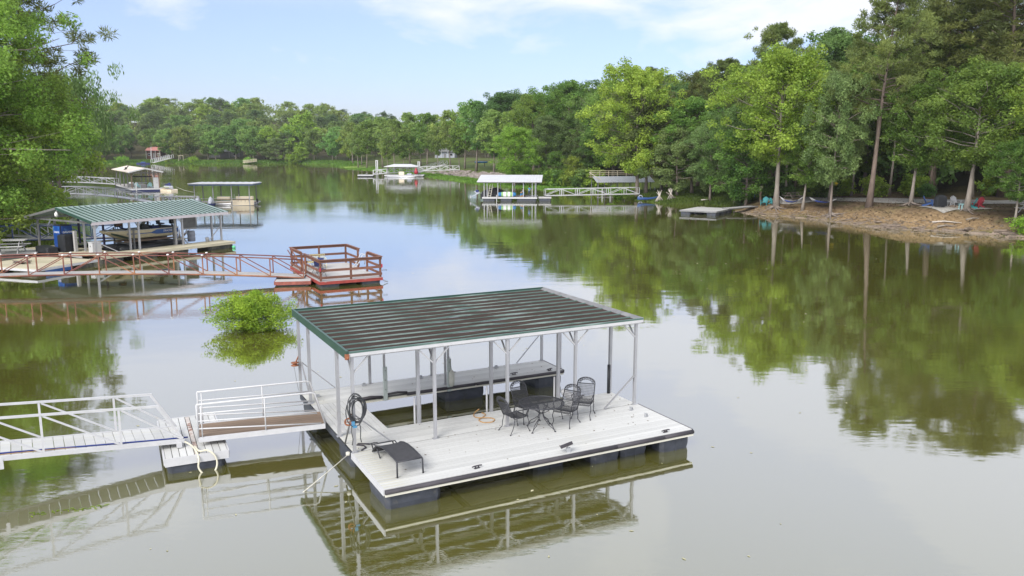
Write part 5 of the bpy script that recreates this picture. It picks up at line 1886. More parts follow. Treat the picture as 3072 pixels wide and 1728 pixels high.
# ------------------------------------------------------------------ flat roofed pontoon boat shelter
PD = thing('boat_shelter', 'white flat roofed boat shelter over a cream pontoon boat', 'boat shelter', (-43.3, 112.4, 0), .03)
for x in (0, 2.5, 5.0, 7.4):
    for y in (0, 3.4):
        part('post', MB().span((x - .06, y - .06, -.3), (x + .06, y + .06, 2.75)), GREY_DARK if y else ALU, PD)
m = MB()
part('roof_edge', MB().span((-.55, -.5, 2.78), (8.0, 3.9, 2.98)), M('dark_blue_soffit', (.06, .10, .18), .6), PD)
for i in range(10):
    x0 = -.65 + i * .875
    part('roof_panel', MB().prism([(x0, 2.985), (x0 + .862, 2.985), (x0 + .862, 3.08), (x0 + .43, 3.12), (x0, 3.08)], -.6, 4.0, 'y'), WHITE_ROOF, PD)
part('rail', MB().bar((0, 0, 1.0), (7.4, 0, 1.0), .05), ALU, PD)
part('side_deck', MB().span((-.3, 3.3, .25), (7.7, 4.3, .42)), GREY_BOARD, PD)
pb = thing('pontoon_boat', 'cream pontoon boat with long bench seats moored under the shelter', 'boat', (-38.2, 113.4, 0), .03)
pb.scale = (.80, .9, .9)
for y in (0, 2.1):
    part('pontoon_tube', MB().tube([(-3.3, y, .25), (-2.9, y, .18), (3.0, y, .18), (3.4, y, .3)], [.12, .33, .33, .1], 12), ALU, pb)
part('deck', MB().span((-3.2, -.3, .5), (3.3, 2.4, .6)), CREAM_HULL, pb)
part('side_panel', MB().span((-.6, -.33, .05), (3.35, -.26, .85)), CREAM_HULL, pb, .03)
part('maroon_band', MB().span((-3.2, -.36, .86), (3.3, -.28, .93)), M('maroon_trim', (.14, .05, .06), .5), pb)
part('bench', MB().span((-3.0, -.1, .95), (-.8, .5, 1.35)), CREAM_HULL, pb, .04)
part('bench', MB().span((.2, -.1, .95), (3.1, .5, 1.4)), CREAM_HULL, pb, .04)
part('port_hole', MB().box((-.4, -.35, .4), (.28, .04, .5)), BLACK_PLASTIC, pb, .015)
for x in (.7, 1.2, 1.9, 2.5):
    part('vent', MB().box((x, -.34, .72), (.18, .03, .06)), BLACK_PLASTIC, pb)
for x in (.0, .75):
    part('rod', MB().cyl((x, -.2, 1.0), (x + .02, -.2, 1.75), .03, 6), WHITE_PAINT, pb)
part('outboard_motor', MB().box((3.55, 1.0, .75), (.3, .3, .5)).box((3.6, 1.0, .3), (.12, .12, .6)), BLACK_PLASTIC, pb, .04)
for i, (x, y, lab) in enumerate(((-42.6, 111.6, 'left one of two covered jet skis beside the pontoon boat'), (-40.7, 111.2, 'grey covered jet ski nearest the pontoon boat'))):
    t = thing('jet_ski', lab, 'jet ski', (x, y, 0), -1.35, 'covered jet skis')
    part('hull', MB().loft([[(xx, y_ * w, z) for y_, z in ((-1, .32), (-.7, .05), (0, -.1), (.7, .05), (1, .32), (.6, .5), (-.6, .5))] for xx, w in ((-1.3, .45), (-.6, .6), (.5, .58), (1.2, .3), (1.5, .06))], False), NAVY, t)
    part('canvas_cover', MB().loft([[(xx, y_ * w, .46 + z * h_) for y_, z in ((-1, 0), (-.5, .7), (0, 1), (.5, .7), (1, 0))] for xx, w, h_ in ((-1.2, .42, .35), (-.5, .5, .75), (.2, .45, .95), (.6, .4, .7), (1.3, .15, .1))], True), M('pale_grey_cover', (.5, .52, .58), .8, var=.2), t)
gB = truss('gangway', 'long curved aluminium gangway nearest the left cove', (-70.5, 118.5, 1.0), (-47.0, 108.6, .55), 1.3, .98, 7, ALU, ALU_BRIGHT, arch=.75, bar=.08, pair=.45, style='vee')
gB2 = truss('gangway', 'short level gangway linking the curved one to the boat shelter', (-46.9, 108.55, .55), (-41.6, 107.6, .55), 1.3, .98, 3, ALU, ALU_BRIGHT, bar=.08, pair=.4)
fb = thing('landing_float', 'flat float where the curved gangway meets the short one', 'float', (-46.6, 107.8, 0), -.3)
part('deck', MB().span((-1.6, -.8, .2), (2.6, 1.6, .45)), BLUE_METAL, fb)
gA = truss('gangway', 'long aluminium gangway reaching the gable roofed party dock', (-101, 168.5, 1.0), (-79.3, 164.8, .6), 1.4, 1.1, 8, ALU, GREY_BOARD, arch=.2, bar=.08)
wl_ = thing('mooring_line', 'two pale mooring lines stretched from the boat shelter to the party dock', 'rope', (0, 0, 0))
part('line', MB().tube([(-43.3, 112, 1.9), (-52, 131, 1.15), (-60.5, 148.5, .9)], .03, 4), ROPE_PALE, wl_)
part('line', MB().tube([(-43.3, 112, 1.2), (-50, 124, .5), (-57.5, 140, .1)], .03, 4), ROPE_PALE, wl_)

# ------------------------------------------------------------------ gable roofed party dock in the left middle distance
PK = thing('party_dock', 'floating dock with a pale tan gable roof and patio chairs', 'dock', (-68.4, 148.6, 0), .56)
PX, PY = 4.9, 22.0       # width across the view, depth away from it
def pz(z):
    return z
part('deck', MB().span((-.3, -.3, .38), (PX, PY, .55)), GREY_BOARD, PK)
part('rim_board', MB().span((-.35, -.36, .30), (PX + .05, -.303, .56)), WHITE_PAINT, PK)
part('skirt', MB().span((-.1, -.25, -.05), (PX - .2, -.2, .295)), NAVY, PK)
part('skirt', MB().span((-.30, -.2, -.05), (-.25, PY, .32)), BLACK_PLASTIC, PK)
part('rim_board', MB().span((-.36, -.3, .33), (-.303, PY, .56)), GREY_BOARD, PK)
for i, y in enumerate((0, 5.2, 10.4, 15.6, 21)):
    for x in (.0, PX - .3):
        part('post', MB().span((x - .09, y - .09, .55), (x + .09, y + .09, 3.48)), GREY_DARK if i else BROWN_BOARD, PK)
        part('brace', MB().bar((x, y, 2.7), (x + (.5 if x < 1 else -.5), y, 3.2), .08), GREY_DARK, PK)
cxm = PX / 2 - .15
for sgn in (-1, 1):
    m = MB()
    ex = cxm + sgn * 2.95
    for k in range(12):
        y0 = -.9 + k * 1.98
        a, b = (ex, 3.42), (cxm, 4.12)
        q = [(a[0], a[1]), (b[0], b[1]), (b[0], b[1] + .10), (a[0], a[1] + .10)]
        part('roof_panel', MB().prism(q, y0, y0 + 1.965, 'y'), TAN_ROOF, PK)
    part('gable_trim', MB().bar((ex, -.96, 3.44), (cxm, -.96, 4.14), .06, .22), WHITE_PAINT, PK)
part('tie_beam', MB().span((-.2, -.1, 3.25), (PX, .1, 3.42)), GREY_DARK, PK)
part('dark_beam', MB().span((.6, 2.0, 2.5), (PX - 1.2, 2.15, 2.72)), BLACK_PLASTIC, PK)
fr = thing('fridge_cabinet', 'white upright locker at the corner of the party dock', 'locker', on(PK, 4.1, .4, .55), .56)
part('body', MB().span((-.42, -.35, 0), (.42, .35, 1.9)), WHITE_PAINT, fr, .03)
part('handle', MB().box((.1, -.37, .95), (.06, .04, .2)), GREY_DARK, fr)


def adirondack(label, loc, rz, mat, group=None, s=1.0):
    t = thing('adirondack_chair', label, 'chair', loc, rz, group)
    t.scale = (s,) * 3
    for k in range(4):
        part('seat_slat', MB().bar((-.27, -.28 + k * .135, .37 - k * .035), (.27, -.28 + k * .135, .37 - k * .035), .12, .025), mat, t)
    for k in range(5):
        x = -.22 + k * .11
        hh = .95 - .05 * abs(k - 2) ** 1.5
        part('back_slat', MB().bar((x, .20, .26), (x * 1.12, .46, hh), .10, .025, up=(0, -1, .4)), mat, t)
    for sx in (-1, 1):
        part('arm', MB().span((sx * .33 - .07, -.38, .54), (sx * .33 + .07, .38, .565)), mat, t)
        part('leg', MB().span((sx * .31 - .02, -.34, 0), (sx * .31 + .02, -.24, .535)), mat, t)
        part('leg', MB().bar((sx * .28, -.28, .30), (sx * .28, .52, .02), .03, .11), mat, t)
    return t


adirondack('pale teal adirondack chair at the left of the party dock', on(PK, 1.0, .7, .55), .8, PALE_TEAL, 'chairs on the party dock', 1.1)
adirondack('pale teal adirondack chair beside the white locker', on(PK, 3.1, .8, .55), .3, PALE_TEAL, 'chairs on the party dock', 1.1)
dt = thing('dining_table', 'grey table with stools between the teal chairs', 'table', on(PK, 2.0, 2.5, .55), .56)
part('top', MB().span((-.9, -.5, .92), (.9, .5, .98)), GREY_CANVAS, dt)
for x in (-.8, .8):
    part('leg', MB().span((x - .04, -.04, 0), (x + .04, .04, .915)), GREY_DARK, dt)
gr = thing('dock_grill', 'silver barbecue grill at the left corner of the party dock', 'grill', on(PK, .1, 1.4, .55), .56)
part('body', MB().span((-.4, -.3, .25), (.4, .3, .85)), GREY_DARK, gr)
part('lid', MB().tube([(-.4, 0, .87), (.4, 0, .87)], .26, 10), ALU_BRIGHT, gr)
for y0, y1, lab in ((.15, 2.0, 'dark'), ):
    m = MB()
    for k in range(16):
        x = 3.4 + k * .13
        m.bar((x + 1.5, -.2, .58), (x + 1.5, -.2, 1.35), .03)
    m.bar((4.9, -.2, 1.37), (6.9, -.2, 1.37), .06)
rl_ = part('railing', m, GREY_DARK, PK)
part('deck_extension', MB().span((PX + .055, -.3, .36), (PX + 2.0, 3.0, .52)), CREAM_HULL, PK)
part('white_post', MB().span((.55, -.38, -.4), (.72, -.37 + .1, 1.7)), WHITE_PAINT, PK)
js = thing('jet_ski', 'grey and lime jet ski on a cream drive up float', 'jet ski', on(PK, 6.0, -1.0, .42), .56 - 1.3)
part('hull', MB().loft([[(xx, y_ * w, z) for y_, z in ((-1, .36), (-.7, .05), (0, -.05), (.7, .05), (1, .36), (.6, .55), (-.6, .55))] for xx, w in ((-1.3, .45), (-.6, .6), (.5, .58), (1.2, .3), (1.5, .06))], False), GREY_CANVAS, js)
part('seat', MB().loft([[(xx, y_ * w, .5 + z * h_) for y_, z in ((-1, 0), (-.6, 1), (.6, 1), (1, 0))] for xx, w, h_ in ((-1.1, .25, .3), (-.2, .25, .38), (.3, .2, .6), (.7, .2, .2))], True), NAVY, js)
part('lime_trim', MB().span((-.9, -.6, .3), (.9, .6, .36)), M('lime_trim_paint', (.5, .6, .08), .4), js)
jf = thing('jet_ski_float', 'cream plastic drive up float under the jet ski', 'float', on(PK, 5.9, -1.1, 0), .56 - 1.3)
part('body', MB().loft([[(xx, y_ * w, z) for y_, z in ((-1, .38), (-1, .0), (1, .0), (1, .38), (.4, .32), (-.4, .32))] for xx, w in ((-2.2, 1.0), (1.6, 1.0), (2.3, .6))], False), CREAM_HULL, jf)
bd = thing('bird', 'dark bird perched on the pale tan roof', 'bird', on(PK, .4, 9.0, 3.75), .4)
part('body', MB().loft([[(x, r * math.cos(q * PI / 4), z + r * math.sin(q * PI / 4)) for q in range(8)] for x, z, r in ((-.45, .0, .03), (-.2, .1, .14), (.05, .25, .2), (.2, .45, .12), (.3, .6, .12), (.48, .6, .02))]), BLACK_PLASTIC, bd)
part('wing', MB().box((-.05, .2, .3), (.4, .06, .25)), BLACK_PLASTIC, bd)

# ------------------------------------------------------------------ dock with white guide piles and a hip roof, far across the lake
MD = thing('covered_dock', 'far floating dock with a low white hip roof between two white piles', 'dock', (-34.2, 222.5, 0), .03)
part('deck', MB().span((-.2, 0, .25), (10.4, 5.0, .5)), WHITE_PAINT, MD)
part('skirt', MB().span((0, -.05, -.1), (10.2, .0, .245)), GREY_DARK, MD)
for x in (.6, 2.6, 4.6, 6.6, 8.4):
    for y in (.6, 4.6):
        part('post', MB().span((x - .06, y - .06, .5), (x + .06, y + .06, 2.75)), GREY_DARK, MD)
part('roof', MB().add([(-.2, -.2, 2.75), (9.0, -.2, 2.75), (9.0, 5.4, 2.75), (-.2, 5.4, 2.75), (2.2, 2.6, 3.35), (6.8, 2.6, 3.35), (-.2, -.2, 2.62), (9, -.2, 2.62), (9, 5.4, 2.62), (-.2, 5.4, 2.62)],
                      [(0, 1, 5, 4), (1, 2, 5), (2, 3, 4, 5), (3, 0, 4), (0, 6, 7, 1), (1, 7, 8, 2), (2, 8, 9, 3), (3, 9, 6, 0), (9, 8, 7, 6)]), WHITE_ROOF, MD)
for x, y, h, lab in ((-38.4, 235.5, 4.1, 'taller white twin pipe pile at the left of the far dock'), (-25.9, 230.5, 3.8, 'shorter white twin pipe pile at the right of the far dock')):
    t = thing('mooring_pile', lab, 'pile', (x, y, 0), 0, 'white guide piles')
    for s in (-.22, .22):
        part('pipe', MB().cyl((s, 0, -.5), (s, 0, h - .1), .13, 10), WHITE_PAINT, t)
    part('cap_beam', MB().span((-.38, -.15, h - .1), (.38, .15, h + .12)), WHITE_PAINT, t)
truss('gangway', 'long white arched truss gangway running behind the twin pipe piles', (-37.6, 224.0, .6), (-14.4, 226.2, 1.75), 1.4, 1.1, 13, WHITE_PAINT, WHITE_PAINT, arch=.25, bar=.11, pair=.35)
truss('gangway', 'white truss gangway climbing to the lawn behind the far dock', (-26.0, 228.0, .8), (-19.2, 246, 2.9), 1.3, 1.1, 7, ALU_BRIGHT, GREY_BOARD, bar=.09)
t = thing('landing_float', 'small white edged float at the left end of the far gangway', 'float', (-41.6, 222.6, 0), .0)
part('deck', MB().span((0, 0, .3), (4.2, 2.5, .5)), WHITE_PAINT, t)
part('skirt', MB().span((.1, .0, -.1), (4.1, 2.4, .295)), BLACK_PLASTIC, t)
part('ramp', MB().bar((1.6, .6, .5), (2.7, .6, 1.0), .5, .05), GREY_CANVAS, t)
t = thing('pontoon_boat', 'white pontoon boat with a cream console tied to the far dock', 'boat', (-29.6, 219.6, 0), .03)
part('hull', MB().loft([[(x, y, z) for y, z in ((-.9, .55), (-.8, .1), (.8, .1), (.9, .55))] for x in (-3.2, 3.4)] , False), WHITE_PAINT, t)
part('tube', MB().tube([(-3.4, -.6, .1), (3.6, -.6, .12), (4.3, -.6, .3)], [.3, .3, .08], 8), ALU, t)
part('console', MB().span((-.4, -.5, .56), (1.0, .5, 1.45)), CREAM_HULL, t, .05)
part('seat', MB().span((1.8, -.7, .56), (3.0, .7, 1.0)), GREY_CANVAS, t, .05)
t = thing('folded_umbrella', 'folded red umbrella standing on the far dock', 'umbrella', (-25.6, 221.0, .5), 0)
part('canopy', MB().lathe([(.1, .2), (.55, .5), (.5, 1.0), (.25, 1.6), (.05, 2.0)], 8), RED_PLASTIC, t)
part('pole', MB().cyl((0, 0, 0), (0, 0, 2.1), .04, 6), WHITE_PAINT, t)

# ------------------------------------------------------------------ white roofed shelter on the right with a boat, a tube and two people
RS = thing('boat_shelter', 'white shed roofed boat shelter with people on its deck', 'boat shelter', (-4.3, 122.6, 0), -.06)
boards(RS, 'deck_board', GREY_BOARD, -.1, 8.0, -.2, 1.5, .60, 'x', .17, .01)
part('back_deck', MB().span((-.1, 4.6, .4), (8.0, 5.6, .6)), GREY_BOARD, RS)
part('side_deck', MB().span((6.6, 1.51, .4), (8.0, 4.59, .597)), GREY_BOARD, RS)
part('rim_board', MB().span((-.15, -.26, .40), (8.05, -.205, .58)), WHITE_PAINT, RS)
for a, b in ((.0, 1.8), (2.6, 4.3), (5.0, 7.9)):
    float_part(RS, a, b, -.15, 1.2, .39)
for x in (.15, .6, 2.2, 4.4, 6.0, 7.3, 7.75):
    part('post', MB().span((x - .055, -.02, .6), (x + .055, .09, 2.9)), ALU, RS)
for x in (.15, 2.2, 4.4, 7.75):
    part('post', MB().span((x - .055, 5.0, .6), (x + .055, 5.1, 3.25)), ALU, RS)
n = 22
for k in range(n):
    x0 = -.85 + k * 10.0 / n * .96
    part('roof_panel', MB().prism([(-.75, 2.84), (5.8, 3.62), (5.8, 3.70), (-.75, 2.92)], x0, x0 + 9.6 / n - .015, 'x'), WHITE_ROOF, RS)
part('roof_beam', MB().span((-.8, -.1, 2.70), (8.7, .02, 2.83)), GREY_DARK, RS)
part('marker_post', MB().cyl((2.05, -.45, -.6), (2.05, -.45, .95), .06, 8), WHITE_PAINT, RS)
sfl = thing('landing_float', 'dark float between the white shelter and its gangway', 'float', (3.85, 122.3, 0), 0)
part('deck', MB().span((.1, 0, .42), (2.0, 2.2, .6)), GREY_BOARD, sfl)
float_part(sfl, .15, 1.95, .05, 2.1, .41)
bt = thing('fishing_boat', 'covered fishing boat with a tilted outboard under the white shelter', 'boat', (-4.7, 124.6, .25), -.06)
part('hull', MB().loft([[(x, y * w, z0 + z) for y, z in ((-1, .75), (-.95, .3), (-.5, .0), (.5, .0), (.95, .3), (1, .75))] for x, w, z0 in ((0, .85, 0), (2, .95, 0), (3.6, .85, .05), (4.6, .5, .25), (5.0, .1, .55))], False), BLACK_PLASTIC, bt)
part('canvas_cover', MB().loft([[(x, y * w, .76 + z * h_) for y, z in ((-1, 0), (-.5, .8), (0, 1), (.5, .8), (1, 0))] for x, w, h_ in ((.2, .85, .35), (1.2, .95, .75), (2.4, .95, .95), (3.4, .85, .5), (4.6, .4, .15))], True), M('black_canvas', (.03, .03, .036), .8, var=.3), bt)
om = part('outboard_motor', MB().loft([[(-.35 + x - .55 * z, y, .75 + z * .55 + .35 * x) for x, y in ((-.25, -.18), (.25, -.18), (.3, 0), (.25, .18), (-.25, .18))] for z in (0, .4, .8)], False).bar((-.5, 0, .75), (-1.5, 0, .25), .16, .12), GREY_CANVAS, bt)
part('propeller', MB().bar((-1.55, -.22, .15), (-1.55, .22, .35), .12, .04).bar((-1.55, .2, .12), (-1.55, -.2, .38), .12, .04).bar((-1.6, 0, .05), (-1.6, 0, .45), .12, .04), WHITE_PAINT, om)
part('cowl', MB().box((-.55, 0, 1.12), (.5, .4, .42)), NAVY, om, .08)
tb = thing('towable_tube', 'striped blue green and white towable tube standing on edge', 'inflatable tube', (-.75, 123.2, .98), -.06)
for a, b, mt in ((-1.35, -.85, SKYBLUE), (-.85, -.55, LIME), (-.55, -.1, LETTER_WHITE), (-.1, .1, LIME), (.1, .5, LETTER_WHITE), (.5, .85, LIME), (.85, 1.35, SKYBLUE)):
    m = MB()
    rings = []
    for q in range(5):
        x = a + (b - a) * q / 4
        r = math.sqrt(max(.02, 1 - (x / 1.42) ** 2))
        rings.append([(x, .16 * r * math.cos(k * PI / 5), .40 * r ** .6 * math.sin(k * PI / 5)) for k in range(10)])
    part('stripe_panel', m.loft(rings), mt, tb)
t = thing('coiled_rope', 'tan rope heap on the shelter deck beside the standing person', 'rope', (1.5, 122.7, .62), 0)
part('strand', MB().tube([(.3 * math.cos(q), .2 * math.sin(q), .03 + .012 * q) for q in np.linspace(0, 14, 40)], .035, 5), ROPE_TAN, t)
t = thing('ladder', 'pale folded ladder propped at the left end of the white shelter', 'ladder', (-3.6, 122.5, .6), 0)
for s in (0, .4):
    part('rail', MB().bar((s, 0, 0), (s + .35, .2, 1.9), .06), ROPE_PALE, t)
for k in range(5):
    f = (k + .7) / 5.5
    part('rung', MB().bar((.35 * f, .2 * f, 1.9 * f), (.4 + .35 * f, .2 * f, 1.9 * f), .04), ROPE_PALE, t)


def person(label, loc, rz, joints, edges, radii, shirt_z, shorts_z, shirt, trousers, shoes=True, head=None):
    """A single continuous skinned body from a posed skeleton; clothing by body region."""
    t = thing('person', label, 'person', loc, rz)
    me = bpy.data.meshes.new('body')
    me.from_pydata(joints, edges, [])
    o = bpy.data.objects.new('body', me)
    COL.objects.link(o)
    o.modifiers.new('skin', 'SKIN').use_smooth_shade = True
    for v, r in zip(me.skin_vertices[0].data, radii):
        v.radius = (r, r)
    me.skin_vertices[0].data[0].use_root = True
    o.modifiers.new('sub', 'SUBSURF').levels = 1
    dg = bpy.context.evaluated_depsgraph_get()
    new = bpy.data.meshes.new_from_object(o.evaluated_get(dg))
    bpy.data.objects.remove(o)
    new.name = 'body'
    for m_ in (SKIN, shirt, trousers, WHITE_PAINT):
        new.materials.append(m_)
    J = [Vector(j) for j in joints]
    for p in new.polygons:
        c = p.center
        k = min(range(len(J)), key=lambda i: (J[i] - c).length)
        p.material_index = {'t': 1, 'a': 1, 'l': 2, 's': 0, 'h': 0, 'f': 3}[head[k]]
        p.use_smooth = True
    put('body', new, t)
    hp = J[head.index('h')]
    m = MB()
    m.lathe([(.02, .145), (.075, .125), (.108, .06), (.112, .0), (.10, -.04), (.06, -.055)], 12, (hp.x, hp.y + .02, hp.z + .03))
    put('hair', m.mesh('hair', HAIR), t)
    return t


# 0 pelvis 1 waist 2 chest 3 neck 4 head | arms: 5 shL 6 elL 7 haL 8 shR 9 elR 10 haR | legs: 11 hipL 12 knL 13 anL 14 toeL 15 hipR 16 knR 17 anR 18 toeR
EDG = [(0, 1), (1, 2), (2, 3), (3, 4), (2, 5), (5, 6), (6, 7), (2, 8), (8, 9), (9, 10), (0, 11), (11, 12), (12, 13), (13, 14), (0, 15), (15, 16), (16, 17), (17, 18)]
RAD = [.13, .125, .145, .06, .10, .07, .05, .038, .07, .05, .038, .10, .075, .05, .045, .10, .075, .05, .045]
REG = ['l', 't', 't', 's', 'h', 'a', 's', 's', 'a', 's', 's', 'l', 'l', 'l', 'f', 'l', 'l', 'l', 'f']
person('person in a blue shirt and dark trousers standing on the shelter deck', (2.55, 122.55, .6), .5,
       [(0, 0, .86), (0, -.03, 1.0), (0, -.08, 1.25), (0, -.10, 1.40), (0, -.16, 1.53), (.19, -.08, 1.30), (.22, -.20, 1.06), (.10, -.36, 1.02), (-.19, -.08, 1.30), (-.22, -.20, 1.06), (-.08, -.36, 1.02),
        (.10, 0, .80), (.12, -.05, .46), (.12, .02, .08), (.12, -.14, .04), (-.10, 0, .80), (-.13, .02, .46), (-.16, .10, .08), (-.16, -.06, .04)], EDG, RAD, 0, 0, SHIRT_BLUE, TROUSERS, head=REG)
person('person in bright blue sitting beside the striped tube', (1.75, 123.0, .6), -1.35,
       [(0, 0, .42), (0, -.02, .58), (0, -.10, .86), (0, -.14, 1.0), (0, -.2, 1.14), (.18, -.10, .90), (.24, -.30, .72), (.16, -.52, .62), (-.18, -.10, .90), (-.24, -.30, .72), (-.16, -.52, .62),
        (.11, -.06, .38), (.13, -.44, .46), (.13, -.46, .08), (.13, -.6, .04), (-.11, -.06, .38), (-.13, -.44, .46), (-.13, -.46, .08), (-.13, -.6, .04)], EDG, RAD, 0, 0, SHIRT_BLUE, SKYBLUE, head=REG)
t = thing('bench_seat', 'small dark bench under the sitting person on the shelter deck', 'bench', (1.7, 123.0, .6), -1.35)
part('seat', MB().span((-.3, -.12, .24), (.3, .25, .30)), BLACK_PLASTIC, t)
for x in (-.25, .25):
    part('leg', MB().span((x - .03, -.1, 0), (x + .03, .2, .238)), BLACK_PLASTIC, t)
truss('gangway', 'white truss gangway from the white shelter to the grassy point', (5.0, 122.9, .78), (19.3, 124.9, .95), 1.25, .95, 6, ALU_BRIGHT, GREY_BOARD, arch=.0, bar=.08, pair=.35)

# shelter on stilts at the bank
SS = thing('boat_shelter', 'old boat shelter on stilts with a ribbed white roof and rooftop railing', 'boat shelter', (14.6, 139.5, 0), .16)
for x in (0, 1.1, 2.3, 3.4, 4.6, 5.7, 6.9, 8.0, 9.2):
    for y in (0, 4.6):
        part('post', MB().span((x - .05, y - .05, -.6), (x + .05, y + .05, 2.35)), GREY_DARK, SS)
for k in range(24):
    x0 = -.5 + k * .425
    part('roof_panel', MB().bar((x0 + .15, -.8, 2.05), (x0 + .15, 2.2, 2.95), .30, .05).bar((x0 + .35, -.8, 2.09), (x0 + .35, 2.2, 2.99), .10, .06), GALV, SS)
part('upper_deck', MB().span((-.4, 2.25, 2.75), (9.4, 5.2, 2.87)), BROWN_BOARD, SS)
for x in (0, 1.6, 3.2, 4.8, 6.4, 8.0, 9.2):
    part('rail_post', MB().span((x - .04, 5.1, 2.87), (x + .04, 5.18, 3.85)), TAN_BOARD, SS)
for z in (3.25, 3.55, 3.85):
    part('rail', MB().span((-.3, 5.19, z - .04), (9.4, 5.23, z + .04)), TAN_BOARD, SS)
part('brace', MB().bar((-.3, 5.1, 3.55), (.3, -.4, 2.5), .08), TAN_BOARD, SS)
part('walkway', MB().span((.2, .6, .45), (9.2, 1.6, .6)), GREY_BOARD, SS)
for x in (.4, 1.8, 8.8, 9.6):
    part('white_post', MB().span((x - .07, -1.1, -.4), (x + .07, -.96, 1.2)), WHITE_PAINT, SS)
t = thing('kayak', 'blue kayak lying on the bank at the end of the white gangway', 'kayak', (20.1, 121.9, hz(20.1, 121.9) + .18), .35)
part('hull', MB().loft([[(x, w * math.cos(k * PI / 4), .22 * s + (.20 * s) * math.sin(k * PI / 4)) for k in range(8)] for x, w, s in ((-1.7, .03, 1.4), (-1.1, .24, 1), (0, .36, .9), (1.1, .24, 1), (1.7, .03, 1.4))]), BLUE_PAINT, t)
part('cockpit', MB().lathe([(.01, .0), (.2, .0), (.22, .03), (.2, .03)], 12, (0, 0, .38)), BLACK_PLASTIC, t)
t = thing('hose_reel', 'grey hose reel at the trunk by the white gangway', 'reel', (19.35, 124.0, hz(19.35, 124.0)), .2)
part('wheel', MB().tube([(.3 * math.cos(q * PI / 6), 0, .45 + .3 * math.sin(q * PI / 6)) for q in range(12)], .08, 6, closed=True), GREY_CANVAS, t)
part('stand', MB().bar((0, 0, 0), (0, 0, .45), .1), GREY_DARK, t)
for x, y, lab in ((21.4, 119.6, 'larger stack of bleached driftwood poles leaning together on the grass'), (23.0, 119.3, 'smaller stack of bleached driftwood with a dark log across it')):
    t = thing('driftwood_stack', lab, 'driftwood', (x, y, hz(x, y)), 0)
    for k in range(11):
        a = rgb.uniform(0, 6.28)
        r = rgb.uniform(.4, .75)
        part('pole', MB().tube([(r * math.cos(a), r * math.sin(a) * .6, 0), (rgb.uniform(-.1, .1), rgb.uniform(-.1, .1), .9), (-r * .6 * math.cos(a), -r * .4 * math.sin(a), rgb.uniform(1.2, 1.7))], [.06, .045, .02], 5), DEADWOOD, t)
    if x > 22:
        part('dark_log', MB().tube([(-.8, -.5, 1.1), (.0, -.6, .6), (1.0, -.6, .05)], [.07, .08, .06], 6), BARK, t)
t = thing('fallen_log', 'pale fallen log lying on the grass of the point', 'log', (27.9, 117.8, hz(27.9, 117.8) + .1), .2)
part('log', MB().tube([(-.9, 0, 0), (0, .05, .04), (.9, 0, 0)], [.09, .08, .06], 7), DEADWOOD, t)

# floating swim dock with its ramp
FD = thing('swim_dock', 'dark floating swim dock with a grey deck off the beach', 'dock', (23.9, 96.1, 0), 1.0)
boards(FD, 'deck_board', GREY_BOARD, 0, 6.1, 0, 4.5, .52, 'y', .17, .01)
part('rim_board', MB().span((-.05, -.05, .34), (6.15, -.003, .505)), GREY_DARK, FD)
part('rim_board', MB().span((-.05, 0, .34), (-.003, 4.5, .505)), GREY_DARK, FD)
for a, b, c, d in ((.05, 1.4, .05, 1.2), (.05, 1.4, 3.2, 4.4), (4.6, 6.0, .05, 1.2), (4.6, 6.0, 3.2, 4.4), (2.4, 3.7, .05, 1.2)):
    float_part(FD, a, b, c, d, .33)
rz_ = hz(30.4, 101.6)
truss('ramp', 'plain grey board ramp from the swim dock up to the track', (26.3, 99.6, .58), (30.4, 101.6, rz_ + .12), 1.2, .03, 2, GREY_DARK, GREY_BOARD, bar=.06, boards_n=14, cat='ramp')

# ------------------------------------------------------------------ beach: hammocks, chairs, grill, fire ring, tables


def hammock(label, A, B, sag):
    A, B = Vector(A), Vector(B)
    t = thing('hammock', label, 'hammock', A, math.atan2(B.y - A.y, B.x - A.x), 'hammocks on the beach')
    L = math.hypot(B.x - A.x, B.y - A.y)
    dzz = B.z - A.z

    def pt(f, s):
        return (L * f, s, dzz * f - sag * (1 - (2 * f - 1) ** 2))
    V, F = [], []
    for i in range(13):
        f = .22 + .56 * i / 12
        w = .42 * (1 - .35 * abs(2 * i / 12 - 1) ** 2)
        for j in range(5):
            s = -w + 2 * w * j / 4
            x, y, z = pt(f, s)
            V.append((x, y, z + .25 * (s / .42) ** 2 * .5))
    n0 = len(V)
    for i in range(12):
        for j in range(4):
            F.append((i * 5 + j, i * 5 + j + 1, i * 5 + j + 6, i * 5 + j + 5))
    V2 = V + [(x, y, z - .02) for x, y, z in V]
    F2 = F + [tuple(q + n0 for q in f[::-1]) for f in F]
    put('bed', mesh_np('bed', V2, F2, M('blue_striped_cloth', (.06, .10, .36), .8, var=.4, scale=8, stretch=(.2, 4, 1)), True), t)
    for f0, f1 in ((0, .22), (1, .78)):
        m = MB()
        for s in (-.3, -.1, .1, .3):
            m.tube([pt(f0, 0), pt(f1, s)], .022, 4)
        part('rope', m, WHITE_PAINT, t)
    return t


za = hz(31.6, 98.0)
hammock('blue striped hammock between the big maple and the leaning trunk', (31.9, 98.2, za + 1.65), (34.1, 96.0, za + 1.85), .75)
hammock('blue hammock stretched above the gravel drive', (34.7, 96.2, za + 1.7), (36.4, 92.4, za + 1.7), .55)


def bch(label, x, y, rz, mat, s=1.12):
    return adirondack(label, (x, y, hz(x, y) + .08), rz, mat, 'adirondack chairs on the beach', s)


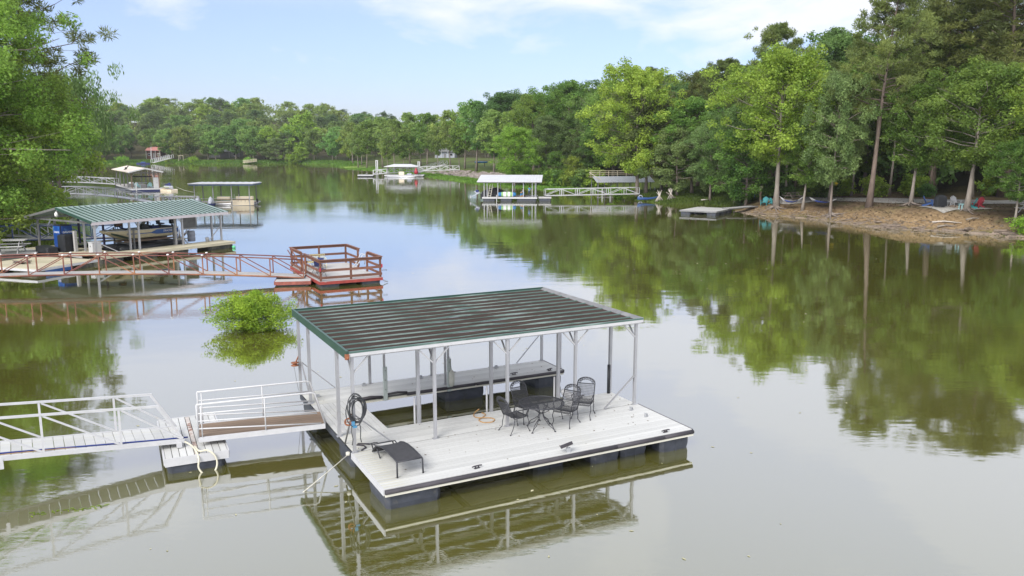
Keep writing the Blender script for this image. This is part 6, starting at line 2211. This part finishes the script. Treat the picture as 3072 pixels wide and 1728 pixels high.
bch('blue adirondack chair beside the covered grill', 43.35, 85.6, 1.3, BLUE_PAINT)
bch('white adirondack chair facing the lake by the fire ring', 46.6, 86.4, .1, WHITE_PAINT)
bch('dark teal adirondack chair behind the straight dark trunk', 46.6, 83.5, -2.3, TEAL)
bch('red adirondack chair at the right of the fire ring', 47.7, 84.2, -1.2, RED_PLASTIC)
bch('teal adirondack chair half hidden behind the trunk by the swim dock ramp', 31.0, 101.0, -.6, TEAL)
bch('small teal adirondack chair left of the big maple trunk', 31.7, 100.2, .4, TEAL, .8)
t = thing('covered_grill', 'barbecue grill under a fitted black cover', 'grill', (43.9, 84.3, hz(43.9, 84.3) + .06), .2)
part('cover', MB().loft([[(x * s_, y * s_, z) for x, y in ((-.5, -.32), (.5, -.32), (.55, 0), (.5, .32), (-.5, .32), (-.55, 0))] for z, s_ in ((.12, 1), (.8, 1.0), (1.05, .95), (1.22, .6), (1.27, .2))], False), BLACK_PLASTIC, t)
for x in (-.4, .4):
    part('leg', MB().span((x - .05, -.25, 0), (x + .05, .25, .115)), GREY_DARK, t)
for x, y, mt, lab in ((45.6, 86.2, WHITE_PAINT, 'low white side table by the white chair'), (45.3, 82.6, PALE_TEAL, 'pale teal side table by the straight dark trunk')):
    t = thing('side_table', lab, 'side table', (x, y, hz(x, y) + .06), .2)
    part('top', MB().span((-.32, -.25, .5), (.32, .25, .54)), mt, t)
    for a in (-.26, .26):
        for b_ in (-.2, .2):
            part('leg', MB().span((a - .03, b_ - .03, 0), (a + .03, b_ + .03, .498)), mt, t)
t = thing('fire_ring', 'ring of dark stones round a fire pit', 'fire pit', (46.0, 84.6, hz(46, 84.6) + .05), 0)
for k in range(14):
    a = k * 2 * PI / 14
    part('stone', MB().lathe([(.04, -.05), (.16, .0), (.15, .12), (.06, .17)], 6, (.75 * math.cos(a), .75 * math.sin(a), 0)), ROCK, t)
part('charred_log', MB().tube([(-.4, -.2, .08), (.4, .25, .12)], .07, 6), BLACK_PLASTIC, t)
picnic_table('dark picnic table behind the striped hammock', (34.3, 100.6, hz(34.3, 100.6) + .03), .4, BARK, 1.0)
picnic_table('weathered picnic table cut by the right edge', (49.0, 77.4, hz(49, 77.4) + .03), .2, GREY_BOARD, 1.1)
t = thing('rail_fence', 'dark three rail fence at the bend of the drive', 'fence', (30.6, 111.0, 0), -.35)
for k in range(4):
    x = k * 2.0
    c, s = math.cos(-.35), math.sin(-.35)
    z = hz(30.6 + c * x, 111.0 + s * x)
    part('post', MB().span((x - .07, -.07, z - .2), (x + .07, .07, z + 1.35)), BLUE_METAL, t)
for zq in (.45, .85, 1.25):
    part('rail', MB().span((0, -.03, hz(33, 110) + zq - .06), (6.0, .03, hz(33, 110) + zq + .06)), BLUE_METAL, t)
t = thing('lantern_post', 'wooden post with a pale bird box by the ramp', 'post', (31.2, 103.5, hz(31.2, 103.5)), .2)
part('post', MB().span((-.09, -.09, -.2), (.09, .09, 2.2)), BROWN_BOARD, t)
part('bird_box', MB().span((-.17, -.26, 1.7), (.17, -.1, 2.2)), TAN_BOARD, t)
t = thing('yellow_feeder', 'yellow feeder hanging among the slim trunks', 'feeder', (38.6, 98.5, hz(38.6, 98.5) + 1.9), 0)
part('roof', MB().lathe([(.32, 0), (.2, .12), (.03, .2)], 10), M('yellow_plastic', (.7, .55, .03), .5), t)
part('cord', MB().cyl((0, 0, .2), (0, 0, 1.4), .012, 4), GREY_DARK, t)
part('tray', MB().lathe([(.2, -.16), (.22, -.1), (.05, -.1)], 10), M('amber_tray', (.5, .35, .05), .5), t)

# exposed roots and bleached sticks on the beach
for i, (x, y, L_, a, lab) in enumerate(((42.6, 80.3, 2.6, -.35, 'pale bleached branch lying on the bank below the grill'), (42.4, 79.5, 2.4, .15, 'darker branch at the water side of the bleached one'), (45.0, 79.6, 2.2, .3, 'curved stick above the sandy patch at right'))):
    t = thing('driftwood', lab, 'driftwood', (x, y, hz(x, y) + .08), a)
    part('branch', MB().tube([(-L_ / 2, 0, 0), (-L_ * .1, .1, .12), (L_ / 2, -.1, .02)], [.08, .07, .03], 6), DEADWOOD if i == 0 else BARK_PALE, t)
for x, y in ((31.6, 98.5), (35.4, 91.0), (42.6, 88.0), (45.6, 82.3)):
    t = thing('tree_roots', {31.6: 'roots spreading from the big maple trunk', 35.4: 'bare roots gripping the bank under the feathery tree', 42.6: 'roots at the foot of the split leaning trunk', 45.6: 'roots of the straight dark trunk by the fire circle'}[x], 'roots', (x, y, hz(x, y)), 0)
    for k in range(8):
        a = k * .8 + rgb.uniform(-.3, .3)
        L_ = rgb.uniform(.8, 1.9)
        pts = []
        for f in (0, .25, .6, 1):
            px_, py_ = x + L_ * f * math.cos(a + f * .4), y + L_ * f * math.sin(a + f * .4)
            pts.append((px_ - x, py_ - y, hz(px_, py_) - hz(x, y) + (.35 * (1 - f) ** 2 + .02)))
        part('root', MB().tube(pts, [.16, .11, .06, .02], 6), BARK, t)

# shale slabs at the waterline of the beach: the large ones singly, the chips between them as one heap
rock_me = []
for k in range(6):
    r_ = np.random.default_rng(400 + k)
    n = 9
    m = MB()
    base = [(1 + .25 * r_.normal()) for _ in range(n)]
    m.loft([[(base[q] * s_ * math.cos(2 * PI * q / n), .6 * base[q] * s_ * math.sin(2 * PI * q / n), z + .03 * r_.normal()) for q in range(n)] for z, s_ in ((-.25, .9), (0, 1.05), (.16, .95), (.24, .7))], False)
    rock_me.append(m.mesh('rock', ROCK))


def along_shore(i0, i1, f):
    P = SH[i0:i1 + 1]
    seg = np.linalg.norm(np.diff(P, axis=0), axis=1)
    cum = np.concatenate([[0], np.cumsum(seg)])
    s = f * cum[-1]
    k = min(np.searchsorted(cum, s, 'right') - 1, len(seg) - 1)
    t_ = (s - cum[k]) / seg[k]
    p = P[k] * (1 - t_) + P[k + 1] * t_
    d = (P[k + 1] - P[k]) / seg[k]
    return p, np.array([d[1], -d[0]])      # point and the landward normal (shore runs away from the camera on the right)


rr2 = random.Random(21)
for k in range(110):
    p, nrm = along_shore(3, 13, rr2.random())
    q = p + nrm * (rr2.random() ** 1.8 * 1.5 - .1)
    s = rr2.uniform(.14, .42) * (1.5 if q[1] < 84 else 1)
    o = put('rock', rock_me[k % 6], None, (q[0], q[1], max(hz(q[0], q[1]), -.02) + .02), rot=(rr2.uniform(-.15, .15), rr2.uniform(-.15, .15), rr2.uniform(0, 3.1)), scale=(s * rr2.uniform(1, 1.9), s, s * rr2.uniform(.5, 1.1)))
    tag(o, 'flat brown shale rock at the waterline of the beach', 'rock', 'shale rocks along the beach')
m = MB()
for k in range(1500):
    p, nrm = along_shore(3, 13, rr2.random())
    q = p + nrm * (rr2.random() ** 1.6 * 2.6 - .15)
    s = rr2.uniform(.04, .16)
    a = rr2.uniform(0, 3)
    z = max(hz(q[0], q[1]), 0) + .01 if k % 3 == 0 else max(.0, .25 * (rr2.random()))
    z = max(hz(q[0], q[1]), 0)
    m.box((q[0], q[1], z + s * .15), (s * rr2.uniform(1, 2.6), s, s * .55), a)
tag(m.build('shale_chips', M('mixed_shale_chips', (.22, .17, .12), .9, var=.55, scale=2.2)), 'brown shale chips strewn along the waterline of the beach', 'gravel', kind='stuff')
m = MB()
LM = M('dry_leaf_litter', (.12, .085, .055), .9, var=.6, scale=5)
for k in range(9000):
    x, y = rr2.uniform(28, 58), rr2.uniform(72, 104)
    pts_ = (x, y)
    if k % 1500 == 0:
        pass
    m.v += [(x, y, 0)]
XY = np.array([(v[0], v[1]) for v in m.v])
D_ = shore_dist(XY[:, 0], XY[:, 1])
XY = XY[(D_ > 1.2) & (D_ < 16)]
Zs = height(XY[:, 0], XY[:, 1])
rgn = np.random.default_rng(8)
nL = len(XY)
P0 = np.column_stack([XY, Zs + .035])
ta = unit(np.column_stack([rgn.normal(size=(nL, 2)), rgn.normal(size=nL) * .3]))
tb_ = unit(np.cross(ta, np.array([0, 0, 1.0]) + rgn.normal(size=(nL, 3)) * .3))
Ls = rgn.uniform(.06, .16, (nL, 1))
V = np.stack([P0 - ta * Ls, P0 + tb_ * Ls * .6, P0 + ta * Ls, P0 - tb_ * Ls * .6], 1).reshape(-1, 3)
tag(put('leaf_litter', mesh_np('leaf_litter', V, quad_idx(nL), LM)), 'brown fallen leaves scattered over the beach slope', 'leaf litter', kind='stuff')

# riprap on the bank below the lawn, far side
m = MB()
for k in range(900):
    p, nrm = along_shore(22, 26, rr2.random())
    q = p + nrm * rr2.uniform(7.5, 14.5)
    s = rr2.uniform(.25, .7)
    m.box((q[0], q[1], hz(q[0], q[1]) + .1), (s * 1.4, s, s * .7), mat=Matrix.Rotation(rr2.uniform(0, 3), 3, 'Z') @ Matrix.Rotation(rr2.uniform(-.5, .5), 3, 'X'))
tag(m.build('riprap', ROCK_GREY), 'grey riprap stones lining the bank below the lawn', 'stones', kind='stuff')

# ------------------------------------------------------------------ shrubs and grasses at the water's edge
tree_proto('shrub0', 'oak', 321, 1.9, 1.6, .05, 22, .26, 2200, .5, L_DARK, BARK, .04, per=4)
tree_proto('shrub1', 'oak', 322, 1.7, 1.6, .05, 22, .26, 2200, .5, L_BRIGHT, BARK, .04, per=4)
tree_proto('shrub2', 'oak', 323, 1.3, 1.8, .05, 22, .24, 2000, .45, L_BUSH, BARK, .04, per=4)
for i in range(18):
    x = 1.5 + i * .82
    y = 176 - i * 1.0 + rr2.uniform(-1.5, 1.5)
    tree('shrub%d' % (i % 2), x, y, rr2.uniform(1.6, 3.0), 'bushy shrub in the dark hedge row above the green weed bank', 'shrubs above the weed bank', name='shrub', cat='shrub')
for i, (x, y, h, lab) in enumerate(((16.4, 127.5, 1.2, 'yellow green bush drooping into the water under the white gangway'), (-103.5, 391.5, 3.2, 'rounded light green bush on the far shore'), (46.0, 73.4, 1.0, 'small green plant at the water by the right corner rocks'))):
    tree('shrub2', x, y, h, lab, None, name='shrub', cat='shrub', z=max(0, hz(x, y)))
for i in range(26):
    x, y = rr2.uniform(30, 75), 0
    y = 102.5 - (x - 33) * .27 + rr2.uniform(1.5, 6)
    tree('shrub%d' % (i % 2), x, y, rr2.uniform(.9, 2.4), 'shrub in the undergrowth behind the gravel drive', 'shrubs behind the gravel drive', name='shrub', cat='shrub')
for i in range(6):
    x = -200 + i * 15.3 + rr2.uniform(-2, 2)
    q, d_ = None, 0
    for y in np.arange(360, 430, 1.0):
        d_ = float(shore_dist(np.array([x]), np.array([y]))[0])
        if d_ > 2.0 and y > 370:
            q = y
            break
    if q:
        tree('shrub%d' % (1 + i % 2), x, q, rr2.uniform(1.2, 2.6), 'light green shrub at the foot of the far lawn', 'shrubs along the far shore', name='shrub', cat='shrub')
for i in range(14):
    x, y = -44.8 - rr2.uniform(0, 3), 52 + i * 2.3
    tree('shrub%d' % (i % 3), x - (1 if y > 70 else 0), y, rr2.uniform(2.0, 4.5), 'leafy shrub crowding the left bank', 'shrubs on the left bank', name='shrub', cat='shrub')


def grass(name, label, pts, lo_h, hi_h, mat, width=.05):
    n = len(pts)
    P = np.column_stack([pts, height(pts[:, 0], pts[:, 1])])
    g = np.random.default_rng(n)
    a = g.uniform(0, 2 * PI, n)
    side = np.column_stack([np.cos(a), np.sin(a), np.zeros(n)]) * width * g.uniform(.6, 1.5, n)[:, None]
    h = g.uniform(lo_h, hi_h, n)
    lean = np.column_stack([g.normal(size=(n, 2)) * .3 * h[:, None], h])
    P[:, 2] = np.maximum(P[:, 2], 0) - .02
    V = np.stack([P - side, P + side, P + lean * .6 + side * .6, P + lean], 1).reshape(-1, 3)
    return tag(put(name, mesh_np(name, V, quad_idx(n), mat)), label, 'grass', kind='stuff')


L_GRASS = leafmat('bank_grass', (.07, .11, .02), (.14, .19, .035), scale=.3, val=.35)
L_WEED = leafmat('water_weed', (.10, .19, .025), (.20, .31, .05), scale=.25, val=.3)
g_ = np.random.default_rng(99)
C_ = np.column_stack([g_.uniform(14, 34, 60000), g_.uniform(108, 150, 60000)])
d_ = shore_dist(C_[:, 0], C_[:, 1])
grass('bank_grass', 'rough green grass on the point by the white gangway', C_[(d_ > .1) & (d_ < 14)], .12, .42, L_GRASS, .05)
C_ = np.column_stack([g_.uniform(-62, 18, 150000), g_.uniform(140, 310, 150000)])
d_ = shore_dist(C_[:, 0], C_[:, 1])
grass('water_weeds', 'bright green weeds spreading over the shallow edge of the lake', C_[(d_ > -.4) & (d_ < 11)][:50000], .10, .40, L_WEED, .12)
C_ = np.column_stack([g_.uniform(-200, -60, 90000), g_.uniform(330, 425, 90000)])
d_ = shore_dist(C_[:, 0], C_[:, 1])
grass('far_bank_grass', 'tufted grass along the far shore', C_[(d_ > .2) & (d_ < 12)], .2, .8, L_WEED, .2)

# ------------------------------------------------------------------ buildings and small things on the far shores


def house(label, x, y, rz, w, dep, h, wall, roof, rh=1.6, porch=True):
    t = thing('house', label, 'house', (x, y, hz(x, y) - .2), rz)
    part('wall', MB().span((-w / 2, -dep / 2, 0), (w / 2, dep / 2, h)), wall, t)
    part('roof', MB().prism([(-dep / 2 - 1.0, h), (0, h + rh), (dep / 2 + 1.0, h), (dep / 2 + 1.0, h + .15), (0, h + rh + .18), (-dep / 2 - 1.0, h + .15)], -w / 2 - .5, w / 2 + .5, 'x'), roof, t)
    for k in range(3):
        xx = -w / 2 + w * (k + .5) / 3
        if k == 1:
            part('door', MB().box((xx, -dep / 2 - .03, h * .36), (1.0, .08, h * .7)), GREY_DARK, t)
        else:
            wnd = part('window', MB().box((xx, -dep / 2 - .04, h * .55), (1.4, .10, 1.2)), WHITE_PAINT, t)
            part('pane', MB().box((xx, -dep / 2 - .1, h * .55), (1.15, .04, .95)), GLASS_DARK, wnd)
    if porch:
        for k in range(4):
            xx = -w / 2 + w * k / 3
            part('porch_post', MB().span((xx - .08, -dep / 2 - .95, 0), (xx + .08, -dep / 2 - .8, h)), WHITE_PAINT, t)
    return t


house('dark cabin with a faded red metal roof on the far left shore', -181.5, 424, 0, 7, 6, 4.2, HOUSE_DARK, RED_ROOF, 1.7)
house('low grey house hidden under the trees of the far shore', -147, 428, .05, 15, 7, 3.0, GREY_DARK, GREY_METAL if 'GREY_METAL' in globals() else GALV, 1.4)
house('grey house half hidden at the top of the sloping lawn', -31, 392, -.1, 9, 7, 3.0, GREY_CANVAS, GREY_DARK, 1.5)
t = thing('flagpole', 'pale flagpole standing before the red roofed cabin', 'pole', (-177.5, 409, hz(-177.5, 409)), 0)
part('pole', MB().cyl((0, 0, 0), (0, 0, 6.8), .14, 8), WHITE_PAINT, t)
part('base', MB().box((0, 0, .2), (.6, .6, .4)), GREY_BOARD, t)
t = thing('lamp_post', 'short post with a round lamp before the red roofed cabin', 'lamp post', (-175.0, 411, hz(-175, 411)), 0)
part('post', MB().cyl((0, 0, 0), (0, 0, 3.2), .1, 8), TAN_BOARD, t)
part('lamp', MB().lathe([(.1, 3.2), (.3, 3.4), (.1, 3.65)], 8), TAN_BOARD, t)
t = thing('picket_walkway', 'white picketed walkway stepping down to the far left shore', 'walkway', (-170.0, 393, .2), .1)
part('deck', MB().bar((0, 0, .3), (6.0, 8.0, 2.4), 2.0, .15), GREY_BOARD, t)
for k in range(11):
    f = k / 10
    part('picket', MB().span((6 * f - .09 - 1.0, 8 * f - .09, .3 + 2.1 * f), (6 * f + .09 - 1.0, 8 * f + .09, 1.9 + 2.1 * f)), WHITE_PAINT, t)
    part('picket', MB().span((6 * f - .09 + 1.0, 8 * f - .09, .3 + 2.1 * f), (6 * f + .09 + 1.0, 8 * f + .09, 1.9 + 2.1 * f)), WHITE_PAINT, t)
part('handrail', MB().bar((1.0, 0, 1.95), (7.0, 8, 4.05), .12), WHITE_PAINT, t)
part('handrail', MB().bar((-1.0, 0, 1.95), (5.0, 8, 4.05), .12), WHITE_PAINT, t)
t = thing('rowing_boat', 'small dark boat tied under the white picketed walkway', 'boat', (-173.0, 389, .0), .1)
part('hull', MB().loft([[(x, y * w, z) for y, z in ((-1, .6), (-.7, 0), (.7, 0), (1, .6))] for x, w in ((-3, .3), (-1.5, .9), (1.5, .9), (3, .7))], False), NAVY, t)
part('canopy', MB().span((-.8, -.7, .6), (1.0, .7, 1.0)), BLUE_PAINT, t)
t = thing('picket_walkway', 'tan slatted walkway by the trunks of the far shore', 'walkway', (-126.0, 389.5, .2), .1)
part('deck', MB().bar((0, 0, .3), (5.0, 4.0, .9), 1.6, .15), TAN_BOARD, t)
for k in range(10):
    f = k / 9
    part('picket', MB().span((5 * f - .08, 4 * f - .9, .3 + .6 * f), (5 * f + .08, 4 * f - .75, 1.6 + .6 * f)), TAN_BOARD, t)
    part('picket', MB().span((5 * f - .08, 4 * f + .75, .3 + .6 * f), (5 * f + .08, 4 * f + .9, 1.6 + .6 * f)), TAN_BOARD, t)
t = thing('swing_frame', 'old pale swing frame on the far left lawn', 'swing frame', (-161, 404, hz(-161, 404)), .1)
for x in (-.9, .9):
    part('leg', MB().bar((x * 1.3, -.5, 0), (x, 0, 3), .14), TAN_BOARD, t)
part('beam', MB().bar((-1.1, 0, 3), (1.1, 0, 3), .16), TAN_BOARD, t)
t = thing('kayak', 'blue kayak on a rack under the trees above the riprap', 'kayak', (-9.6, 258, hz(-9.6, 258) + 1.2), .1)
part('hull', MB().loft([[(x, w * math.cos(k * PI / 4), .3 + .25 * s * math.sin(k * PI / 4)) for k in range(8)] for x, w, s in ((-2.0, .03, 1), (-1.2, .35, 1), (0, .45, 1), (1.2, .35, 1), (2.0, .03, 1))]), SKYBLUE, t)
part('rack', MB().span((-1.2, -.1, -1.3), (-1.0, .1, .05)).span((1.0, -.1, -1.3), (1.2, .1, .05)), BROWN_BOARD, t)
picnic_table('white picnic table on the lawn left of the young yellow green tree', (-3.3, 186, hz(-3.3, 186)), .1, WHITE_PAINT, 1.4)

# flecks on the still water, and bits blown onto the near deck
m = MB()
for k in range(170):
    y = rr2.uniform(14, 150) if k % 2 else rr2.uniform(14, 60)
    x = rr2.uniform(-.5, .45) * y
    if float(shore_dist(np.array([x]), np.array([y]))[0]) > -2:
        continue
    s = rr2.uniform(.02, .05) * (1 + y / 40)
    a = rr2.uniform(0, 3)
    m.add([(x - s * math.cos(a), y - s * math.sin(a), .006), (x + s * .5 * math.sin(a), y - s * .5 * math.cos(a), .007), (x + s * math.cos(a), y + s * math.sin(a), .006), (x - s * .5 * math.sin(a), y + s * .5 * math.cos(a), .009)], [(0, 1, 2, 3)])
tag(m.build('floating_leaves', M('pale_floating_leaf', (.42, .40, .26), .7, var=.5, scale=.7)), 'small pale leaves and flecks afloat on the lake', 'leaves', kind='stuff')
m = MB()
for k in range(90):
    lx, ly = rr2.uniform(.1, 8.4), rr2.uniform(-2.4, 1.2) if k % 4 else rr2.uniform(4.3, 5.5)
    p = on_deck(lx, ly, DZ + .009)
    s = rr2.uniform(.008, .026)
    m.box(p, (s * 1.8, s, .006), rr2.uniform(0, 3))
tag(m.build('deck_litter', M('brown_leaf_bits', (.13, .09, .05), .9, var=.5, scale=6)), 'specks of leaf litter blown onto the white deck', 'leaf litter', kind='stuff')
